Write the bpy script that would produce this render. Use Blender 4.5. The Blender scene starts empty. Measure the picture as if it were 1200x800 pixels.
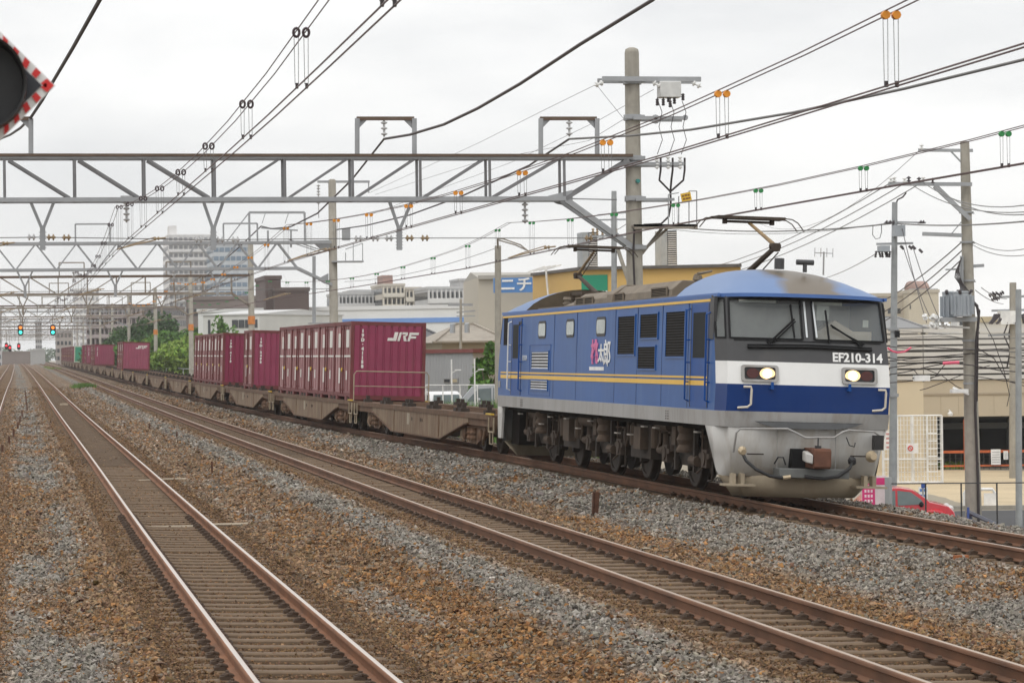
import bpy, math, random
import numpy as np
from mathutils import Vector, Matrix

random.seed(7)
RNG = np.random.default_rng(7)
SC = bpy.context.scene
COL = SC.collection
R = math.radians

# ------------------------------------------------------------------ camera
FPX, YAW, PIT, ROL, CAMH = 3200.0, 0.18354, 0.00421, -0.01282, 2.574   # focal length in photo pixels (1200 wide)
_F = np.array([math.sin(YAW) * math.cos(PIT), math.cos(YAW) * math.cos(PIT), math.sin(PIT)])
_R0 = np.array([math.cos(YAW), -math.sin(YAW), 0.0])
_U0 = np.cross(_R0, _F)
_RT = math.cos(ROL) * _R0 + math.sin(ROL) * _U0
_UP = -math.sin(ROL) * _R0 + math.cos(ROL) * _U0
cam_data = bpy.data.cameras.new('camera')
cam = bpy.data.objects.new('camera', cam_data)
COL.objects.link(cam)
cam_data.sensor_width = 36.0
cam_data.lens = FPX / 1200.0 * 36.0
cam_data.clip_start = 0.3
cam_data.clip_end = 9000.0
m = Matrix.Identity(4)
for i in range(3):
    m[i][0] = _RT[i]; m[i][1] = _UP[i]; m[i][2] = -_F[i]
m[0][3], m[1][3], m[2][3] = 0.0, 0.0, CAMH
cam.matrix_world = m
SC.camera = cam
cam_data.dof.use_dof = True
cam_data.dof.focus_distance = 52.0
cam_data.dof.aperture_fstop = 9.0

# ------------------------------------------------------------------ sky, sun, exposure
SUN_ELEV, SUN_AZ = R(58), R(215)
w = bpy.data.worlds.new('World'); SC.world = w
w.use_nodes = True
nt = w.node_tree; nt.nodes.clear()
def wn(t): return nt.nodes.new(t)
out = wn('ShaderNodeOutputWorld'); bg = wn('ShaderNodeBackground')
sky = wn('ShaderNodeTexSky'); sky.sky_type = 'NISHITA'; sky.sun_disc = False
sky.sun_elevation = SUN_ELEV; sky.sun_rotation = SUN_AZ
tc = wn('ShaderNodeTexCoord'); mp = wn('ShaderNodeMapping'); mp.inputs['Scale'].default_value = (1.0, 1.0, 3.4)
n1 = wn('ShaderNodeTexNoise'); n1.inputs['Scale'].default_value = 4.2; n1.inputs['Detail'].default_value = 6.0; n1.inputs['Roughness'].default_value = 0.55
cr = wn('ShaderNodeValToRGB')
cr.color_ramp.elements[0].position = 0.36; cr.color_ramp.elements[0].color = (8.55, 8.62, 8.72, 1)
cr.color_ramp.elements[1].position = 0.60; cr.color_ramp.elements[1].color = (10.9, 10.85, 10.75, 1)
sx = wn('ShaderNodeSeparateXYZ'); mr = wn('ShaderNodeMapRange')
mr.inputs['From Min'].default_value = 0.12; mr.inputs['From Max'].default_value = 0.9
mr.inputs['To Min'].default_value = 1.0; mr.inputs['To Max'].default_value = 1.5
mulc = wn('ShaderNodeVectorMath'); mulc.operation = 'SCALE'
mix = wn('ShaderNodeMix'); mix.data_type = 'RGBA'; mix.inputs[0].default_value = 0.93
L = nt.links.new
L(tc.outputs['Generated'], mp.inputs['Vector']); L(mp.outputs[0], n1.inputs['Vector']); L(n1.outputs['Fac'], cr.inputs[0])
L(tc.outputs['Generated'], sx.inputs[0]); L(sx.outputs['Z'], mr.inputs['Value'])
L(cr.outputs[0], mulc.inputs[0]); L(mr.outputs[0], mulc.inputs['Scale'])
L(sky.outputs[0], mix.inputs[6]); L(mulc.outputs[0], mix.inputs[7])
L(mix.outputs[2], bg.inputs['Color']); bg.inputs['Strength'].default_value = 0.1
L(bg.outputs[0], out.inputs['Surface'])
sd = bpy.data.lights.new('sun', 'SUN'); sd.energy = 0.9; sd.angle = R(24); sd.color = (1.0, 0.965, 0.92)
sun = bpy.data.objects.new('sun', sd); COL.objects.link(sun)
sun.rotation_euler = (R(90) - SUN_ELEV, 0.0, -SUN_AZ + R(180))
_d = Vector((math.sin(SUN_AZ) * math.cos(SUN_ELEV), math.cos(SUN_AZ) * math.cos(SUN_ELEV), math.sin(SUN_ELEV)))
sun.rotation_euler = _d.to_track_quat('Z', 'Y').to_euler()
SC.view_settings.view_transform = 'Standard'
SC.view_settings.look = 'None'
SC.view_settings.exposure = 0.0
SC.view_settings.gamma = 1.0
SC.cycles.use_denoising = True
SC.cycles.max_bounces = 6
SC.cycles.diffuse_bounces = 3
SC.cycles.volume_bounces = 1
SC.cycles.caustics_reflective = False
SC.cycles.caustics_refractive = False

# ------------------------------------------------------------------ helpers
def P(px, py, Y):
    """a photograph pixel seen at world distance Y along the track"""
    d = _F * FPX + _RT * (px - 600.0) - _UP * (py - 400.0)
    k = Y / d[1]
    return np.array([d[0] * k, Y, CAMH + d[2] * k])

def PZ(px, py, z):
    d = _F * FPX + _RT * (px - 600.0) - _UP * (py - 400.0)
    k = (z - CAMH) / d[2]
    return np.array([d[0] * k, d[1] * k, z])

def PK(px, py, k):
    """a photograph pixel at camera depth k"""
    d = _F + _RT * (px - 600.0) / FPX - _UP * (py - 400.0) / FPX
    return np.array([d[0] * k, d[1] * k, CAMH + d[2] * k])

def lerp(a, b, t): return np.asarray(a, float) * (1 - t) + np.asarray(b, float) * t

class MB:
    """collects shapes and links them as ONE mesh object"""
    def __init__(self): self.v = []; self.f = []; self.m = []
    def add(self, vs, fs, mi=0):
        o = len(self.v)
        self.v.extend([tuple(float(c) for c in p) for p in vs])
        for f in fs:
            self.f.append(tuple(i + o for i in f)); self.m.append(mi)
    def box(self, x0, x1, y0, y1, z0, z1, mi=0):
        self.add([(x0,y0,z0),(x1,y0,z0),(x1,y1,z0),(x0,y1,z0),(x0,y0,z1),(x1,y0,z1),(x1,y1,z1),(x0,y1,z1)],
                 [(3,2,1,0),(4,5,6,7),(0,1,5,4),(1,2,6,5),(2,3,7,6),(3,0,4,7)], mi)
    def obox(self, c, ax, ay, az, mi=0):
        c, ax, ay, az = (np.asarray(q, float) for q in (c, ax, ay, az))
        vs = [c + sx_*ax + sy_*ay + sz_*az for sz_ in (-1,1) for sx_, sy_ in ((-1,-1),(1,-1),(1,1),(-1,1))]
        self.add(vs, [(3,2,1,0),(4,5,6,7),(0,1,5,4),(1,2,6,5),(2,3,7,6),(3,0,4,7)], mi)
    def beam(self, p0, p1, wd, ht, mi=0, up=(0,0,1)):
        p0, p1 = np.asarray(p0, float), np.asarray(p1, float)
        d = p1 - p0; ln = np.linalg.norm(d)
        if ln < 1e-6: return
        d = d / ln; u = np.asarray(up, float)
        s = np.cross(d, u)
        if np.linalg.norm(s) < 1e-3: s = np.cross(d, np.array([0, 1.0, 0]))
        s /= np.linalg.norm(s); u = np.cross(s, d)
        self.obox((p0 + p1) / 2, d * ln / 2, s * wd / 2, u * ht / 2, mi)
    def angle_beam(self, p0, p1, wd, t=0.012, mi=0, up=(0,0,1)):
        """L-section steel"""
        p0, p1 = np.asarray(p0, float), np.asarray(p1, float)
        d = p1 - p0; ln = np.linalg.norm(d); d = d / ln
        s = np.cross(d, np.asarray(up, float))
        if np.linalg.norm(s) < 1e-3: s = np.cross(d, np.array([0, 1.0, 0]))
        s /= np.linalg.norm(s); u = np.cross(s, d)
        mid = (p0 + p1) / 2
        self.obox(mid - u * wd / 2, d * ln / 2, s * wd / 2, u * t / 2, mi)
        self.obox(mid - s * wd / 2, d * ln / 2, s * t / 2, u * (wd / 2 + t), mi)
    def tube(self, pts, r, n=6, mi=0, caps=True):
        pts = [np.asarray(p, float) for p in pts]
        rr = r if hasattr(r, '__len__') else [r] * len(pts)
        rings = []; prev = None
        for i, p in enumerate(pts):
            d = pts[min(i + 1, len(pts) - 1)] - pts[max(i - 1, 0)]
            d = d / (np.linalg.norm(d) + 1e-12)
            if prev is None:
                a = np.array([0, 0, 1.0]) if abs(d[2]) < 0.9 else np.array([1.0, 0, 0])
                s = np.cross(d, a)
            else: s = prev - d * (prev @ d)
            s /= np.linalg.norm(s) + 1e-12; prev = s; u = np.cross(d, s)
            rings.append([p + rr[i] * (math.cos(2*math.pi*k/n) * s + math.sin(2*math.pi*k/n) * u) for k in range(n)])
        vs = [q for r_ in rings for q in r_]; fs = []
        for i in range(len(pts) - 1):
            for k in range(n):
                a, b = i*n + k, i*n + (k+1) % n
                fs.append((a, b, b + n, a + n))
        if caps:
            fs.append(tuple(range(n - 1, -1, -1))); fs.append(tuple((len(pts)-1)*n + k for k in range(n)))
        self.add(vs, fs, mi)
    def cyl(self, p0, p1, r, n=12, r2=None, mi=0):
        self.tube([p0, p1], [r, r if r2 is None else r2], n, mi)
    def lathe(self, p0, axis, prof, n=12, mi=0):
        """prof: list of (distance along axis, radius)"""
        p0 = np.asarray(p0, float); ax = np.asarray(axis, float); ax = ax / np.linalg.norm(ax)
        a = np.array([0, 0, 1.0]) if abs(ax[2]) < 0.9 else np.array([1.0, 0, 0])
        s = np.cross(ax, a); s /= np.linalg.norm(s); u = np.cross(ax, s)
        vs = []; fs = []
        for t, r in prof:
            for k in range(n):
                vs.append(p0 + ax*t + r*(math.cos(2*math.pi*k/n)*s + math.sin(2*math.pi*k/n)*u))
        for i in range(len(prof) - 1):
            for k in range(n):
                a_, b_ = i*n + k, i*n + (k+1) % n
                fs.append((a_, b_, b_ + n, a_ + n))
        fs.append(tuple(range(n-1, -1, -1))); fs.append(tuple((len(prof)-1)*n + k for k in range(n)))
        self.add(vs, fs, mi)
    def prism(self, poly, off, mi=0):
        """poly: 3-D points of a flat outline, off: extrusion vector"""
        poly = [np.asarray(p, float) for p in poly]; off = np.asarray(off, float); n = len(poly)
        vs = poly + [p + off for p in poly]
        fs = [tuple(range(n-1, -1, -1)), tuple(range(n, 2*n))] + [(i, (i+1) % n, n + (i+1) % n, n + i) for i in range(n)]
        self.add(vs, fs, mi)
    def quad(self, a, b, c, d, mi=0): self.add([a, b, c, d], [(0,1,2,3)], mi)
    def loft(self, secs, mi=0, closed=False, cap=False):
        n = len(secs[0]); vs = [p for s in secs for p in s]; fs = []
        for i in range(len(secs) - 1):
            for k in range(n if closed else n - 1):
                a, b = i*n + k, i*n + (k+1) % n
                fs.append((a, b, b + n, a + n))
        if cap:
            fs.append(tuple(range(n-1, -1, -1))); fs.append(tuple((len(secs)-1)*n + k for k in range(n)))
        self.add(vs, fs, mi)
    def sphere(self, c, r, n=10, mi=0, sq=(1,1,1)):
        vs = []; fs = []; h = n // 2
        for i in range(h + 1):
            t = math.pi * i / h
            for k in range(n):
                vs.append((c[0] + r*sq[0]*math.sin(t)*math.cos(2*math.pi*k/n), c[1] + r*sq[1]*math.sin(t)*math.sin(2*math.pi*k/n), c[2] + r*sq[2]*math.cos(t)))
        for i in range(h):
            for k in range(n):
                a, b = i*n + k, i*n + (k+1) % n
                fs.append((a, a + n, b + n, b))
        self.add(vs, fs, mi)
    def build(self, name, mats, parent=None, sharp=32, bevel=0.0):
        me = bpy.data.meshes.new(name)
        me.from_pydata(self.v, [], self.f)
        mats = mats if isinstance(mats, (list, tuple)) else [mats]
        for mm in mats: me.materials.append(mm)
        if len(mats) > 1: me.polygons.foreach_set('material_index', self.m)
        me.polygons.foreach_set('use_smooth', [True] * len(self.f))
        me.update()
        if sharp is not None: me.set_sharp_from_angle(angle=R(sharp))
        o = bpy.data.objects.new(name, me); COL.objects.link(o)
        if parent is not None: o.parent = parent
        if bevel:
            b = o.modifiers.new('bevel', 'BEVEL'); b.width = bevel; b.segments = 2; b.limit_method = 'ANGLE'; b.angle_limit = R(40)
        return o

def tag(o, label=None, cat=None, group=None, kind=None):
    if label: o['label'] = label
    if cat: o['category'] = cat
    if group: o['group'] = group
    if kind: o['kind'] = kind
    return o

def empty(name, loc, label, cat, group=None, rz=0.0):
    o = bpy.data.objects.new(name, None); COL.objects.link(o)
    o.empty_display_size = 0.2
    o.location = [float(c) for c in loc]; o.rotation_euler = (0, 0, rz)
    return tag(o, label, cat, group)

KIDS = {}
def copy_tree(o, parent=None, deep=True):
    c = o.copy(); COL.objects.link(c)
    if parent is not None: c.parent = parent
    if deep:
        for ch in [q for q in o.children]: copy_tree(ch, c)
    return c

def text_mesh(body, size, extrude=0.004, width=1.0, bold=0.0, shear=0.0):
    """a mesh of the lettering, centred, lying in the XY plane"""
    cu = bpy.data.curves.new('lettering', 'FONT')
    cu.body = body; cu.size = size; cu.extrude = extrude; cu.align_x = 'CENTER'; cu.align_y = 'CENTER'; cu.offset = bold; cu.shear = shear
    cu.resolution_u = 3
    o = bpy.data.objects.new('lettering', cu); COL.objects.link(o)
    dg = bpy.context.evaluated_depsgraph_get(); dg.update()
    me = bpy.data.meshes.new_from_object(o.evaluated_get(dg))
    bpy.data.objects.remove(o); bpy.data.curves.remove(cu)
    return me

def put_text(name, body, size, mat, org, xdir, updir, parent=None, width=1.0, bold=0.0, shear=0.0, extrude=0.004):
    me = text_mesh(body, size, extrude, bold=bold, shear=shear)
    X = np.asarray(xdir, float); X /= np.linalg.norm(X); U = np.asarray(updir, float); U /= np.linalg.norm(U); N = np.cross(X, U)
    co = np.zeros(len(me.vertices)*3); me.vertices.foreach_get('co', co); co = co.reshape(-1, 3)
    co = np.asarray(org, float) + co[:, :1]*width*X + co[:, 1:2]*U + co[:, 2:3]*N
    me.vertices.foreach_set('co', co.ravel()); me.update()
    me.materials.clear(); me.materials.append(mat)
    o = bpy.data.objects.new(name, me); COL.objects.link(o)
    if parent is not None: o.parent = parent
    return o

# ------------------------------------------------------------------ materials
MATS = {}
def mat(name, col, rough=0.65, metal=0.0, var=0.18, scale=2.5, bump=0.0, bscale=40.0, dirt=None, damt=0.5, dscale=1.2, streak=False, spec=0.5, emit=None, estr=1.0, coat=0.0, objvar=0.0):
    if name in MATS: return MATS[name]
    mt = bpy.data.materials.new(name); mt.use_nodes = True; t = mt.node_tree; N = t.nodes; bs = N['Principled BSDF']
    bs.inputs['Roughness'].default_value = rough; bs.inputs['Metallic'].default_value = metal
    bs.inputs['Specular IOR Level'].default_value = spec
    if coat: bs.inputs['Coat Weight'].default_value = coat; bs.inputs['Coat Roughness'].default_value = 0.12
    c = np.array(col, float)
    co = N.new('ShaderNodeTexCoord')
    nz = N.new('ShaderNodeTexNoise'); nz.inputs['Scale'].default_value = scale; nz.inputs['Detail'].default_value = 7; nz.inputs['Roughness'].default_value = 0.62
    t.links.new(co.outputs['Object'], nz.inputs['Vector'])
    rp = N.new('ShaderNodeValToRGB'); rp.color_ramp.elements[0].position = 0.3; rp.color_ramp.elements[1].position = 0.7
    rp.color_ramp.elements[0].color = tuple(np.clip(c*(1-var), 0, 1)) + (1,); rp.color_ramp.elements[1].color = tuple(np.clip(c*(1+var), 0, 1)) + (1,)
    t.links.new(nz.outputs['Fac'], rp.inputs[0]); last = rp.outputs[0]
    if dirt is not None:
        m2 = N.new('ShaderNodeMapping'); m2.inputs['Scale'].default_value = (3.0, 3.0, 0.35) if streak else (1, 1, 1)
        n2 = N.new('ShaderNodeTexNoise'); n2.inputs['Scale'].default_value = dscale; n2.inputs['Detail'].default_value = 8; n2.inputs['Roughness'].default_value = 0.68
        t.links.new(co.outputs['Object'], m2.inputs[0]); t.links.new(m2.outputs[0], n2.inputs['Vector'])
        r2 = N.new('ShaderNodeValToRGB'); r2.color_ramp.elements[0].position = 0.62 - 0.28*damt; r2.color_ramp.elements[1].position = 0.86 - 0.2*damt
        r2.color_ramp.elements[0].color = (0,0,0,1); r2.color_ramp.elements[1].color = (min(1, damt*1.3),)*3 + (1,)
        t.links.new(n2.outputs['Fac'], r2.inputs[0])
        mx = N.new('ShaderNodeMix'); mx.data_type = 'RGBA'
        t.links.new(r2.outputs[0], mx.inputs[0]); t.links.new(last, mx.inputs[6]); mx.inputs[7].default_value = tuple(dirt) + (1,)
        last = mx.outputs[2]
    if objvar:
        oi = N.new('ShaderNodeObjectInfo'); mr_ = N.new('ShaderNodeMapRange'); mr_.inputs['To Min'].default_value = 1 - objvar; mr_.inputs['To Max'].default_value = 1 + objvar
        hs = N.new('ShaderNodeHueSaturation'); t.links.new(oi.outputs['Random'], mr_.inputs['Value']); t.links.new(mr_.outputs[0], hs.inputs['Value'])
        m3 = N.new('ShaderNodeMath'); m3.operation = 'MULTIPLY_ADD'; m3.inputs[1].default_value = -objvar*1.2; m3.inputs[2].default_value = 1 + objvar*.6; t.links.new(oi.outputs['Random'], m3.inputs[0]); t.links.new(m3.outputs[0], hs.inputs['Saturation'])
        t.links.new(last, hs.inputs['Color']); last = hs.outputs[0]
    t.links.new(last, bs.inputs['Base Color'])
    if bump:
        nb = N.new('ShaderNodeTexNoise'); nb.inputs['Scale'].default_value = bscale; nb.inputs['Detail'].default_value = 5
        t.links.new(co.outputs['Object'], nb.inputs['Vector'])
        bp = N.new('ShaderNodeBump'); bp.inputs['Strength'].default_value = bump; bp.inputs['Distance'].default_value = 0.02
        t.links.new(nb.outputs['Fac'], bp.inputs['Height']); t.links.new(bp.outputs[0], bs.inputs['Normal'])
    if emit is not None:
        bs.inputs['Emission Color'].default_value = tuple(emit) + (1,); bs.inputs['Emission Strength'].default_value = estr
    MATS[name] = mt
    return mt

def glass_mat(name, tint=(0.55, 0.6, 0.6), trans=0.45, rough=0.03, base=(0.02, 0.024, 0.025)):
    if name in MATS: return MATS[name]
    mt = bpy.data.materials.new(name); mt.use_nodes = True; t = mt.node_tree; N = t.nodes; N.remove(N['Principled BSDF'])
    o = N['Material Output']
    tr = N.new('ShaderNodeBsdfTransparent'); tr.inputs[0].default_value = tuple(tint) + (1,)
    gl = N.new('ShaderNodeBsdfPrincipled'); gl.inputs['Base Color'].default_value = tuple(base) + (1,); gl.inputs['Roughness'].default_value = rough; gl.inputs['Specular IOR Level'].default_value = 0.6
    mx = N.new('ShaderNodeMixShader'); mx.inputs[0].default_value = 1 - trans
    t.links.new(tr.outputs[0], mx.inputs[1]); t.links.new(gl.outputs[0], mx.inputs[2]); t.links.new(mx.outputs[0], o.inputs['Surface'])
    MATS[name] = mt
    return mt

galv = mat('galvanised_steel', (0.34, 0.35, 0.36), 0.5, 0.25, var=0.12, scale=1.5, dirt=(0.16, 0.12, 0.09), damt=0.25, dscale=2.0)
galv_rust = mat('rusty_galvanised_steel', (0.28, 0.25, 0.21), 0.7, 0.1, var=0.2, scale=1.5, dirt=(0.15, 0.09, 0.05), damt=0.6, dscale=1.0)
dark_steel = mat('dark_steel', (0.035, 0.035, 0.037), 0.55, 0.1)
cable_dark = mat('cable_sheath', (0.035, 0.027, 0.028), 0.6)
cable_bronze = mat('wire_bronze', (0.11, 0.06, 0.055), 0.5, 0.3)
cable_grey = mat('cable_grey', (0.18, 0.175, 0.17), 0.6)
concrete = mat('pole_concrete', (0.335, 0.312, 0.265), 0.85, var=0.15, scale=3, bump=0.15, dirt=(0.17, 0.155, 0.13), damt=0.5, dscale=0.9, streak=True)
porcelain = mat('porcelain_white', (0.72, 0.72, 0.70), 0.3, var=0.05)
rust = mat('rust', (0.115, 0.05, 0.028), 0.85, var=0.35, scale=9)
white_paint = mat('white_paint', (0.74, 0.74, 0.72), 0.5, var=0.05, dirt=(0.42, 0.40, 0.36), damt=0.25)
black_paint = mat('black_paint', (0.010, 0.010, 0.011), 0.6, var=0.1, spec=0.2)
# ------------------------------------------------------------------ the alignment of the four tracks
def hermite(K, V, Y):
    K = np.asarray(K, float); V = np.asarray(V, float); Y = np.asarray(Y, float)
    mm = np.gradient(V, K); i = np.clip(np.searchsorted(K, Y) - 1, 0, len(K) - 2); h = K[i+1] - K[i]; t = np.clip((Y - K[i]) / h, 0, 1)
    return (2*t**3-3*t**2+1)*V[i] + (t**3-2*t**2+t)*h*mm[i] + (-2*t**3+3*t**2)*V[i+1] + (t**3-t**2)*h*mm[i+1]
def zg(Y): return hermite([-60, 0, 60, 90, 120, 180, 235, 310, 400, 600, 1100, 1700], [0, 0, .03, .055, .1, .23, .4, .62, .85, 1.2, 1.4, 1.4], Y)
CX = {1: ([-60, 0, 21, 37, 68, 115, 197, 222, 412, 700, 1100, 1700], [2.2, 2.40, 2.47, 2.52, 2.68, 2.86, 3.2, 3.3, 3.9, 4.7, 6.0, 8]),
      2: ([-60, 0, 20, 42, 61, 70, 113, 134, 204, 240, 354, 392, 520, 700, 1100, 1700], [7.1, 7.05, 7.05, 7.02, 7.08, 7.1, 7.22, 7.3, 7.57, 7.68, 8.02, 8.15, 8.55, 9.2, 10.6, 13]),
      3: ([-60, 0, 20, 31, 36, 43, 60, 84, 102, 115, 130, 150, 185, 235, 310, 420, 520, 700, 1100, 1700], [16.5, 13.3, 12.55, 12.27, 12.17, 12.12, 12.02, 11.44, 11.10, 10.95, 10.90, 10.84, 10.75, 10.8, 10.95, 11.25, 11.6, 12.4, 14.5, 18]),
      4: ([-60, 0, 138, 221, 277, 370, 470, 640, 1100, 1700], [-1.3, -1.2, -.85, -.42, -.05, .4, .85, 1.4, 2.8, 5])}
ZO = {1: 0.0, 2: 0.15, 3: 0.17, 4: 0.0}
CANT = 0.035
def cx(t, Y): return hermite(CX[t][0], CX[t][1], Y)
def zr(t, Y): return zg(Y) + ZO[t]

# ------------------------------------------------------------------ ballast bed, ground
def vnoise(x, y, s):
    x = np.asarray(x) * s; y = np.asarray(y) * s
    xi = np.floor(x).astype(np.int64); yi = np.floor(y).astype(np.int64); fx = x - xi; fy = y - yi
    def h(a, b):
        n = (a * 374761393 + b * 668265263) & 0x7fffffff
        n = ((n ^ (n >> 13)) * 1274126177) & 0x7fffffff
        return ((n ^ (n >> 16)) & 0xffff) / 65535.0
    fx = fx*fx*(3-2*fx); fy = fy*fy*(3-2*fy)
    return (h(xi, yi)*(1-fx) + h(xi+1, yi)*fx)*(1-fy) + (h(xi, yi+1)*(1-fx) + h(xi+1, yi+1)*fx)*fy
def fbm(x, y, s, o=4):
    a = 0; n = 0; w_ = 1.0
    for k in range(o):
        a = a + w_*vnoise(x + 17.3*k, y - 9.1*k, s*2**k); n += w_; w_ *= 0.55
    return a / n

def profile(Y):
    c1, c2, c3, c4 = (float(cx(t, Y)) for t in (1, 2, 3, 4)); z = float(zg(Y))
    pts = [(c4-9, -1.2), (c4-4, -.40), (c4-2.3, -.33), (c4-1.5, -.22), (c4-1.0, -.178), (c4+1.0, -.178), (c4+1.5, -.22), ((c4+c1)/2, -.30),
           (c1-1.7, -.24), (c1-1.1, -0.1335), (c1-.5, -0.1845), (c1+.5, -0.2195), (c1+1.1, -0.2105), (c1+1.7, -.23), ((c1+c2)/2, -.17), (c2-1.75, -.01), (c2-1.2, 0.0200), (c2-.5, -0.0345), (c2+.5, -0.0695),
           (c2+1.15, -0.0643), (c2+1.8, -.09), (c2*.55+c3*.45, -.12), (c3-1.75, -.01), (c3-1.28, .075), (c3-1.0, .035), (c3-.75, -.03), (c3+.8, -.04),
           (c3+1.1, .05), (c3+1.55, .04), (c3+2.5, -.42), (c3+3.4, -.95), (c3+4.4, -1.5), (c3+7.2, -3.6)]
    xs = [p[0] for p in pts]
    for i in range(1, len(xs)):
        if xs[i] <= xs[i-1] + .05: xs[i] = xs[i-1] + .05
    return np.array(xs), np.array([p[1] for p in pts]) + z
_py = np.concatenate([np.arange(-10, 120, 2.0), np.arange(120, 420, 10.0), np.arange(420, 1501, 60.0)])
_pr = [profile(y) for y in _py]
def bed_z(X, Y):
    X = np.asarray(X, float); Y = np.asarray(Y, float)
    i = np.clip(np.searchsorted(_py, Y) - 1, 0, len(_py) - 2); t = (Y - _py[i]) / (_py[i+1] - _py[i])
    zz = np.zeros_like(X)
    for k in np.unique(i):
        s = i == k
        za = np.interp(X[s], *_pr[k]); zb = np.interp(X[s], *_pr[k+1]); zz[s] = za*(1-t[s]) + zb*t[s]
    return zz

def bed_colour(X, Y):
    """stone colours: clean grey shoulders, brake dust browns and rusty patches"""
    d = np.min([np.abs(X - cx(t, Y) + (.6 if t == 4 else 0)) for t in (1, 2, 3, 4)], axis=0)
    n = fbm(X, Y*0.35, 0.55); n2 = fbm(X + 40, Y*0.45, 1.7, 3)
    grey = np.array([.222, .200, .170]); brown = np.array([.235, .138, .066]); orange = np.array([.335, .172, .068]); dust = np.array([.185, .112, .058])
    u = X - cx(1, Y); v = X - cx(2, Y)
    def band(q, a, b, f): return np.clip((q - a)/f, 0, 1)*np.clip((b - q)/f, 0, 1)
    clean = np.maximum.reduce([band(u, -2.75, -1.25, .35)*np.clip((n - .30)*5, .25, 1), band(v, -2.15, -1.05, .35), np.clip((v - 1.5)/.9, 0, 1)*np.clip(1.35 - n2*.7, .6, 1), band(u, 1.2, 2.1, .3)*np.clip((n - .52)*6, 0, .8)])
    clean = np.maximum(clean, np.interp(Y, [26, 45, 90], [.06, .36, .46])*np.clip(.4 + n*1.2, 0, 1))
    clean = clean*np.clip(1.25 - np.clip(n2 - .5, 0, 1)*2.2, .3, 1)
    between = np.clip((d - 1.15)/.4, 0, 1)
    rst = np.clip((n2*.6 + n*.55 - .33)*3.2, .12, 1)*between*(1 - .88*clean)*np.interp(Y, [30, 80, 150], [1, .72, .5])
    col = np.where((d < 1.12)[:, None], dust, lerp3(brown, grey, clean))
    d3 = np.abs(X - cx(3, Y)); col = np.where((d3 < 1.05)[:, None], np.array([.085, .058, .038]), col)      # ballast colour darkened under the trains to paint in their shade
    return col, rst, orange, clean, d
def lerp3(a, b, t): return a[None, :]*(1 - t[:, None]) + b[None, :]*t[:, None]

def gravel_material():
    mt = bpy.data.materials.new('gravel_bed'); mt.use_nodes = True; t = mt.node_tree; N = t.nodes; bs = N['Principled BSDF']
    bs.inputs['Roughness'].default_value = 0.95; bs.inputs['Specular IOR Level'].default_value = 0.2
    at = N.new('ShaderNodeVertexColor'); at.layer_name = 'Col'
    g = N.new('ShaderNodeNewGeometry')
    vo = N.new('ShaderNodeTexVoronoi'); vo.inputs['Scale'].default_value = 21.0
    t.links.new(g.outputs['Position'], vo.inputs['Vector'])
    hs = N.new('ShaderNodeHueSaturation')
    mr_ = N.new('ShaderNodeMapRange'); mr_.inputs['To Min'].default_value = 0.55; mr_.inputs['To Max'].default_value = 1.5
    sp = N.new('ShaderNodeSeparateColor'); t.links.new(vo.outputs['Color'], sp.inputs[0])
    t.links.new(sp.outputs[0], mr_.inputs['Value']); t.links.new(mr_.outputs[0], hs.inputs['Value'])
    t.links.new(at.outputs['Color'], hs.inputs['Color']); t.links.new(hs.outputs[0], bs.inputs['Base Color'])
    bp = N.new('ShaderNodeBump'); bp.inputs['Strength'].default_value = 1.0; bp.inputs['Distance'].default_value = 0.05; bp.invert = True
    t.links.new(vo.outputs['Distance'], bp.inputs['Height']); t.links.new(bp.outputs[0], bs.inputs['Normal'])
    return mt

def np_mesh(name, V, F, mats, colour=None, smooth=False, fcount=None):
    me = bpy.data.meshes.new(name)
    V = np.ascontiguousarray(V, np.float32); F = np.ascontiguousarray(F, np.int32); n, k = F.shape
    me.vertices.add(len(V)); me.vertices.foreach_set('co', V.ravel())
    me.loops.add(n*k); me.loops.foreach_set('vertex_index', F.ravel())
    me.polygons.add(n); me.polygons.foreach_set('loop_start', np.arange(0, n*k, k, dtype=np.int32)); me.polygons.foreach_set('loop_total', np.full(n, k, np.int32))
    me.polygons.foreach_set('use_smooth', np.full(n, smooth, bool))
    if colour is not None:
        a = me.color_attributes.new('Col', 'BYTE_COLOR', 'POINT')
        c = np.ones((len(V), 4), np.float32); c[:, :3] = np.clip(colour, 0, 1)
        a.data.foreach_set('color', c.ravel())
    me.update(calc_edges=True)
    for mm in (mats if isinstance(mats, (list, tuple)) else [mats]): me.materials.append(mm)
    o = bpy.data.objects.new(name, me); COL.objects.link(o)
    return o

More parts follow.
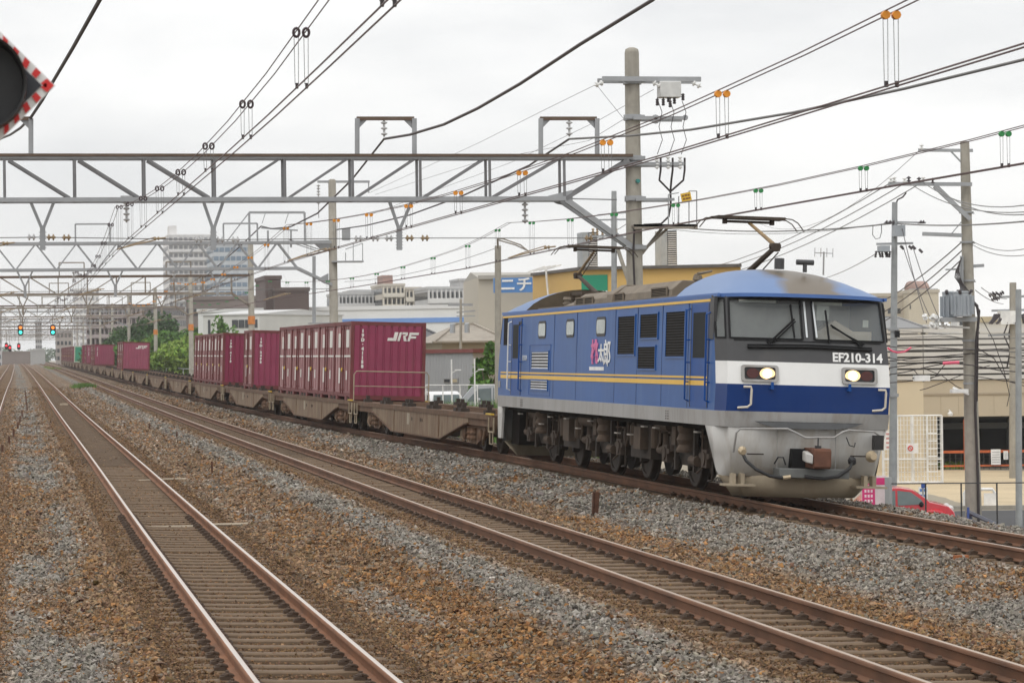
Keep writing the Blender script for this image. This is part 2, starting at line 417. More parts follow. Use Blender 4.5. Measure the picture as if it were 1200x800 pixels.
def build_bed():
    ys = np.concatenate([np.arange(8, 60, .16), np.arange(60, 130, .5), np.arange(130, 330, 3.0), np.arange(330, 1500, 30.0)])
    u = np.concatenate([np.linspace(0, 1, 150)])
    VX = []; VY = []
    for y in ys:
        xs, _ = profile(y)
        key = np.concatenate([np.linspace(xs[0], xs[4], 12, endpoint=False), np.linspace(xs[4], xs[22], 112, endpoint=False), np.linspace(xs[22], xs[-1], 60)])
        VX.append(key); VY.append(np.full(len(key), y))
    nx = len(VX[0]); X = np.concatenate(VX); Y = np.concatenate(VY)
    Z = bed_z(X, Y)
    d = np.min([np.abs(X - cx(t, Y)) for t in (1, 2, 3, 4)], axis=0)
    amp = np.clip((d - .9)/.5, .15, 1)
    Z = Z + amp*((fbm(X, Y, 1.1) - .5)*.10 + (vnoise(X, Y, 6.0) - .5)*.045)
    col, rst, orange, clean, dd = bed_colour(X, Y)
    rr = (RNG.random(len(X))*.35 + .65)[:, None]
    c = (col*(1 - .45*rst[:, None]) + orange[None]*.45*rst[:, None])*rr*np.interp(Y, [40, 110], [.55, .92])[:, None]  # near bed colour darkened so the gaps between stones look shaded
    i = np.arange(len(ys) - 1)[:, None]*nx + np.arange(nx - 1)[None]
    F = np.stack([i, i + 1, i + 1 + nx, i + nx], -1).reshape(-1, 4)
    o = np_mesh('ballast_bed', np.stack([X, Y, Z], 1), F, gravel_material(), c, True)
    tag(o, 'grey and rust brown railway ballast bed between the tracks', 'ballast', kind='structure')

def build_stones():
    Xs = []; Ys = []; S = []
    for y0, y1, den, size in ((14.5, 22, 980, .034), (22, 32, 760, .036), (32, 46, 440, .042), (46, 64, 230, .052), (64, 95, 100, .064), (95, 150, 42, .075), (150, 230, 14, .10)):
        x0, x1 = -.06*y1 - 1.6, .40*y1 + 1.8
        n = int((x1 - x0)*(y1 - y0)*den)
        x = RNG.uniform(x0, x1, n); y = RNG.uniform(y0, y1, n)
        k = (x > -.045*y - 1.0) & (x < .40*y + 1.4) & (x < cx(3, y) + 3.0)
        Xs.append(x[k]); Ys.append(y[k]); S.append(np.full(k.sum(), size))
    X = np.concatenate(Xs); Y = np.concatenate(Ys); S = np.concatenate(S)
    d = np.min([np.abs(X - cx(t, Y)) for t in (1, 2, 3, 4)], axis=0)
    clear3 = (np.abs(X - cx(3, Y)) < 1.35)
    S = S*np.where(d < 1.15, .62, 1.0)*np.exp(np.clip(RNG.normal(0, .26, len(X)), -.6, .5))
    keep = np.where(d < 1.0, RNG.random(len(X)) < np.where(d < .5, .55, .8), True) & (np.abs(d - .566) > .11)
    X, Y, S, d = X[keep], Y[keep], S[keep], d[keep]
    n = len(X)
    Z = bed_z(X, Y); amp = np.clip((d - .9)/.5, .15, 1)
    Z = Z + amp*((fbm(X, Y, 1.1) - .5)*.10 + (vnoise(X, Y, 6.0) - .5)*.045) + S*RNG.uniform(-.12, .45, n)*np.where(d < 1.0, .3, 1) + np.where((d < 1.06) & (RNG.random(n) < np.where(d > .75, .55, np.where(d > .5, .4, .10))), .018, 0)
    base = np.array([[1,0,0],[-1,0,0],[0,1,0],[0,-1,0],[0,0,1],[0,0,-1]], float)
    fac = np.array([[0,2,4],[2,1,4],[1,3,4],[3,0,4],[2,0,5],[1,2,5],[3,1,5],[0,3,5]])
    V = base[None]*(1 + RNG.uniform(-.38, .30, (n, 6, 1))) + RNG.uniform(-.30, .30, (n, 6, 3))
    V = V*np.stack([RNG.uniform(.75, 1.25, n), RNG.uniform(.6, 1.0, n), RNG.uniform(.34, .62, n)], 1)[:, None, :]
    q = RNG.normal(0, 1, (n, 4)); q[:, 1:3] *= .45; q /= np.linalg.norm(q, axis=1, keepdims=True)
    w_, x_, y_, z_ = q.T
    M = np.stack([1-2*(y_*y_+z_*z_), 2*(x_*y_-z_*w_), 2*(x_*z_+y_*w_), 2*(x_*y_+z_*w_), 1-2*(x_*x_+z_*z_), 2*(y_*z_-x_*w_), 2*(x_*z_-y_*w_), 2*(y_*z_+x_*w_), 1-2*(x_*x_+y_*y_)], 1).reshape(n, 3, 3)
    V = np.einsum('nij,nkj->nki', M, V)*S[:, None, None]*.72 + np.stack([X, Y, Z], 1)[:, None, :]
    F = (fac[None] + (np.arange(n)*6)[:, None, None]).reshape(-1, 3)
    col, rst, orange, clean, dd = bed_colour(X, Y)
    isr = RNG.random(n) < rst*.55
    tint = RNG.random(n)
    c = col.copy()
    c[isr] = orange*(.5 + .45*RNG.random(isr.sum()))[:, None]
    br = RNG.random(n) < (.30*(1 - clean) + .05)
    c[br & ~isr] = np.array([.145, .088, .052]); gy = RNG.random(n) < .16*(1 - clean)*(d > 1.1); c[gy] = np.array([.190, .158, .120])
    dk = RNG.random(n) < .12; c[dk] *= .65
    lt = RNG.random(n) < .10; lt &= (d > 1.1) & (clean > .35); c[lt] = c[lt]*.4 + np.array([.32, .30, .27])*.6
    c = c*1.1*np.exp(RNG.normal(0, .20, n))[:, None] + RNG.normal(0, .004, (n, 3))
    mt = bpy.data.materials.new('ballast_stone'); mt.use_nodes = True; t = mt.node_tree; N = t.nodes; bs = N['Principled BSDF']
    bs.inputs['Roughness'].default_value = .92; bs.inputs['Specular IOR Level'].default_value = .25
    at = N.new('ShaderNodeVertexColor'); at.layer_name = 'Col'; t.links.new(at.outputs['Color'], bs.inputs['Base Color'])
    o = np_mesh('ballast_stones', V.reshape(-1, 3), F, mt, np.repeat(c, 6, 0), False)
    tag(o, 'loose crushed grey, brown and orange ballast stones between the rails', 'gravel', kind='stuff')

def build_ground():
    def sm(v, a, b): t = np.clip((v - a)/(b - a), 0, 1); return t*t*(3 - 2*t)
    xs = np.concatenate([np.linspace(-3500, -40, 20, endpoint=False), np.linspace(-40, 10, 12, endpoint=False), np.arange(10, 60, 1.5), np.linspace(60, 3500, 20)])
    ys = np.concatenate([np.linspace(-40, 60, 12, endpoint=False), np.arange(60, 140, 2.0), np.linspace(140, 400, 16, endpoint=False), np.linspace(400, 5200, 20)])
    X, Y = np.meshgrid(xs, ys)
    Z = -3.3 + 2.3*sm(Y, 92, 118)*np.maximum(sm(-X, -36, -27), sm(Y, 150, 220))
    i = np.arange(len(ys) - 1)[:, None]*len(xs) + np.arange(len(xs) - 1)[None]
    F = np.stack([i, i + 1, i + 1 + len(xs), i + len(xs)], -1).reshape(-1, 4)
    o = np_mesh('ground', np.stack([X, Y, Z], -1).reshape(-1, 3), F, mat('ground_earth', (.27, .235, .18), .95, var=.25, scale=.12, dirt=(.13, .14, .07), damt=.4, dscale=.06), None, True)
    tag(o, 'pale bare earth ground beyond the railway embankment', 'ground', kind='structure')
def ground_z(X, Y):
    def sm(v, a, b): t = min(max((v - a)/(b - a), 0), 1); return t*t*(3 - 2*t)
    return -3.3 + 2.3*sm(Y, 92, 118)*max(sm(-X, -36, -27), sm(Y, 150, 220))

build_ground(); build_bed(); build_stones()

# ------------------------------------------------------------------ rails and sleepers
def rail_material(name, bright):
    return mat(name, bright, 0.28, 0.85, var=.10, scale=.4)
rail_side = mat('rail_rust', (.205, .088, .038), .8, var=.3, scale=1.3, dirt=(.12, .062, .035), damt=.4, dscale=2.5)
rail_side_dark = mat('rail_rust_dark', (.145, .066, .032), .8, var=.3, scale=1.3, dirt=(.09, .05, .03), damt=.4, dscale=2.5)
rail_top_bright = mat('rail_head_polished', (.56, .50, .45), .45, .45, var=.05, scale=.6)
rail_top_dull = mat('rail_head_worn', (.44, .34, .26), .42, .60, var=.2, scale=.3)
sleeper_mat = mat('sleeper_dusty_concrete', (.150, .100, .060), .95, var=.3, scale=4, bump=.3, bscale=25, dirt=(.085, .060, .042), damt=.5, dscale=1.6)
clip_mat = mat('fastening_iron', (.080, .050, .032), .8, var=.3, scale=9)

def rail_obj(t, side, parent, y0, y1):
    ys = np.concatenate([np.arange(y0, 90, 1.0), np.arange(90, 260, 4.0), np.arange(260, y1, 14.0)])
    X = cx(t, ys); Z = zr(t, ys); dx = np.gradient(X, ys)
    prof = [(-.0325,-.012),(-.021,-.001),(.021,-.001),(.0325,-.012),(.0325,-.036),(.012,-.048),(.009,-.122),(.063,-.140),(.063,-.153),(-.063,-.153),(-.063,-.140),(-.009,-.122),(-.012,-.048),(-.0325,-.036)]
    mb = MB(); secs = []
    for x, y, z, d in zip(X, ys, Z, dx):
        n = np.array([1, -d, 0])/math.hypot(1, d); c = np.array([x, y, z]) + n*side*.566 + np.array([0, 0, -side*.566*CANT])
        secs.append([c + n*a + np.array([0, 0, b]) for a, b in prof])
    n = len(prof); mb.loft(secs, 0, closed=True, cap=True)
    nf = len(secs) - 1
    for i in range(nf):
        mb.m[i*n + 1] = 1
    return mb.build('rail', [rail_side if t in (1, 4) else rail_side_dark, rail_top_bright if t in (1, 4) else rail_top_dull], parent, sharp=50)

SP = .56
def build_track(t, label, y0, n_s, y_far):
    root = empty('railway_track', (0, 0, 0), label, 'railway track', 'railway tracks')
    for s in (-1, 1): rail_obj(t, s, root, 4.0 if t != 4 else 60, 1100)
    mb = MB(); secs = []
    # monobloc sleeper, waist in the middle, sloping rail seats
    for x, zt, wd in ((-1.0, -.175, .14), (-.8, -.168, .14), (-.42, -.166, .135), (-.25, -.174, .12), (.25, -.174, .12), (.42, -.166, .135), (.8, -.168, .14), (1.0, -.175, .14)):
        secs.append([(x, -wd*.72, zt - .012), (x, -wd*.55, zt), (x, wd*.55, zt), (x, wd*.72, zt - .012), (x, wd, zt - .16), (x, -wd, zt - .16)])
    mb.loft(secs, 0, closed=True, cap=True)
    proto = mb.build('sleeper', sleeper_mat, root)
    fbs = []
    for s in (-1, 1):
        for sx_ in (-1, 1):
            fb = MB()
            fb.box(sx_*.115 - .05, sx_*.115 + .05, -.055, .055, -.166, -.135)
            fb.tube([(sx_*.05, -.03, -.135), (sx_*.10, -.045, -.118), (sx_*.15, 0, -.135), (sx_*.10, .045, -.118), (sx_*.05, .03, -.135)], .014, 5)
            fb.lathe((sx_*.105, 0, -.14), (0, 0, 1), [(0, .032), (.03, .03), (.034, .018), (.05, .017)], 6)
            o = fb.build('rail_clip', clip_mat, proto); o.location = (s*.566, 0, 0); fbs.append(o)
    rnd = random.Random(t)
    for i in range(n_s):
        y = y0 + i*SP + (.0 if i % 9 else .12)
        o = proto if i == 0 else copy_tree(proto, root, deep=False)
        if i and i < {1: 60, 2: 66, 3: 40}.get(t, 0):
            for ch in fbs: copy_tree(ch, o)
        d = float(cx(t, y + .5) - cx(t, y - .5))
        o.location = (float(cx(t, y)), y, float(zr(t, y)) + rnd.uniform(-.006, .004))
        o.rotation_euler = (0, CANT, -math.atan(d) + rnd.uniform(-.012, .012))
    far = MB()
    y = y0 + n_s*SP
    while y < y_far:
        x, z = float(cx(t, y)), float(zr(t, y))
        far.obox((x, y, z - .235), (1.0, 0, -CANT), (0, .12, 0), (CANT*.066, 0, .066)); y += SP
    o = far.build('sleepers', sleeper_mat, root); o['kind'] = 'stuff'
    return root
build_track(1, 'polished twin rail track curving in from the bottom left, nearest the camera', 13.5, 100, 190)
build_track(2, 'brown dull railed track between the polished track and the freight train', 13.0, 100, 190)
build_track(3, 'raised track under the blue locomotive and its container train', 24.5, 100, 190)
build_track(4, 'track at the left edge of the picture, cut off by the frame', 100.0, 100, 190)
# ------------------------------------------------------------------ the locomotive (local: x across, y back from the nose, z up from the rail)
LX, LY = 12.13, 40.55
loco = empty('electric_locomotive', (LX, LY, .17 + .05), 'blue electric freight locomotive with white band, lit headlights and grey skirt', 'locomotive')
loco.rotation_euler = (0, R(2.3), .0035); loco.scale = (1, 1, 1.03)
blue_up = mat('loco_blue', (.012, .088, .300), .40, 0, var=.12, scale=.9, dirt=(.080, .190, .40), damt=.36, dscale=.8, streak=True, spec=.28, bump=.04, bscale=1.4)
blue_front = mat('loco_blue_front', (.006, .040, .185), .34, 0, var=.10, scale=1.0, dirt=(.03, .065, .18), damt=.25, dscale=1.5, spec=.4)
blue_door = mat('loco_blue_door', (.006, .066, .270), .45, 0, var=.12, scale=2, spec=.25)
blue_roof = mat('loco_roof_blue', (.07, .16, .42), .5, 0, var=.12, scale=1.5)
loco_white = mat('loco_white', (.78, .78, .76), .35, var=.04, dirt=(.55, .53, .48), damt=.22, dscale=1.5, streak=True)
loco_dgrey = mat('loco_dark_grey', (.050, .050, .052), .5, var=.15, scale=1.2, dirt=(.12, .11, .10), damt=.3, dscale=1.0)
loco_grey = mat('loco_sill_grey', (.35, .345, .335), .55, var=.1, scale=1.2, dirt=(.20, .16, .12), damt=.5, dscale=1.3, streak=True)
loco_skirt = mat('loco_skirt_grey', (.50, .49, .465), .55, var=.06, scale=1.0, dirt=(.30, .24, .17), damt=.55, dscale=1.4, streak=True)
loco_plough = mat('loco_plough', (.36, .30, .215), .75, var=.2, scale=1.4, dirt=(.14, .10, .065), damt=.5, dscale=1.4)
loco_brown = mat('loco_running_gear', (.034, .024, .017), .85, var=.35, scale=3, dirt=(.035, .027, .022), damt=.5, dscale=2.5)
loco_roofdirt = mat('loco_roof_equipment', (.20, .165, .125), .8, var=.2, scale=2.0, dirt=(.10, .075, .05), damt=.55, dscale=1.2)
loco_sooty = mat('loco_roof_soot', (.085, .064, .040), .85, var=.25, scale=2.5)
yellow = mat('loco_yellow_line', (.78, .46, .03), .4, var=.05)
vent_dark = mat('louver_dark', (.022, .020, .020), .9, var=.3, scale=8, spec=.1)
wheel_mat = mat('wheel_steel', (.050, .037, .028), .7, .2, var=.25, scale=5)
glass_cab = glass_mat('cab_glass', (.80, .85, .84), .66, .03, (.40, .42, .415))
LL = 19.45

# roof paint with its own soot stain along the centre line of the cab roof
def roof_material():
    mt = bpy.data.materials.new('loco_cab_roof'); mt.use_nodes = True; t = mt.node_tree; N = t.nodes; bs = N['Principled BSDF']
    bs.inputs['Roughness'].default_value = .42
    co = N.new('ShaderNodeTexCoord'); sp = N.new('ShaderNodeSeparateXYZ'); t.links.new(co.outputs['Object'], sp.inputs[0])
    nz = N.new('ShaderNodeTexNoise'); nz.inputs['Scale'].default_value = 1.6; nz.inputs['Detail'].default_value = 6; t.links.new(co.outputs['Object'], nz.inputs['Vector'])
    ab = N.new('ShaderNodeMath'); ab.operation = 'ABSOLUTE'
    sb = N.new('ShaderNodeMath'); sb.operation = 'SUBTRACT'; sb.inputs[1].default_value = .10; t.links.new(sp.outputs['X'], sb.inputs[0]); t.links.new(sb.outputs[0], ab.inputs[0])
    mu = N.new('ShaderNodeMath'); mu.operation = 'MULTIPLY_ADD'; mu.inputs[1].default_value = .8; t.links.new(nz.outputs['Fac'], mu.inputs[0]); t.links.new(ab.outputs[0], mu.inputs[2])
    rp = N.new('ShaderNodeValToRGB'); rp.color_ramp.elements[0].position = .74; rp.color_ramp.elements[1].position = 1.38
    rp.color_ramp.elements[0].color = (.13, .105, .075, 1); rp.color_ramp.elements[1].color = (.105, .185, .36, 1)
    t.links.new(mu.outputs[0], rp.inputs[0]); t.links.new(rp.outputs[0], bs.inputs['Base Color'])
    return mt
cab_roof_mat = roof_material()

def yf(z): return float(np.interp(z, [.35, 1.1, 1.33, 1.74, 2.08, 2.45, 3.07], [.30, .10, .05, 0.0, .06, .17, .42]))
def hw(z): return float(np.interp(z, [.35, 1.1, 1.33, 1.74, 2.08, 3.07], [1.27, 1.39, 1.40, 1.40, 1.40, 1.395]))
CH = .42     # depth of the corner facet
def cab_section(z, y_back):
    h, y = hw(z), yf(z)
    ins = .095 + .045*max(0.0, z - 1.74)/1.33
    return [(-h, y_back, z), (-h, y + CH, z), (-h + ins, y + .08, z), (0, y, z), (h - ins, y + .08, z), (h, y + CH, z), (h, y_back, z)]
def mirror(v): return (v[0], LL - v[1], v[2])

def build_body():
    mb = MB()
    zs = [1.33, 1.74, 2.08, 2.36, 3.07]
    def half(fl):
        for zi in range(len(zs) - 1):
            a, b = cab_section(zs[zi], LL/2), cab_section(zs[zi+1], LL/2)
            if fl: a = [mirror(p) for p in a]; b = [mirror(p) for p in b]
            for k in range(6):
                side = k in (0, 5)
                mi = 0 if side else {0: 1, 1: 2, 2: 3, 3: 3}[zi]
                if zi == 3 and not side: continue        # the windows go here
                q = [a[k], a[k+1], b[k+1], b[k]]
                if fl: q = q[::-1]
                mb.quad(*q, mi)
        # frame round the windows
        z0, z1 = 2.36, 3.07
        a, b = cab_section(z0, LL/2), cab_section(z1, LL/2)
        def at(k, u, v):
            p = lerp(lerp(a[k], a[k+1], u), lerp(b[k], b[k+1], u), v); return mirror(p) if fl else tuple(p)
        def cell(k, u0, u1, v0, v1, mi=3):
            q = [at(k, u0, v0), at(k, u1, v0), at(k, u1, v1), at(k, u0, v1)]
            mb.quad(*(q[::-1] if fl else q), mi)
        for k, (wu0, wu1) in ((1, (.14, .88)), (2, (.03, .925)), (3, (.075, .97)), (4, (.12, .86))):
            cell(k, 0, 1, 0, .10); cell(k, 0, 1, .93, 1); cell(k, 0, wu0, .10, .93); cell(k, wu1, 1, .10, .93)
        return at
    at_f = half(False); at_r = half(True)
    # floor and roof deck close the shell
    mb.quad((-1.40, .5, 1.33), (1.40, .5, 1.33), (1.40, LL-.5, 1.33), (-1.40, LL-.5, 1.33), 3)
    mb.quad((-1.33, .6, 3.065), (-1.33, LL-.6, 3.065), (1.33, LL-.6, 3.065), (1.33, .6, 3.065), 4)
    body = mb.build('body', [blue_up, blue_front, loco_white, loco_dgrey, loco_roofdirt], loco, sharp=20)
    for at, nm in ((at_f, 0), (at_r, 1)):
        for k, (u0, u1), n_ in ((1, (.14, .88), 'corner_window'), (2, (.03, .925), 'windscreen'), (3, (.075, .97), 'windscreen'), (4, (.12, .86), 'corner_window')):
            g = MB(); off = np.array([0, .015 if nm == 0 else -.015, 0])
            q = [np.array(at(k, u0, .10)) + off, np.array(at(k, u1, .10)) + off, np.array(at(k, u1, .93)) + off, np.array(at(k, u0, .93)) + off]
            g.quad(*q); o = g.build(n_, glass_cab, loco)
            f = MB()
            for i in range(4): f.beam(q[i] - off*1.6, q[(i+1) % 4] - off*1.6, .03, .02)
            f.build('window_gasket', black_paint, o)
    return body
build_body()

def side_py(px):      # where a photograph column meets the near side of the locomotive
    return (LX - 1.40)/math.tan(YAW + math.atan((px - 600)/FPX)) - LY
SX = -1.40
def face(x, z, off=0.0):      # a point on the front face
    h = hw(z) - .095 - .045*max(0.0, z - 1.74)/1.33; u = min(abs(x)/h, 1.0)
    return np.array([x, yf(z) + .08*u - off, z])
# cab interior
mb = MB(); mb.box(-1.2, 1.2, 1.9, 1.98, 1.4, 3.0); mb.box(-1.2, 1.2, .35, 1.9, 1.38, 1.45, 0); mb.build('cab_bulkhead', mat('cab_interior', (.62, .64, .61), .7), loco)
mb = MB(); mb.box(.10, 1.12, .50, .95, 1.45, 2.58); mb.box(-1.1, -.2, .55, .95, 1.45, 2.44); mb.prism([(.30, .6, 2.58), (.55, .6, 2.74), (.85, .6, 2.58)], (0, .3, 0)); mb.build('driving_desk', mat('desk_beige', (.62, .50, .40), .6), loco)
mb = MB(); mb.box(.35, .85, 1.4, 1.52, 2.0, 2.75); mb.box(.35, .85, 1.05, 1.5, 1.9, 2.0); mb.build('driver_seat', mat('seat_blue_grey', (.12, .13, .16), .8), loco)
for (x, y, z, ww, hh) in ((.30, .44, 2.84, .20, .22), (1.02, .50, 2.70, .09, .11), (.36, .48, 2.985, .52, .05), (-.75, .47, 2.99, .6, .04)):
    mb = MB(); mb.box(x - ww/2, x + ww/2, y, y + .008, z - hh/2, z + hh/2); mb.build('notice_paper', mat('paper_white', (.75, .75, .7), .8), loco)
# sill band
mb = MB()
secs = []
for z in (1.10, 1.33):
    a = cab_section(z, LL/2); ring = [(p[0]*1.012, p[1] - .015, p[2]) for p in a[1:6]]; back = [mirror(p) for p in ring]
    secs.append(ring + [(1.415, LL/2, z)] + back[::-1] + [(-1.415, LL/2, z)])
secs.insert(0, [(p[0]*.97, p[1], p[2]) for p in secs[0]]); secs.append([(p[0]*.98, p[1], p[2] + .004) for p in secs[-1]])
mb.loft(secs, closed=True); mb.build('sill_band', loco_grey, loco, sharp=25)
# yellow lines and gutter
for z0, z1 in ((1.700, 1.775), (1.808, 1.838)):
    mb = MB(); mb.box(SX - .008, SX + .02, .9, LL - .75, z0, z1); mb.build('yellow_stripe', yellow, loco)
for s in (-1, 1):
    mb = MB()
    mb.add([(s*1.405, .85, 2.90), (s*1.405, LL-.85, 2.90), (s*1.405, LL-.85, 2.94), (s*1.405, .85, 2.94)], [(0, 1, 2, 3)])
    mb.v = [(x, y, z + .075) for x, y, z in mb.v]
    mb.build('roof_line', yellow, loco)
for s in (-1, 1):
    mb = MB(); mb.box(s*1.355 - .02, s*1.355 + .02, .55, LL - .55, 3.05, 3.10); mb.build('gutter', blue_roof, loco)
# cab roofs
def dome(flip):
    mb = MB(); ys = [.22, .34, .55, .85, 1.2, 1.6, 2.1, 2.8, 3.25]; hs = [.02, .075, .17, .27, .35, .41, .455, .48, .485]; secs = []
    for y, h in zip(ys, hs):
        row = []
        wv = 1.375 if y > .5 else 1.355
        for k in range(17):
            u = -1 + 2*k/16; row.append((u*wv, y + (.0 if y > 1 else (.50*abs(u)**6)*(1 - y) + .06*abs(u)**2*(1 - y)), 3.085 + h*(1 - abs(u)**2.3)**.85))
        if flip: row = [(x, LL - yy, z) for x, yy, z in row][::-1]
        secs.append(row)
    mb.loft(secs, 0)
    end = secs[-1]; mb.add(list(end) + [(1.38 if not flip else -1.38, end[0][1], 3.06), (-1.38 if not flip else 1.38, end[0][1], 3.06)], [tuple(range(len(end) + 2))], 1)
    lip = secs[0]
    mb.loft([[(x*1.004, y + (-.02 if not flip else .02), z - .045) for x, y, z in lip], [(x*1.004, y + (-.02 if not flip else .02), z + .01) for x, y, z in lip]], 2)
    return mb.build('cab_roof', [cab_roof_mat, loco_sooty, blue_roof], loco, sharp=40)
dome(False); dome(True)
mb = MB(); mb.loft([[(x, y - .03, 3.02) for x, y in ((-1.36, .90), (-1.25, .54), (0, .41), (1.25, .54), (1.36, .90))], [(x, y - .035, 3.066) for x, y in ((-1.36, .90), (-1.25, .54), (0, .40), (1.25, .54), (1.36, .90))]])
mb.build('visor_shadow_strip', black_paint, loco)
# roof equipment between the cabs
def cowl(y0, y1, w0, z0, z1, taper=.16, name='roof_cowl'):
    mb = MB(); secs = []
    for y in (y0, y1):
        secs.append([(-w0, y, z0), (-w0 + .03, y, z0 + (z1-z0)*.55), (-w0 + taper + .05, y, z1), (w0 - taper - .05, y, z1), (w0 - .03, y, z0 + (z1-z0)*.55), (w0, y, z0)])
    mb.loft(secs, closed=True, cap=True); return mb.build(name, loco_roofdirt, loco, bevel=.012)
def grille(y0, y1, z0, z1, x, parent=loco, name='roof_louver', mats=None, n=None, frame=.025, depth=.012):
    mb = MB(); mb.box(x - .004, x + .02, y0, y1, z0, z1, 1)
    n = n or max(4, int((z1 - z0)/.045))
    for i in range(n):
        z = z0 + (i + .5)*(z1 - z0)/n; h = (z1 - z0)/n
        mb.add([(x - depth*.2, y0, z + h*.40), (x - depth*.2, y1, z + h*.40), (x - depth, y1, z - h*.22), (x - depth, y0, z - h*.22)], [(0, 1, 2, 3)], 0)
        mb.add([(x - depth, y0, z - h*.22), (x - depth, y1, z - h*.22), (x - depth + .003, y1, z - h*.30), (x - depth + .003, y0, z - h*.30)], [(0, 1, 2, 3)], 0)
    for a, b in (((y0, z0), (y1, z0)), ((y0, z1), (y1, z1))): mb.box(x - depth - .006, x + .01, a[0] - frame, b[0] + frame, a[1] - frame/2, a[1] + frame/2, 2)
    for y in (y0, y1): mb.box(x - depth - .005, x + .01, y - frame/2, y + frame/2, z0, z1, 2)
    return mb.build(name, mats or [loco_roofdirt, vent_dark, loco_roofdirt], parent)
c1 = cowl(4.6, 8.9, 1.12, 3.07, 3.42); c2 = cowl(9.5, 12.9, 1.05, 3.07, 3.38, .2); c3 = cowl(13.2, 14.6, .9, 3.07, 3.27, .2)
c4 = cowl(8.95, 9.45, 1.16, 3.07, 3.46, .25)
for y0, y1 in ((4.8, 5.9),): grille(y0, y1, 3.12, 3.30, -1.125, c1, mats=[loco_sooty, vent_dark, loco_roofdirt], n=7)
for y0, y1 in ((8.1, 8.8), (11.0, 11.7), (11.8, 12.5)): grille(y0, y1, 3.11, 3.28, -1.125 if y0 < 9 else -1.06, c1 if y0 < 9 else c2, mats=[loco_sooty, vent_dark, loco_roofdirt], n=5)
for s in (-1, 1):
    mb = MB(); mb.box(s*1.24 - .06, s*1.24 + .06, 3.4, 15.2, 3.07, 3.13); mb.build('roof_walkway', loco_roofdirt, loco)
for (x, y, h) in ((-.75, 4.2, .42), (-.72, 3.75, .34), (.5, 3.9, .36), (-.75, 14.9, .3)):
    mb = MB(); mb.lathe((x, y, 3.07), (0, 0, 1), [(0, .09), (h*.3, .09), (h*.32, .06), (h*.5, .06), (h*.52, .085), (h*.6, .085), (h*.62, .055), (h*.8, .055), (h*.82, .09), (h, .07)], 10); mb.build('roof_insulator', loco_roofdirt, loco)
mb = MB(); mb.tube([(-.75, 4.2, 3.52), (-.3, 5.0, 3.6), (-.2, 6.5, 3.58)], .02, 6); mb.build('roof_busbar', loco_roofdirt, loco)
for a, b in (((-.10, 1.55, 3.53), .16), ((.22, 1.2, 3.48), .18)):
    mb = MB()
    if a[0] < 0: mb.lathe(a, (0, 0, 1), [(0, .08), (b, .08), (b + .01, .07)], 10)
    else: mb.cyl(a, (a[0], a[1], a[2] + b*.8), .035); mb.cyl((a[0] - .14, a[1], a[2] + b*.85), (a[0] + .14, a[1], a[2] + b*.85), .042)
    mb.build('horn' if a[0] > 0 else 'roof_vent', loco_dgrey, loco)
mb = MB(); mb.cyl((.62, 1.5, 3.46), (.62, 1.5, 3.82), .014, 6); mb.beam((.47, 1.5, 3.80), (.77, 1.5, 3.80), .012, .012)
for x in (.47, .57, .67, .77): mb.cyl((x, 1.5, 3.74), (x, 1.5, 3.88), .006, 5)
mb.build('radio_antenna', loco_grey, loco)

# pantographs
pan_mat = mat('pantograph_brown', (.060, .042, .028), .75, .1, var=.3, scale=4); pan_tan = mat('pantograph_tan', (.27, .18, .085), .7, var=.2, scale=4)
def pantograph(yb, sgn):
    r = bpy.data.objects.new('pantograph', None); COL.objects.link(r); r.parent = loco
    def y(v): return yb + sgn*v
    mb = MB()
    for x in (-.40, .40): mb.beam((x, y(.15), 3.46), (x, y(1.35), 3.46), .06, .06)
    for v in (.15, 1.35): mb.beam((-.45, y(v), 3.46), (.45, y(v), 3.46), .06, .06)
    for x in (-.40, .40):
        for v in (.25, 1.25): mb.lathe((x, y(v), 3.26), (0, 0, 1), [(0, .06), (.05, .06), (.06, .045), (.1, .06), (.13, .045), (.17, .05)], 8)
    mb.build('base_frame', pan_mat, r)
    mb = MB(); mb.tube([(0, y(1.0), 3.42), (0, y(-1.2), 3.90)], [.055, .040], 8); mb.build('lower_arm', pan_mat, r)
    mb = MB(); mb.tube([(.1, y(.5), 3.40), (.08, y(-1.1), 3.82)], .011, 5); mb.build('control_rod', pan_mat, r)
    mb = MB(); mb.box(-.08, .06, min(y(-1.30), y(-1.12)), max(y(-1.30), y(-1.12)), 3.83, 3.96); mb.cyl((-.10, y(-1.2), 3.91), (.09, y(-1.2), 3.91), .045); mb.build('knee_joint', pan_mat, r, bevel=.015)
    mb = MB(); mb.tube([(0, y(-1.2), 3.92), (0, y(.42), 4.36)], [.034, .026], 8); mb.build('upper_arm', pan_tan, r)
    mb = MB(); mb.tube([(.06, y(-1.1), 3.88), (.06, y(.4), 4.33)], .009, 5); mb.build('upper_rod', pan_mat, r)
    mb = MB(); mb.box(-.58, .58, min(y(.22), y(.62)), max(y(.22), y(.62)), 4.41, 4.455)
    for x in (-.42, .40): mb.box(x - .03, x + .03, y(.42) - .05, y(.42) + .05, 4.33, 4.41)
    mb.box(-.42, .40, y(.42) - .025, y(.42) + .025, 4.35, 4.39)
    head = mb.build('pan_head', pan_mat, r)
    for s in (-1, 1):
        for v in (.24, .60):
            mb = MB(); mb.tube([(s*.57, y(v), 4.435), (s*.70, y(v), 4.425), (s*.80, y(v), 4.37), (s*.90, y(v), 4.25)], .010, 5); mb.build('pan_horn', pan_mat, head)
    return r
pantograph(3.35, 1.0); pantograph(16.2, -1.0)

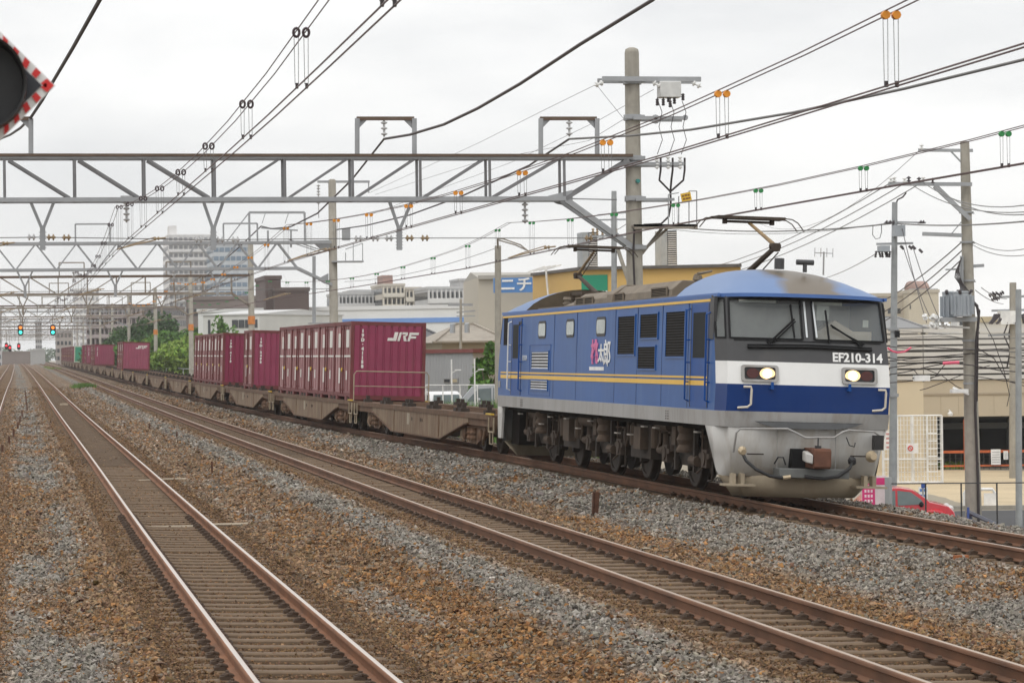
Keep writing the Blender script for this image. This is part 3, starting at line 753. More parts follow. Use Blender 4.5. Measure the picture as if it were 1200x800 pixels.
# side details
dmats = [loco_dgrey, vent_dark, blue_up]
def side_louver(px0, px1, z0, z1, mats=None, n=None):
    y1, y0 = side_py(px0), side_py(px1)
    return grille(y0, y1, z0, z1, SX - .002, loco, 'side_louver', mats or [vent_dark if mats is None else mats[0], black_paint, blue_door], n, .03, .009)
louv = mat('louver_blade_dark', (.018, .016, .014), .95, var=.2, spec=.05)
lm = [louv, black_paint, blue_up]
side_louver(774.5, 796.5, 2.13, 2.87, lm, 17); side_louver(745, 765, 2.44, 2.86, lm, 10); side_louver(743, 763, 1.93, 2.32, lm, 9); side_louver(719.5, 739, 2.17, 2.85, lm, 16)
lw = [mat('louver_blade_pale', (.55, .56, .57), .5), black_paint, blue_up]
side_louver(621, 640.5, 1.90, 2.26, lw, 6); side_louver(620.5, 640, 1.49, 1.69, lw, 4)
mb = MB(); y1, y0 = side_py(618.5), side_py(642.5)
for a, b in ((1.38, 1.395), (2.38, 2.395)): mb.box(SX - .006, SX + .01, y0, y1, a, b)
for y in (y0, y1): mb.box(SX - .006, SX + .01, y - .01, y + .01, 1.38, 2.395)
mb.build('service_hatch', blue_door, loco)
for px0, px1 in ((694.5, 704.5), (660, 668.5), (628, 636)):
    y1, y0 = side_py(px0), side_py(px1); z0, z1 = 2.54, 2.83
    def rr(y0, y1, z0, z1, r, x):
        pts = []
        for cyy, czz, a0 in ((y1 - r, z1 - r, 0), (y0 + r, z1 - r, 90), (y0 + r, z0 + r, 180), (y1 - r, z0 + r, 270)):
            for k in range(4): a = R(a0 + 30*k); pts.append((x, cyy + r*math.cos(a), czz + r*math.sin(a)))
        return pts
    mb = MB(); mb.prism(rr(y0 - .03, y1 + .03, z0 - .03, z1 + .03, .10, SX + .01), (-.016, 0, 0)); f = mb.build('side_window', dark_steel, loco)
    mb = MB(); mb.prism(rr(y0 + .02, y1 - .02, z0 + .02, z1 - .02, .07, SX), (-.009, 0, 0)); mb.build('pane', mat('side_glass', (.30, .34, .31), .12, var=.3, scale=2.0), f)
def cab_door(pa, pb, flip):
    y1, y0 = side_py(pa), side_py(pb)
    mb = MB(); mb.box(SX - .006, SX + .02, y0, y1, 1.36, 2.95, 0); mb.box(SX - .010, SX - .004, y0 + .02, y0 + .05, 1.36, 2.95, 1); mb.box(SX - .010, SX - .004, y1 - .05, y1 - .02, 1.36, 2.95, 1)
    d = mb.build('cab_door', [blue_door, loco_dgrey], loco)
    mb = MB(); mb.box(SX - .009, SX - .004, y0 + .22, y1 - .16, 2.12, 2.82); mb.build('door_window', mat('door_glass', (.02, .023, .025), .6, spec=.1), d)
    for y, col_, z1 in ((y0 - .06, blue_door, 2.78), (y1 + .06, loco_white if flip else blue_door, 2.86)):
        mb = MB(); mb.tube([(SX, y, 1.45), (SX - .07, y, 1.48), (SX - .07, y, z1), (SX, y, z1 + .03)], .016, 6)
        for z in (1.75, 2.05, 2.4): mb.cyl((SX, y, z), (SX - .07, y, z), .012, 5)
        mb.build('door_handrail', col_, d)
cab_door(803, 824, False); cab_door(597.5, 609, True)
mb = MB(); mb.box(SX - .005, SX + .03, LL - 1.42, LL - .99, 2.40, 2.98); mb.build('rear_side_glazing', vent_dark, loco)
mb = MB(); y1, y0 = side_py(826.5), side_py(835.5); mb.box(SX - .004, SX + .05, .62, .90, 2.40, 3.03); mb.build('front_side_glazing', loco_dgrey, loco)
for px, z in ((606.2, 2.84), (608, 2.84)):
    mb = MB(); y = side_py(px); mb.lathe((SX + .01, y, z), (-1, 0, 0), [(0, .05), (.03, .045), (.035, .02)], 8); mb.build('side_lamp', dark_steel, loco)
for px in (585.2,):
    mb = MB(); y = side_py(px); mb.box(SX - .02, SX + .01, y - .07, y + .07, 1.50, 1.64); mb.build('end_step_plate', loco_grey, loco)
mb = MB()
for px in (612, 780):
    for dz in (0, .04, .08, .12): mb.lathe((SX - .012, side_py(px), 1.15 + dz), (-1, 0, 0), [(0, .012), (.012, .01)], 6)
    for dz in (0, .04, .08, .12): mb.lathe((SX - .012, side_py(px) + .14, 1.15 + dz), (-1, 0, 0), [(0, .012), (.012, .01)], 6)
mb.build('sill_bolts', loco_brown, loco)
pale_txt = mat('faded_white_lettering', (.46, .50, .56), .5)
pink = mat('pink_lettering', (.70, .16, .36), .5); white_txt = mat('white_lettering', (.80, .80, .78), .45)
xs_, us_ = (0, -1, 0), (0, 0, 1)
put_text('side_number', 'EF210-314', .15, pale_txt, (SX - .006, side_py(613), 2.12), xs_, us_, loco, bold=.003, width=.75)
put_text('side_lettering', '桃', .46, pink, (SX - .008, side_py(693.2), 2.20), xs_, us_, loco, width=1.35, bold=.012)
put_text('side_lettering', '太', .34, white_txt, (SX - .008, side_py(700.5), 2.18), xs_, us_, loco, width=1.5, bold=.008)
put_text('side_lettering', '郎', .50, white_txt, (SX - .008, side_py(707.5), 2.17), xs_, us_, loco, width=1.25, bold=.006)
mb = MB(); y1, y0 = side_py(687.5), side_py(704); mb.box(SX - .007, SX, y0, y1, 1.90, 1.965); mb.build('name_plate', white_txt, loco)

for px in (646, 672, 716, 741.5, 770, 800):
    mb = MB(); y = side_py(px); mb.box(SX - .003, SX + .01, y - .018, y + .018, 1.34, 2.97); mb.build('panel_seam', mat('seam_blue', (.010, .045, .15), .5), loco)
for x0 in (-.03, .13):
    mb = MB(); a = face(x0, 2.46, .012); b = face(x0 + (.0 if x0 < 0 else -.02), 3.0, .012); mb.beam(a, b, .028, .012); mb.build('window_edge_strip', mat('strip_pale', (.62, .65, .66), .4), loco)
# front fittings
put_text('front_number', 'EF210-314', .19, white_txt, face(.78, 2.170, .022) + np.array([0, .012, 0]), (1, .06, 0), (0, .20, 1), loco, bold=.006, width=1.02)
for s in (-1, 1):
    c = face(s*.80, 1.905)
    a = bpy.data.objects.new('headlight_unit', None); COL.objects.link(a); a.parent = loco
    sl = .08/1.3*s
    def hp(x, z, o): return c + np.array([x, sl*x*1.0 - o + .176*(z), z])
    mb = MB()
    W_, H_ = .29, .125
    def rrect(w_, h_, r, o):
        pts = []
        for cx_, cz_, a0 in ((w_ - r, h_ - r, 0), (-w_ + r, h_ - r, 90), (-w_ + r, -h_ + r, 180), (w_ - r, -h_ + r, 270)):
            for k in range(4): an = R(a0 + 30*k); pts.append(hp(cx_ + r*math.cos(an), cz_ + r*math.sin(an), o))
        return pts
    o_, i_ = rrect(W_, H_, .04, .040), rrect(W_ - .045, H_ - .035, .03, .040)
    n = len(o_); b_ = rrect(W_, H_, .04, -.02); d_ = rrect(W_ - .045, H_ - .035, .03, .008)
    mb.loft([b_, o_, i_, d_], closed=True); mb.build('lamp_frame', loco_grey, a)
    mb = MB(); mb.add(rrect(W_ - .04, H_ - .03, .03, .014), [tuple(range(n - 1, -1, -1))]); mb.build('lamp_backing', mat('lamp_recess', (.012, .010, .010), .4), a)
    inn = -s
    mb = MB(); cc = hp(inn*.115, 0, .022)
    mb.add([cc + np.array([.072*math.cos(t_), 0, .066*math.sin(t_)])*1.0 + np.array([0, -.010, 0]) for t_ in np.linspace(0, 2*math.pi, 24, endpoint=False)], [tuple(range(24))])
    mb.build('headlight', mat('headlight_lit', (1, .9, .7), .3, emit=(1.0, .80, .50), estr=4.0), a)
    mb = MB(); mb.add([cc + np.array([.122*math.cos(t_), -.006, .084*math.sin(t_)]) for t_ in np.linspace(0, 2*math.pi, 24, endpoint=False)], [tuple(range(24))])
    mb.build('lamp_reflector', mat('headlight_glow', (.9, .7, .4), .3, emit=(1.0, .62, .26), estr=1.1), a)
    mb = MB(); cc = hp(-inn*.115, 0, .022); mb.add([cc + np.array([.10*math.cos(t_), -.008, .075*math.sin(t_)]) for t_ in np.linspace(0, 2*math.pi, 24, endpoint=False)], [tuple(range(24))])
    mb.build('tail_light', mat('tail_light_off', (.075, .012, .010), .15), a)
rail_w = mat('handrail_cream', (.66, .60, .50), .45, var=.1)
for s in (-1, 1):
    x = s*1.08
    t_ = [face(x + .03, 1.70, .02), face(x + .12, 1.70, .10), face(x + .13, 1.66, .10), face(x + .13, 1.44, .10), face(x + .08, 1.40, .10), face(x - .05, 1.385, .02)]
    mb = MB(); mb.tube(t_, .018, 7); mb.build('front_handrail', rail_w, loco)
    mb = MB(); p = face(s*.62, 1.70); mb.box(p[0] - .03, p[0] + .03, p[1] - .07, p[1] + .02, 1.67, 1.70); mb.box(p[0] - .02, p[0] + .02, p[1] - .08, p[1] - .05, 1.67, 1.78); mb.build('lamp_bracket', blue_door, loco)
def wiper(x0, x1, z1, xb):
    mb = MB(); p, q = face(x0, 2.38, .03), face(x1, z1, .06)
    mb.beam(p, q, .03, .025); mb.beam(p + np.array([.06, 0, 0]), q + np.array([.02, 0, -.03]), .018, .018)
    mb.beam(face(xb, z1 - .28, .05), face(xb - .02, z1 + .22, .05), .022, .03)
    mb.lathe(p + np.array([0, .04, 0]), (0, -1, 0), [(0, .05), (.05, .045)], 8)
    mb.build('wiper', black_paint, loco)
wiper(-.62, -.22, 2.73, -.24); wiper(.84, .36, 2.66, .32)
mb = MB(); pts = [face(x, 2.315 - .02*abs(x), .03) for x in np.linspace(-.98, 1.02, 9)]; mb.tube(pts, .022, 6); mb.tube([p + np.array([0, .01, .035]) for p in pts], .012, 5); mb.build('wiper_linkage', black_paint, loco)
mb = MB(); pts = [face(x, 2.40, .012) for x in np.linspace(-1.18, 1.18, 9)]; mb.tube(pts, .006, 4); mb.build('panel_seam', black_paint, loco)
# lower front: recess, skirt, coupler, hoses, plough
mb = MB(); pts = [(x, .035 - .05*0 - .10*(1 - (x/.86)**2)*0 - .012, 1.19 - (.10*(1 - abs(x/.86)**4))) for x in np.linspace(-.86, .86, 15)]
mb.prism([(x, .02, 1.185) for x in np.linspace(-.86, .86, 15)] + [(p[0], .02, p[2]) for p in pts[::-1]], (0, .05, 0)); mb.build('coupler_recess', mat('recess_grey', (.10, .105, .11), .6), loco)
def skirt(flip):
    mb = MB(); secs = []
    for z in (.36, .70, 1.10):
        h = hw(z); y = yf(z) + .03
        yb_ = y + .55 + .0*(z)
        yb_ = float(np.interp(z, [.36, 1.10], [.62, .98]))
        ring = [(-h, yb_, z), (-h, y + .36, z), (-h + .15, y + .05, z), (0, y + .02, z), (h - .15, y + .05, z), (h, y + .36, z), (h, yb_, z)]
        if flip: ring = [mirror(p) for p in ring][::-1]
        secs.append(ring)
    mb.loft(secs); s = mb.build('front_skirt' if not flip else 'rear_skirt', loco_skirt, loco, sharp=12)
    sm = s.modifiers.new('thickness', 'SOLIDIFY'); sm.thickness = .03; sm.offset = 0
    return s
skirt(False); skirt(True)
mb = MB(); mb.box(-.24, -.03, .10, .30, .50, .79); mb.build('coupler_opening', black_paint, loco)
for x in (-.47, .47):
    mb = MB(); mb.box(x - .004, x + .004, .135, .16, .38, 1.08); mb.build('skirt_seam', loco_grey, loco)
mb = MB(); mb.box(-.02, .26, -.30, .25, .51, .81); mb.prism([(-.02, -.30, .53), (-.02, -.30, .79), (.26, -.30, .79), (.26, -.30, .53)], (0, -.03, 0)); cp = mb.build('coupler', mat('coupler_rust', (.125, .052, .030), .8, var=.35, scale=4), loco, bevel=.03)
mb = MB(); mb.prism([(-.03, -.33, .57), (-.14, -.27, .60), (-.14, -.10, .62), (-.03, -.05, .62)], (0, 0, .15)); mb.build('knuckle', loco_skirt, cp, bevel=.02)
mb = MB(); mb.cyl((.08, -.2, .80), (.08, -.2, .97), .012, 6); mb.box(.04, .12, -.24, -.16, .80, .85); mb.build('knuckle_pin', dark_steel, cp)
mb = MB(); mb.tube([(-1.16, .16, .72), (-1.17, -.02, 1.02), (-1.12, -.06, 1.075), (-.38, -.08, 1.09), (-.26, -.10, 1.04), (-.10, -.12, .965), (.36, -.12, .975), (.50, -.09, 1.06), (.60, -.08, 1.09), (1.02, -.04, 1.075), (1.12, .02, 1.03), (1.13, .14, .92)], .017, 7); mb.build('uncoupling_lever', loco_grey, loco)
mb = MB(); mb.box(-.50, .62, -.12, .22, .36, .50); mb.build('coupler_step', mat('step_grey', (.13, .135, .13), .6), loco, bevel=.01)
hose = mat('rubber_hose', (.018, .018, .019), .6); brass = mat('valve_brass', (.52, .42, .28), .4, .3)
for pts, vx in (([(-1.06, .02, .72), (-1.02, -.08, .60), (-.88, -.14, .48), (-.66, -.16, .385), (-.45, -.14, .36)], (-1.06, .06, .76)), ([(.70, .0, .62), (.62, -.12, .52), (.42, -.17, .40), (.20, -.17, .36), (.02, -.15, .37)], (.70, .06, .64))):
    mb = MB(); mb.tube(pts, .026, 8); h_ = mb.build('brake_hose', hose, loco)
    mb = MB(); mb.lathe(vx, (0, -1, -.3), [(0, .06), (.04, .07), (.07, .05), (.12, .045)], 8); mb.cyl(pts[-1], (pts[-1][0] + (.12 if vx[0] < 0 else -.12), pts[-1][1], pts[-1][2] + .02), .03, 8); mb.build('hose_valve', brass if vx[0] < 0 else dark_steel, h_)
mb = MB(); mb.lathe((1.02, .08, .70), (0, -1, 0), [(0, .09), (.05, .09), (.09, .06), (.14, .05)], 10); mb.build('end_valve', brass, loco)
mb = MB(); mb.box(1.06, 1.20, .0, .16, .80, 1.02); mb.build('junction_socket', mat('socket_black', (.02, .019, .018), .5), loco)
for x in (-.83, .83): 
    mb = MB(); mb.tube([(x - .12, .12, .70), (x - .12, .06, .70), (x + .12, .06, .70), (x + .12, .12, .70)], .012, 6); mb.build('skirt_step_handle', loco_brown, loco)
mb = MB(); mb.tube([(.62, .09, .98), (.66, .05, .86), (.74, .05, .84), (.76, .07, .90)], .010, 5); mb.build('chain_hook', dark_steel, loco)
mb = MB(); mb.tube([(-.52, .11, .56), (-.48, .04, .66), (-.40, .04, .66), (-.34, .1, .55)], .013, 5); mb.build('skirt_shackle', dark_steel, loco)
def plough(flip):
    mb = MB(); top = [(-1.27, .62, .36), (-1.12, .42, .36), (0, .18, .36), (1.12, .42, .36), (1.27, .62, .36)]
    bot = [(-1.00, .78, .05), (-.86, .48, .05), (0, .26, .05), (.86, .48, .05), (1.00, .78, .05)]
    if flip: top = [mirror(p) for p in top][::-1]; bot = [mirror(p) for p in bot][::-1]
    mb.loft([bot, [tuple(lerp(a, b, .5)) for a, b in zip(bot, top)], top]); o = mb.build('plough_blade', loco_plough, loco, sharp=20)
    sm = o.modifiers.new('thickness', 'SOLIDIFY'); sm.thickness = .03
plough(False); plough(True)
mb = MB(); mb.box(-1.12, 1.12, LL - 1.6, LL - .75, .30, 1.06); mb.build('end_shade_block', mat('underframe_shade_black', (.014, .011, .009), .95, spec=.1), loco)  # black block added inside the rear skirt to stand in for shade
for s in (-1, 1):
    mb = MB(); x = s*1.06; mb.box(x - .25, x + .25, .10, .38, .215, .245); mb.box(x - .10, x - .04, .2, .36, .245, .40); mb.box(x + .04, x + .1, .2, .36, .245, .40); mb.build('shunter_step', loco_plough, loco)
# end bracket of the rear skirt seen on the near side
mb = MB(); y1 = LL - .35; mb.prism([(SX + .02, y1, 1.10), (SX + .02, y1 - .62, 1.10), (SX + .02, y1 - .50, .42), (SX + .02, y1 - .15, .42)], (.05, 0, 0)); mb.build('rear_corner_plate', loco_skirt, loco)

# bogies
def wheelset(y, r, parent, x=.566):
    mb = MB()
    for s in (-1, 1):
        mb.lathe((s*(x - .065), y, r), (s, 0, 0), [(-.03, r + .028), (0, r + .026), (.006, r), (.11, r - .006), (.125, r - .03), (.125, r - .085), (.10, r - .10), (.09, r*.42), (.125, r*.36), (.15, r*.22), (.16, .01)], 28)
    mb.cyl((-x, y, r), (x, y, r), .085, 10)
    return mb.build('wheelset', wheel_mat, parent, sharp=30)
def loco_bogie(yc):
    b = bpy.data.objects.new('bogie', None); COL.objects.link(b); b.parent = loco
    wb = 1.31
    for v in (-wb, wb): wheelset(yc + v, .56, b)
    mb = MB()
    for s in (-1, 1):
        x = s*.98
        mb.prism([(x - .06, yc - wb - .50, .66), (x - .06, yc - wb - .50, .84), (x - .06, yc - .75, .84), (x - .06, yc - .5, .60), (x - .06, yc + .5, .60), (x - .06, yc + .75, .84), (x - .06, yc + wb + .50, .84), (x - .06, yc + wb + .50, .66), (x - .06, yc + .85, .62), (x - .06, yc + .55, .40), (x - .06, yc - .55, .40), (x - .06, yc - .85, .62)], (.12, 0, 0))
    for v in (-wb - .42, 0, wb + .42): mb.beam((-.95, yc + v, .70), (.95, yc + v, .70), .16, .18)
    mb.build('side_frame', loco_brown, b)
    axm = mat('axle_box_dirt', (.056, .038, .026), .85, var=.35, scale=4); rgm = mat('rigging_dirt', (.075, .050, .033), .85, var=.3, scale=4)
    def one(name, m_, fn): mb = MB(); fn(mb); return mb.build(name, m_, b)
    for s in (-1, 1):
        x = s*1.05
        for v in (-wb, wb):
            def f(mb):
                mb.box(x - .11, x + .09, yc + v - .30, yc + v + .30, .56, .64); mb.box(x - .11, x + .09, yc + v - .17, yc + v + .17, .42, .70); mb.cyl((x - .1, yc + v, .56), (x + s*.13, yc + v, .56), .11, 12)
                for d in (-.26, .26): mb.lathe((x, yc + v + d, .60), (0, 0, 1), [(0, .10), (.02, .10), (.03, .075), (.28, .075), (.29, .11), (.32, .11)], 10)
            one('axle_box', axm, f)
        x = s*1.10
        one('air_spring', rgm, lambda mb: mb.lathe((x, yc - .12, .62), (0, 0, 1), [(0, .20), (.04, .21), (.12, .17), (.2, .21), (.30, .17), (.36, .2), (.42, .2)], 14))
        one('sand_pipe', rgm, lambda mb: mb.tube([(x, yc + .35, .95), (x + s*.05, yc + .4, .7), (x, yc + .75, .52), (x - s*.05, yc + wb - .3, .48)], .028, 6))
        one('valve_box', rgm, lambda mb: mb.box(x - .10, x + .08, yc + .42, yc + .68, .72, 1.02))
        one('brake_cylinder', rgm, lambda mb: mb.cyl((x, yc - .75, .50), (x, yc - .35, .50), .085, 10))
        one('brake_cylinder', rgm, lambda mb: mb.cyl((x, yc + wb + .55, .60), (x, yc + wb + .2, .60), .07, 10))
        one('air_pipe', rgm, lambda mb: mb.tube([(x + s*.03, yc - 1.1, 1.05), (x + s*.03, yc - 1.1, .4), (x + s*.03, yc - .8, .32)], .02, 5))
        x = s*1.12
        for v in (-.62, .62): one('guard_bracket', loco_brown, lambda mb: mb.box(x - .03, x + .03, yc + v - .05, yc + v + .05, .32, 1.06))
        one('air_pipe', loco_brown, lambda mb: mb.tube([(x, yc - wb - .45, .90), (x, yc - wb - .40, .24), (x, yc - wb - .15, .22)], .02, 5))
for yc in (3.25, 9.35, 15.25): loco_bogie(yc)
for yc in (3.25, 9.35, 15.25):
    for s in (-1, 1):
        for v in (-1.31, 1.31):
            for e in (-1, 1):
                mb = MB(); y = yc + v + e*.60; mb.prism([(s*.74, y - .07, .95), (s*.74, y + .07, .95), (s*.74, y + .05 - e*.03, .30), (s*.74, y - .09 - e*.03, .34)], (s*.14, 0, 0)); mb.build('brake_hanger', loco_brown, loco)
for s in (-1, 1):
    for yb in (6.45, 12.35):
        mb = MB(); mb.box(s*.98 - .14, s*.98 + .14, yb - .75, yb + .75, .42, 1.0); mb.build('battery_box', loco_brown, loco)
    mb = MB(); mb.tube([(s*1.2, 1.4, 1.06), (s*1.2, 8.0, 1.05), (s*1.2, LL - 1.4, 1.06)], .035, 6); mb.build('cable_conduit', loco_brown, loco)
mb = MB(); mb.box(-1.25, 1.25, .9, LL - .9, 1.02, 1.30); mb.box(-.46, .46, 1.2, LL - 1.2, .34, 1.02); mb.build('underframe', mat('underframe_shade_black', (.014, .011, .009), .95, spec=.1), loco)  # underframe, plus a lower black centre box standing in for underside shade
ufm = mat('underfloor_dirt', (.068, .046, .030), .85, var=.35, scale=3); stm = mat('step_iron_pale', (.30, .27, .235), .6)
def one(name, m_, fn): mb = MB(); fn(mb); return mb.build(name, m_, loco)
for s in (-1, 1):
    for yb, L_, zb, h in ((6.15, .5, .58, .38), (12.2, .55, .55, .42)): one('underfloor_box', ufm, lambda mb: mb.box(s*1.15 - .12, s*1.15 + .12, yb - L_/2, yb + L_/2, zb, zb + h))
    for yb in (5.3, 6.9, 11.6, 13.0): one('sand_box', ufm, lambda mb: mb.lathe((s*1.12, yb, .62), (0, 0, 1), [(0, .09), (.05, .10), (.34, .10), (.38, .06), (.48, .05)], 10))
    for yb in (4.9, 7.3, 11.2, 13.4, 16.8, 1.25): one('air_pipe', ufm, lambda mb: mb.tube([(s*1.15, yb, 1.08), (s*1.15, yb, .72), (s*1.12, yb + .25, .60)], .03, 6))
    for y0, y1, z, r_ in ((10.1, 11.3, .98, .13), (4.4, 5.2, 1.0, .09), (15.6, 16.5, 1.0, .10)): one('air_reservoir', ufm, lambda mb: mb.cyl((s*1.1, y0, z), (s*1.1, y1, z), r_, 12))
    for y in (.95, 1.9, 4.7, 5.55, 6.6, 7.6, 9.9, 11.0, 12.1, 13.7, 14.6, 16.9):
        one('step_iron', stm, lambda mb: mb.box(s*1.22 - .03, s*1.22 + .10*s, y - .12, y + .12, .96 if int(y*10) % 2 else .80, .985 if int(y*10) % 2 else .825))
# ------------------------------------------------------------------ container wagons and containers
wag_brown = mat('wagon_brown', (.120, .070, .040), .85, var=.3, scale=2.5, dirt=(.17, .055, .025), damt=.45, dscale=1.5)
wag_sill = mat('wagon_sill', (.225, .168, .108), .8, var=.2, scale=1.4, dirt=(.12, .052, .024), damt=.8, dscale=1.9, streak=True)
wag_dark = mat('wagon_dark', (.038, .026, .019), .9, var=.3, scale=3)
wag_yellow = mat('wagon_yellow', (.60, .40, .04), .6, var=.25, scale=6)
wag_rail = mat('wagon_handrail', (.32, .26, .18), .7, var=.2)
PITCH = 21.4; WL = 20.7; DK = .93
def build_wagon():
    r = empty('container_wagon', (0, 0, 0), 'flat wagon', 'freight wagon', 'container flat wagons of the freight train')
    mb = MB()
    for s in (-1, 1): mb.box(s*.95 - .09, s*.95 + .09, .5, WL - .5, DK - .16, DK)
    for k in range(21): y = .6 + k*(WL - 1.2)/20; mb.box(-1.0, 1.0, y - .06, y + .06, DK - .12, DK - .02)
    for y in (.35, WL - .35): mb.box(-1.22, 1.22, y - .18, y + .18, DK - .26, DK - .01)
    mb.box(-.28, .28, .3, WL - .3, DK - .42, DK - .12)
    mb.build('deck_frame', wag_brown, r)
    c = WL/2
    for s in (-1, 1):
        x = s*1.20
        mb = MB()
        poly = [(x, c - 7.2, DK - .12), (x, c + 7.2, DK - .12), (x, c + 7.2, DK - .25), (x, c + 6.9, DK - .27), (x, c + 3.7, .22), (x, c - 3.7, .22), (x, c - 6.9, DK - .27), (x, c - 7.2, DK - .25)]
        mb.prism(poly, (-s*.025, 0, 0), 0)
        edge = poly[2:]
        for a, b in zip(edge[:-1], edge[1:]): mb.beam(np.array(a) + np.array([s*-.03, 0, 0]), np.array(b) + np.array([s*-.03, 0, 0]), .14, .03, 1)
        mb.beam((x - s*.03, .3, DK - .06), (x - s*.03, WL - .3, DK - .06), .10, .12, 1); mb.beam((x - s*.05, .3, DK - .2), (x - s*.05, WL - .3, DK - .2), .06, .16, 1)
        for yy in (-3.4, 3.4): mb.box(x - .02 + s*.0, x + .02, c + yy - .03, c + yy + .03, .25, DK - .05, 0)
        for yy in (-1.0, -.75, .55): mb.lathe((x + s*.001, c + yy, .62), (s, 0, 0), [(0, .05), (.008, .05)], 8, 2)
        mb.build('side_sill', [wag_sill, wag_brown, wag_dark], r)
        mb = MB()
        mb.box(x + s*.004 - .004, x + s*.004 + .004, c + .9, c + 1.3, .46, .76); mb.build('sill_marking', mat('marking_faded', (.33, .28, .21), .8), r)
    for yb in (c - 7.25, c + 7.25):
        b = bpy.data.objects.new('bogie', None); COL.objects.link(b); b.parent = r
        for v in (-.95, .95):
            o = wheelset(yb + v, .42, b)
        mb = MB()
        for s in (-1, 1):
            x = s*.99
            mb.prism([(x - .07, yb - 1.35, .42), (x - .07, yb - 1.25, .62), (x - .07, yb - .45, .70), (x - .07, yb + .45, .70), (x - .07, yb + 1.25, .62), (x - .07, yb + 1.35, .42), (x - .07, yb + .85, .36), (x - .07, yb + .42, .20), (x - .07, yb - .42, .20), (x - .07, yb - .85, .36)], (.14, 0, 0))
            for v in (-.95, .95): mb.lathe((x, yb + v, .42), (s, 0, 0), [(0, .15), (.12, .15), (.15, .10), (.17, .04)], 10)
            for v in (-.2, .2): mb.lathe((x + s*.09, yb + v, .28), (0, 0, 1), [(0, .10), (.06, .12), (.12, .09), (.18, .12), (.24, .09), (.3, .11)], 8)
        mb.box(-1.0, 1.0, yb - .2, yb + .2, .42, .66)
        mb.build('bogie_frame', wag_brown, b)
        for s in (-1, 1):
            for e in (-1, 1): mb = MB(); mb.tube([(s*1.05, yb + e*1.5, .72), (s*1.1, yb + e*1.35, .35), (s*1.05, yb + e*1.1, .22)], .035, 6); mb.build('brake_hanger', wag_sill, b)
    mb = MB(); mb.cyl((-.55, c - 2.4, .42), (-.55, c - .8, .42), .19, 12); mb.build('brake_reservoir', wag_dark, r)
    mb = MB(); mb.box(.1, .8, c - .2, c + .9, .3, .65); mb.build('brake_box', wag_dark, r)
    for y0, y1 in ((.0, -.42), (WL, WL + .42)):
        mb = MB(); mb.box(-.14, .14, min(y0, y1) - .1, max(y0, y1) + .1, .62, .86); mb.build('coupler', wag_dark, r)
    for y in (.18, WL - .18):
        for s in (-1, 1):
            x = s*1.24; mb = MB()
            mb.tube([(x, y - .28, DK - .05), (x, y - .28, DK - .38), (x, y + .28, DK - .38), (x, y + .28, DK - .05)], .022, 6)
            mb.tube([(x, y - .2, DK - .38), (x, y - .2, .28), (x, y + .12, .28), (x, y + .12, DK - .38)], .018, 5)
            mb.build('shunter_step', wag_rail, r)
    for s in (-1, 1):
        mb = MB(); mb.box(s*1.2 - .03, s*1.2 + .05, .3, .9, DK, DK + .035); mb.build('yellow_corner_edge', wag_yellow, r)
    g = MB(); g.box(-.11, .11, -.16, .16, 0, .10); g.box(-.05, .05, -.05, .05, .10, .2)
    first = None
    for k in range(5):
        for e in (.35, 3.45):
            for s in (-1, 1):
                y = .95 + k*3.74 + e
                if first is None: first = g.build('container_lock', wag_dark, r); o = first
                else: o = first.copy(); COL.objects.link(o); o.parent = r
                o.location = (s*1.06, y, DK - .01)
    return r

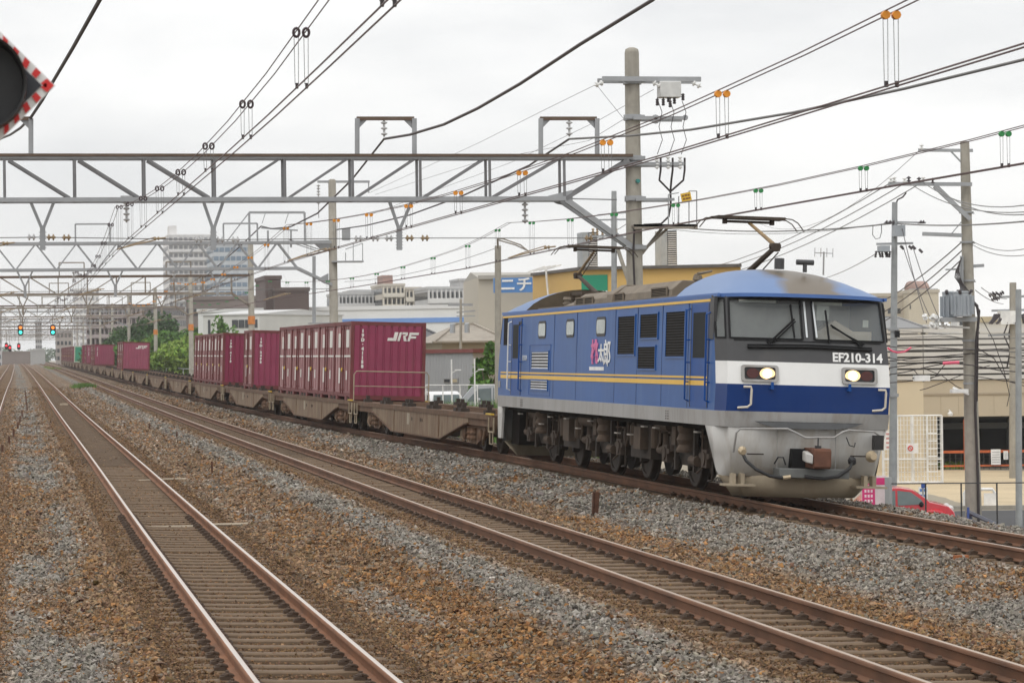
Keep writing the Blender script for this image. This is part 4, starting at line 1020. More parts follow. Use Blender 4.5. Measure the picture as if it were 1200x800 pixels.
maroon = mat('container_maroon', (.250, .034, .080), .55, var=.12, scale=1.2, dirt=(.19, .070, .055), damt=.34, dscale=1.4, streak=True, objvar=.16)
maroon_side = mat('container_maroon_worn', (.300, .140, .142), .65, var=.18, scale=2.2, dirt=(.23, .060, .080), damt=.50, dscale=1.4, streak=True, objvar=.24)
maroon_edge = mat('container_edge', (.145, .030, .030), .65, var=.2, scale=3)
con_white = mat('container_label_white', (.70, .68, .64), .6, var=.12, scale=6, dirt=(.36, .22, .20), damt=.3, dscale=3)
con_green = mat('container_green', (.02, .27, .15), .55, var=.1, scale=1.2, dirt=(.12, .2, .12), damt=.25, streak=True)
con_pale = mat('container_pale_green', (.40, .47, .36), .6, var=.12, scale=2)
CL, CWD, CHT = 3.70, 2.32, 2.42
def build_container(number=None, colours=None, logo=True, label_text=True):
    """12-foot box: ends face along the train, doors on its long side"""
    r = empty('shipping_container', (0, 0, 0), 'container', 'container', 'maroon containers on the freight train')
    m_end, m_side, m_edge = colours or (maroon, maroon_side, maroon_edge)
    hwid = CWD/2
    # corrugated end panels
    mb = MB()
    def corr(y, sgn):
        pts = []; n = 9
        for i in range(n):
            x0 = -hwid + .09 + i*(CWD - .18)/n; d = (CWD - .18)/n
            pts += [(x0, 0), (x0 + d*.10, .028), (x0 + d*.72, .028), (x0 + d*.82, 0)]
        pts.append((hwid - .09, 0))
        row0 = [(x, y + sgn*(.03 - v), .16) for x, v in pts]; row1 = [(x, y + sgn*(.03 - v), CHT - .12) for x, v in pts]
        mb.loft([row0, row1] if sgn > 0 else [row1, row0])
    corr(0, 1); corr(CL, -1)
    mb.box(-hwid + .03, hwid - .03, .05, CL - .05, CHT - .10, CHT - .03)
    mb.build('end_wall', m_end, r, sharp=20)
    mb = MB()
    for x in (-hwid + .05, hwid - .05):
        for y in (.05, CL - .05): mb.box(x - .05, x + .05, y - .05, y + .05, 0, CHT)
    for y in (.05, CL - .05): mb.box(-hwid + .1, hwid - .1, y - .045, y + .045, CHT - .13, CHT - .002); mb.box(-hwid + .1, hwid - .1, y - .045, y + .045, .02, .17)
    for x in (-hwid + .05, hwid - .05): mb.box(x - .045, x + .045, .1, CL - .1, CHT - .12, CHT - .003); mb.box(x - .045, x + .045, .1, CL - .1, .10, .22)
    mb.build('corner_frame', m_edge, r)
    for s in (-1, 1):
        x = s*(hwid - .045)
        for half in (0, 1):
            y0 = .12 + half*(CL - .24)/2; y1 = y0 + (CL - .24)/2 - .02
            mb = MB(); mb.box(min(x, x - s*.03), max(x, x - s*.03), y0, y1, .22, CHT - .12)
            for k in (0, 1, 2):
                yy = lerp(y0, y1, (k + .5)/3.0); mb.box(min(x, x + s*.022), max(x, x + s*.022), yy - .16, yy + .16, .28, CHT - .18)
            d = mb.build('door_panel', m_side, r)
            mb = MB(); yy = lerp(y0, y1, .86 if half == 0 else .14)
            mb.cyl((x + s*.05, yy, .18), (x + s*.05, yy, CHT - .1), .022, 6)
            for z in (.3, .9, 1.6, 2.2): mb.box(min(x, x + s*.06), max(x, x + s*.06), yy - .05, yy + .05, z - .03, z + .03)
            mb.build('lock_rod', m_edge, d)
            mb = MB()
            xo = x + s*.024
            ya = lerp(y0, y1, .5)
            mb.box(min(xo, xo + s*.004), max(xo, xo + s*.004), ya - .42, ya + .2, 1.62, 2.06 if half else 2.16)
            mb.box(min(xo, xo + s*.004), max(xo, xo + s*.004), y0 + .05, y1 - .05, 1.32, 1.38)
            if half: mb.box(min(xo, xo + s*.004), max(xo, xo + s*.004), ya - .3, ya + .02, .50, .98)
            else: mb.box(min(xo, xo + s*.004), max(xo, xo + s*.004), ya - .1, ya + .16, .62, .90)
            mb.build('door_sticker', con_white, d)
        mb = MB(); mb.lathe((x + s*.02, CL/2, .92), (s, 0, 0), [(0, .07), (.04, .07), (.06, .03)], 8); mb.build('door_lock', wag_yellow, r)
        mb = MB()
        for y in (.85, CL - .85): mb.box(x - .06, x + .06, y - .22, y + .22, .0, .13)
        mb.build('fork_pocket', m_edge, r)
    if number:
        t0 = '\n'.join(number)
        put_text('container_number', t0, .135, con_white, (-.80, -.004, 1.58), (1, 0, 0), (0, 0, 1), r, bold=.010, width=1.0)
    if logo:
        mb = MB()
        # slanted three letter emblem
        def stroke(pts): mb.prism([(p[0] + .28*p[1] + .62, .0, 1.98 + p[1]) for p in pts], (0, -.006, 0))
        h = .135
        stroke([(.04, h), (.16, h), (.16, -h), (-.14, -h), (-.14, -h + .09), (.04, -h + .09)])                       # J
        stroke([(.20, h), (.28, h), (.28, -h), (.20, -h)]); stroke([(.30, h), (.48, h), (.50, .05), (.44, 0), (.52, -h), (.42, -h), (.36, 0), (.36, .04), (.42, .04), (.42, .07), (.30, .07)])   # R
        stroke([(.54, h), (.86, h), (.86, .06), (.62, .06), (.62, .02), (.80, .02), (.80, -.05), (.62, -.05), (.62, -h), (.54, -h)])  # F
        for p in (): pass
        mb.v = [((v[0] - .62)*.92 + .12, v[1], v[2]) for v in mb.v]
        mb.build('emblem', con_white, r)
    return r

wproto = build_wagon()
W_LAB = {0: 'empty container flat wagon directly behind the blue locomotive', 1: 'flat wagon carrying five maroon containers with a handrail at its front end',
         2: 'flat wagon carrying one single maroon container between two full loads', 3: 'flat wagon with five containers, second full load behind the locomotive',
         4: 'empty flat wagon just behind the second five-container load', 5: 'empty flat wagon in the middle of the train beside the shrubs', 6: 'empty flat wagon near the shrubs, next to last of the empty run', 7: 'last empty flat wagon before the distant container loads',
         8: 'distant flat wagon carrying the maroon containers right of the green one'}
Y0W = 60.7
def place_along(o, y, length):
    ya, yb = y, y + length
    xa, xb = float(cx(3, ya)), float(cx(3, yb)); za, zb = float(zr(3, ya)), float(zr(3, yb))
    o.location = (xa, ya, za)
    o.rotation_mode = 'XYZ'
    o.rotation_euler = (math.atan2(zb - za, length), CANT, -math.atan2(xb - xa, length))
wagons = []
NW = 22
for k in range(NW):
    o = wproto if k == 0 else copy_tree(wproto, None, deep=(k < 10))
    if k >= 10:
        for ch in wproto.children:
            if ch.name.split('.')[0] in ('deck_frame', 'side_sill', 'container_lock') and ch.type == 'MESH' and not ch.name.startswith('container_lock'): copy_tree(ch, o)
            if ch.name.startswith('bogie'): copy_tree(ch, o)
    place_along(o, Y0W + k*PITCH, WL)
    o['label'] = W_LAB.get(k, 'far flat wagon near the tail of the container train')
    wagons.append(o)
mb = MB(); y = .18
mb.tube([(-1.15, y, DK), (-1.15, y, DK + .80), (-1.08, y, DK + .90), (1.08, y, DK + .90), (1.15, y, DK + .80), (1.15, y, DK)], .020, 6); mb.tube([(-1.15, y, DK + .45), (1.15, y, DK + .45)], .016, 6)
mb.build('end_handrail', wag_rail, wagons[1])
protoA = build_container('19D·41158')
protoB = build_container('19D·2498', logo=False)
protoP = build_container(None, logo=True)
protoN = build_container(None, logo=False)
protoC = build_container('19D·4118', logo=False)
protoG = build_container(None, (con_green, con_pale, con_pale), logo=False)
used = set()
ORD = ['front', 'second', 'third', 'fourth', 'rearmost']
def put_container(proto, k, slot, label, group='maroon containers on the freight train', deep=True):
    if proto.name not in used: o = proto; used.add(proto.name)
    else: o = copy_tree(proto, None, deep)
    y = Y0W + k*PITCH + .92 + slot*3.74
    ya = y + CL/2
    w_ = wagons[k]
    o.rotation_euler = w_.rotation_euler
    loc = w_.matrix_basis @ Vector((0, y - (Y0W + k*PITCH), DK + .005))
    o.location = loc; o['label'] = label; o['group'] = group
    return o
nth = ['maroon container nearest the locomotive with white end emblem and number', 'second maroon container in the five-box load nearest the locomotive', 'middle maroon container of the five-box load nearest the locomotive', 'fourth maroon container of the five-box load nearest the locomotive', 'rearmost maroon container of the five-box load nearest the locomotive']
for s in range(5): put_container(protoA if s == 0 else protoN, 1, s, nth[s])
put_container(protoB, 2, 2, 'single maroon container standing alone on its wagon, number on its end')
nth = ['front maroon container of the load left of the single box, number on its end', 'second maroon container of the load left of the single box', 'middle maroon container of the load left of the single box', 'fourth maroon container of the load left of the single box', 'leftmost maroon container of the load, against the green shrubs']
for s in range(5): put_container(protoC if s == 0 else protoN, 3, s, nth[s])
nth = ['distant maroon container with white emblem, behind the run of empty wagons', 'distant maroon container second behind the empty wagons', 'distant maroon container third behind the empty wagons']
for s in range(3): put_container(protoP if s == 0 else protoN, 8, s, nth[s])
for k, s in ((11, 4), (12, 0), (12, 1), (13, 2), (13, 3), (14, 1)): put_container(protoB, k, s, 'far maroon container between the distant emblem box and the green container', 'far maroon containers before the green one')
put_container(protoG, 16, 2, 'green container with pale green doors far down the train', 'green container')
for k in (17, 18, 19, 20, 21):
    for s in range(5): put_container(protoN, k, s, 'far maroon container at the tail of the train, beyond the green container', 'maroon containers at the tail of the train')
# ------------------------------------------------------------------ catenary gantries
GY = [68.3, 121.0, 168.0, 219.0, 276.0, 330.0, 385.0, 440.0, 495.0, 550.0, 605.0, 660.0, 720.0]
def insulator(mb, p, length, n=3, r=.10, mi=0, axis=(0, 0, -1)):
    prof = [(0, .02)]
    for k in range(n):
        t = length*(k + .5)/n; prof += [(t - length*.28/n, .03), (t - .015, r), (t + .01, r*.95), (t + .03, .03)]
    prof.append((length, .02)); mb.lathe(p, axis, prof, 10, mi)
brown_chord = mat('chord_rust_brown', (.115, .075, .05), .75, var=.2, scale=2, dirt=(.2, .19, .18), damt=.3)
yellow_sign = mat('sign_yellow', (.75, .47, .03), .5)
INS = mat('insulator_grey', (.50, .50, .50), .35)
INSB = mat('insulator_brown', (.33, .24, .14), .45)

def first_gantry():
    Y = GY[0]
    g = empty('catenary_gantry', P(745, 420, Y) * [1, 1, 0] + [0, 0, -1.4], 'nearest steel lattice gantry spanning all tracks to the tall concrete pole behind the locomotive', 'gantry', 'catenary gantries')
    ORG = np.array(g.location)
    def Q(px, py, dy=0): return P(px, py, Y + dy) - ORG
    def B(mb, name, mats=galv, **k): return mb.build(name, mats, g, **k)
    zt = P(745, 184, Y)[2] - ORG[2]; zb = P(660, 233.5, Y)[2] - ORG[2]
    xL = -8.5 - ORG[0]; xR = Q(738, 184)[0]; xbR = Q(660, 233.5)[0]
    # chords in two planes
    for dy in (-.30, .30):
        mb = MB(); mb.box(xL, xR, dy - .05, dy + .05, zt - .075, zt - .02, 0); mb.box(xL, xR, dy - .09, dy + .09, zt - .02, zt + .05, 1); B(mb, 'top_chord', [galv, brown_chord])
        mb = MB(); mb.box(xL, xbR, dy - .06, dy + .06, zb - .055, zb + .055); B(mb, 'bottom_chord')
        verts = [Q(px, 200)[0] for px in (-159, -77, 5, 87, 168, 250, 332, 411, 490, 571, 658)]
        mb = MB()
        for i, x in enumerate(verts):
            mb.angle_beam((x, dy, zb), (x, dy, zt - .07), .065, .012, up=(0, 1, 0))
            if i + 1 < len(verts):
                if i < 5: mb.angle_beam((x + .10, dy, zt - .09), (verts[i+1] - .12, dy, zb + .05), .055, .012, up=(0, 1, 0))
                else: mb.angle_beam((x + .12, dy, zb + .05), (verts[i+1] - .15, dy, zt - .09), .055, .012, up=(0, 1, 0))
        mb.angle_beam((xbR, dy, zb), (xR - .1, dy, zt - .1), .09, .014, up=(0, 1, 0))
        B(mb, 'lattice_web', [mat('web_grey', (.20, .20, .205), .6, .2, dirt=(.12, .09, .07), damt=.3)])
    mb = MB()
    for i, x in enumerate(verts):
        mb.beam((x, -.30, zb), (x, .30, zb), .06, .05); mb.beam((x, -.30, zt - .04), (x, .30, zt - .04), .06, .05)
        if i % 2 == 0: mb.beam((x, -.3, zb), (x + 1.5, .3, zb), .04, .03)
    B(mb, 'cross_brace')
    mb = MB(); mb.tube([(0, 0, -.6), (0, 0, 3), (0, 0, Q(745, 62)[2]), (0, 0, Q(745, 58)[2]), (0, 0, Q(745, 56)[2])], [.235, .225, .185, .165, .08], 20); post = B(mb, 'concrete_post', concrete, sharp=60)
    # clamp bands and strut from the bottom chord to the pole
    mb = MB()
    for py in (96, 138, 193, 233, 290, 186): z = Q(745, py)[2]; mb.lathe((0, 0, z - .07), (0, 0, 1), [(0, .22), (.0, .24), (.14, .235), (.14, .215)], 16); mb.box(-.26, .26, -.27, -.20, z - .05, z + .05)
    B(mb, 'clamp_band')
    for dy in (-.3, .3):
        mb = MB(); mb.beam((xbR, dy, zb - .02), (-.05, dy*.5, Q(745, 291)[2]), .10, .14); B(mb, 'knee_brace')
    mb = MB()
    for dy in (-.32, .32): mb.prism([(xbR - .45, dy, zb + .07), (xbR + .18, dy, zb + .22), (xbR + .18, dy, zb - .16), (xbR - .1, dy, zb - .1)], (0, .015, 0))
    B(mb, 'gusset_plate')
    # V hangers below
    for pc, pa, pb_ in ((50, 34, 65), (250, 237, 263), (468, 455, 484), (-150, -165, -135)):
        mb = MB(); c = Q(pc, 270); a = Q(pa, 232); b = Q(pb_, 232); e = Q(pc, 293)
        mb.beam(a, c, .075, .075, up=(0, 1, 0)); mb.beam(b, c, .075, .075, up=(0, 1, 0)); mb.beam(c + [0, 0, .12], e, .13, .10, up=(0, 1, 0))
        for k in range(6): mb.beam(lerp(c, e, .1 + .16*k) - [.09, 0, 0], lerp(c, e, .1 + .16*k) + [.09, 0, 0], .02, .02)
        B(mb, 'hanger_bracket')
    # arches on top with an insulator
    for xa, xb, xi in ((418, 485, 450), (633, 699, 667), (-34, 36, 0)):
        mb = MB(); a0, a1 = Q(xa, 181), Q(xa, 139); b0, b1 = Q(xb, 181), Q(xb, 139)
        for p, q in ((a0, a1), (b0, b1)): mb.angle_beam(p, q, .11, .02, up=(0, 1, 0))
        mb.beam(a1, b1, .12, .09, up=(0, 0, 1), mi=1)
        for p, s in ((a1, 1), (b1, -1)): mb.prism([p + [0, -.01, 0], p + [s*.3, -.01, 0], p + [0, -.01, -.3]], (0, .02, 0))
        f = B(mb, 'feeder_arch', [galv, brown_chord])
        mb = MB(); i0 = Q(xi, 141); insulator(mb, i0, .42, 3, .085); mb.build('insulator_string', INS, f)
    for px, p0, p1 in ((148, 232, 260), (615, 234, 261)):
        mb = MB(); a = Q(px, p0); mb.box(a[0] - .14, a[0] + .14, -.1, .1, a[2] - .07, a[2] + .05); insulator(mb, a - [0, 0, .06], a[2] - Q(px, p1)[2] - .04, 4, .085); B(mb, 'insulator_string', INS)
    # cross span wire with strain insulators
    zs = Q(250, 281)[2]
    mb = MB(); pts = [(xL, 0, zs + .02), (Q(50, 279)[0], 0, Q(50, 278)[2]), (Q(250, 283)[0], 0, Q(250, 281)[2]), (Q(468, 279)[0], 0, Q(468, 279)[2]), (0, 0, Q(745, 279)[2])]
    mb.tube(pts, .012, 5); sw = B(mb, 'span_wire', cable_grey)
    for px in (37, 60, 78, 233, 258, 440, 456, 480, 498, 690, 420, 276):
        mb = MB(); t = np.interp(px, [50, 250, 468, 745], [278, 281, 279, 279]); insulator(mb, Q(px, t) - [.11, 0, 0], .22, 2, .085, axis=(1, 0, 0)); mb.build('strain_insulator', INSB if px in (60, 78, 480, 498, 690) else INS, sw)
    # pole top cross arm with switch box and cable heads
    def arm(py, pxa, pxb, h=.12):
        mb = MB(); a, b = Q(pxa, py), Q(pxb, py); z = (a[2] + b[2])/2
        for dy in (-.28, .28): mb.box(a[0], b[0], dy - .04, dy + .04, z - h/2, z + h/2)
        B(mb, 'cross_arm'); return z
    z = arm(94, 703, 818)
    for px in (699, 766, 812):
        mb = MB(); p = Q(px, 97); insulator(mb, p - [0, .28, 0] + [(.12 if px < 740 else -.1), 0, -.02], .28, 2, .075, axis=(-1 if px < 740 else .6, -.3, -.35)); B(mb, 'pin_insulator', porcelain)
    mb = MB(); a, b = Q(769, 97), Q(794, 116); mb.box(a[0], b[0], -.42, -.05, b[2], a[2]); bx_ = B(mb, 'switch_box', mat('switch_box_white', (.62, .62, .60), .45), bevel=.02)
    for px, py in ((767, 126), (774, 126), (780, 122), (782, 128), (787, 124), (797, 120)):
        mb = MB(); p = Q(px, py - 9); mb.tube([Q(px + 1, 115) - [0, .3, 0], p - [0, .3, 0]], .012, 5); insulator(mb, p - [0, .3, 0], .18, 3, .045); mb.build('cable_bushing', mat('bushing_dark', (.06, .05, .055), .5), bx_)
    arm(139.5, 739, 802, .09)
    mb = MB(); mb.lathe(Q(765, 141) - [0, .2, 0], (0, -1, 0), [(0, .10), (.1, .12), (.12, .05)], 12); B(mb, 'arm_fitting', galv)
    mb = MB(); mb.lathe(Q(800, 139) - [0, .2, 0], (0, -1, 0), [(0, .07), (.1, .07)], 10); B(mb, 'arm_fitting', galv)
    arm(193, 739, 800, .09)
    for px in (767, 780, 794):
        mb = MB(); p = Q(px, 199) - [0, .28, 0]; insulator(mb, p, .34, 4, .06, axis=(0, 0, 1)); mb.build('cable_head', porcelain, g)
    arm(234.5, 742, 787, .07)
    mb = MB()
    for i, (px, dx) in enumerate(((771, 0), (785, 0), (799, 0))):
        mb.tube([Q(px, 186) - [0, .3, 0], Q(px, 200) - [0, .3, 0], Q(px - 1, 212) - [0, .25, 0], Q(784, 225) - [0, .15, 0], Q(785, 240) - [0, .1, 0], Q(782, 254) - [0, .15, 0], Q(772, 263) - [0, .25, 0], Q(752, 264) - [0, .3, 0], Q(740, 268) - [0, .32, 0], Q(739, 300) - [0, .3, 0], Q(741, 345) - [0, .3, 0]], .028, 6)
    for px in (768, 782, 796): mb.tube([Q(px, 120) - [0, .3, 0], Q(px + 4, 133) - [0, .35, 0], Q(px + 1, 150) - [0, .3, 0], Q(px + 5, 165) - [0, .3, 0], Q(px - 1, 182) - [0, .3, 0]], .010, 5)
    B(mb, 'power_cable', cable_dark)
    # work platform and warning plate on the pole
    mb = MB(); a, b = Q(738, 264), Q(812, 264); z = a[2] - .02
    mb.box(a[0], b[0], -.5, .35, z - .04, z + .02); mb.box(a[0], b[0], -.5, -.44, z - .10, z + .02)
    mb.beam(Q(783, 267), Q(750, 297), .06, .06); mb.beam(Q(778, 267) + [0, .2, 0], Q(750, 300), .06, .06)
    B(mb, 'work_platform', galv_rust)
    mb = MB()
    for px, py0 in ((779, 229), (791, 231), (803, 225), (812, 225)): mb.tube([Q(px, 264) + [0, -.4, 0], Q(px, py0) + [0, -.4, 0]], .016, 5)
    mb.tube([Q(779, 229) + [0, -.4, 0], Q(791, 227) + [0, -.4, 0]], .014, 5); mb.tube([Q(803, 225) + [0, -.4, 0], Q(812, 225) + [0, -.4, 0]], .014, 5); B(mb, 'platform_railing', galv)
    mb = MB(); c = Q(799, 232); ax = np.array([.13, 0, .025]); az = np.array([-.02, 0, .105])
    mb.obox(c + [0, -.45, 0], ax, (0, .008, 0), az); sg = B(mb, 'warning_plate', yellow_sign)
    mb = MB()
    for u, v, a_ in ((-.6, .35, .2), (.0, .4, .25), (.55, .35, .2), (-.5, -.4, .22), (.15, -.4, .3), (.65, -.4, .14)): mb.obox(c + [0, -.460, 0] + ax*u + az*v, ax*a_, (0, .002, 0), az*.22)
    mb.build('plate_lettering', mat('plate_brown', (.22, .09, .02), .6), sg)
    mb = MB(); p = Q(745, 213); mb.lathe(p - [0, .2, 0], (0, -1, 0), [(0, .06), (.12, .05)], 8); B(mb, 'pole_fitting', mat('fitting_teal', (.03, .20, .18), .5))
    # far post outside the frame on the left
    mb = MB(); mb.tube([(xL, 0, 0), (xL, 0, zt + 2.0)], [.22, .18], 16); B(mb, 'concrete_post', concrete, sharp=60)
    return g
first_gantry()

def plain_gantry(i, Y, style, pole_px, pole_top, ref):
    xr = P(pole_px, 400, Y)[0] if pole_px is not None else float(cx(3, Y)) + 3.6
    z0 = float(zg(Y)); xl = -8.0
    g = empty('catenary_gantry', (xr, Y, z0 - 1.2), ref, 'gantry', 'catenary gantries')
    def B(mb, name, m_=galv, **k):
        mb.v = [(x - xr, y - Y, z - z0 + 1.2) for x, y, z in mb.v]; return mb.build(name, m_, g, **k)
    zb = z0 + 6.35 if style == 'warren' else z0 + 6.25; zt = zb + (1.15 if style == 'warren' else 1.1)
    steel = galv if style == 'warren' else galv_rust
    far = i > 5
    ztop = P(pole_px, pole_top, Y)[2] if pole_px is not None else z0 + 9.4
    mb = MB(); mb.tube([(xr, Y, z0 - 1.8), (xr, Y, ztop - .05), (xr, Y, ztop)], [.22, .17, .1], 14); mb2 = B(mb, 'concrete_post', concrete, sharp=60)
    if i in (2, 3, 4):
        mb = MB(); mb.lathe((xr, Y, z0 + 4.35), (0, 0, 1), [(0, .225), (.5, .22)], 14); B(mb, 'orange_band', mat('band_orange', (.62, .22, .05), .6, var=.2, scale=5))
    mb = MB(); mb.tube([(xl, Y, z0 - 1.2), (xl, Y, z0 + 9.0)], [.22, .17], 12); B(mb, 'concrete_post', concrete, sharp=60)
    mb = MB()
    for dy in ((-.3, .3) if not far else (0,)):
        mb.box(xl, xr - .1, Y + dy - .06, Y + dy + .06, zt - .07, zt + .06); 
    B(mb, 'top_chord', steel if style == 'warren' else brown_chord)
    xe = xr - (1.6 if style == 'warren' else 1.2)
    mb = MB()
    for dy in ((-.3, .3) if not far else (0,)):
        mb.box(xl, xe, Y + dy - .06, Y + dy + .06, zb - .06, zb + .06); mb.beam((xe, Y + dy, zb), (xr - .05, Y + dy*.4, zb - .75), .10, .12)
    B(mb, 'bottom_chord', steel)
    mb = MB(); step = .88 if style == 'warren' else 1.75
    n = int((xe - xl)/step)
    for dy in ((-.3, .3) if not far else (0,)):
        for k in range(n):
            x0, x1 = xe - (k + 1)*step, xe - k*step
            if style == 'warren':
                a, b = ((x0, Y + dy, zb), (x1, Y + dy, zt)) if k % 2 else ((x0, Y + dy, zt), (x1, Y + dy, zb))
                mb.beam(a, b, .055, .055)
            else:
                mb.beam((x1, Y + dy, zb), (x1, Y + dy, zt), .06, .06)
                left = x0 < (xl + xe)/2
                a, b = ((x0, Y + dy, zt), (x1, Y + dy, zb)) if left else ((x0, Y + dy, zb), (x1, Y + dy, zt))
                mb.beam(a, b, .06, .06)
    B(mb, 'lattice_web', steel)
    mb = MB(); mb.prism([(xr - .1, Y - .1, zt + .1), (xr - 1.0, Y - .1, zt + .08), (xr - .5, Y - .1, zt - .35), (xr - .1, Y - .1, zt - .42)], (0, .2, 0)) if style == 'warren' else mb.beam((xr - 1.2, Y, zb + .0), (xr - .1, Y, zb - .8), .1, .1)
    B(mb, 'end_gusset', steel)
    for t in (4, 1, 2):
        x = float(cx(t, Y)) + .1
        mb = MB(); insulator(mb, (x, Y, zb - .05), .45, 3, .08); B(mb, 'insulator_string', INS)
    for t, dx in ((4, 1.8), (1, 1.9), (2, 2.0)):
        if far: break
        x = float(cx(t, Y)) + dx
        mb = MB(); mb.beam((x - .35, Y, zb), (x, Y, zb - .75), .07, .07); mb.beam((x + .35, Y, zb), (x, Y, zb - .75), .07, .07); mb.beam((x, Y, zb - .65), (x, Y, zb - 1.2), .12, .1); B(mb, 'hanger_bracket', steel)
    mb = MB(); mb.tube([(xl, Y, zb - .95), (xr, Y, zb - .92)], .013, 4); B(mb, 'span_wire', cable_grey)
    for xa in ((float(cx(2, Y)) + 2.3, float(cx(1, Y)) + .2) if not far else ()):
        mb = MB()
        for x in (xa, xa + 1.5): mb.beam((x, Y, zt), (x, Y, zt + .85), .07, .07)
        mb.beam((xa, Y, zt + .85), (xa + 1.5, Y, zt + .85), .07, .07); B(mb, 'feeder_arch', steel)
    return g, xr, zt, zb, ztop
refs = ['', 'second gantry, grey zigzag lattice ending at the concrete pole above the containers', 'third gantry with brown rusty chords, its pole left of the dark brown building',
        'fourth gantry, rusty chords just under those of the third', 'fifth gantry, its pole standing among the green shrubs', 'sixth gantry, far down the line above the two green signals']
GINFO = {}
for i, Y in enumerate(GY):
    if i == 0: continue
    pp = {1: (391.5, 210), 2: (295, 286), 3: (224, 322), 4: (182.5, 337)}.get(i, (None, None))
    GINFO[i] = plain_gantry(i, Y, 'warren' if i in (1, 5, 8) else 'pratt', pp[0], pp[1], refs[i] if i < 6 else 'far gantry in the tangle of gantries towards the vanishing point')
# equipment on the second gantry's pole
def second_pole_kit():
    Y = GY[1]; g, xr, zt, zb, ztop = GINFO[1]
    org = np.array(g.location)
    def Q(px, py, dy=0): return P(px, py, Y + dy) - org
    mb = MB(); a, b = Q(372, 213), Q(433, 213); mb.box(a[0], b[0], -.06, .06, a[2] - .05, a[2] + .05); mb.beam(Q(432, 213), Q(432, 226), .05, .05); mb.build('cross_arm', galv, g)
    mb = MB(); p = Q(373, 216); insulator(mb, p, .9, 7, .09); mb.beam(p, p - [0, 0, 1.5], .04, .04); mb.build('insulator_string', INS, g)
    mb = MB(); a, b = Q(400, 268), Q(409, 282); mb.box(a[0], b[0], -.5, -.2, b[2], a[2]); mb.build('transformer_can', galv, g)
    mb = MB(); a, b = Q(388, 306), Q(425, 306); mb.box(a[0], b[0], -.4, .4, a[2] - .06, a[2])
    for px in (405, 414, 425):
        for dy in (-.35, .35): mb.tube([Q(px, 306, dy), Q(px, 285 if px > 410 else 296, dy)], .02, 5)
    mb.tube([Q(405, 292, -.35), Q(425, 285, -.35)], .02, 5); mb.build('work_platform', galv, g)
    mb = MB(); mb.prism([Q(385, 320), Q(372, 327), Q(380, 332), Q(385, 333)], (0, .1, 0)); mb.build('lower_gusset', galv, g)
    for px in (368,): 
        mb = MB(); mb.beam(Q(368, 300), Q(368, 378), .14, .14); mb.box(Q(362, 375)[0], Q(388, 375)[0], -.4, .4, Q(368, 378)[2] - .05, Q(368, 378)[2]); mb.build('side_mast', galv, g)
    mb = MB(); p = Q(292, 249); q = Q(357, 249)
    for a in (p, q): mb.beam(a, [a[0], 0, zt - org[2]], .09, .09)
    mb.beam(p, q, .10, .10)
    for px in (311, 338): mb.beam(Q(px, 250), Q(px - 4, 262), .03, .03)
    mb.beam(Q(306, 267), Q(349, 270), .08, .06)
    for px in (314, 341): mb.beam(Q(px, 270), Q(px, 290), .08, .08)
    mb.beam(Q(292, 249), Q(262, 288), .05, .05); mb.build('feeder_arch', galv, g)
    mb = MB(); a = Q(337, 280); b = Q(376, 293); mb.beam(a, b, .08, .04); mb.beam(a + [0, 0, -.1], b + [0, 0, -.1], .05, .04); mb.build('pull_off_arm', galv, g)
second_pole_kit()

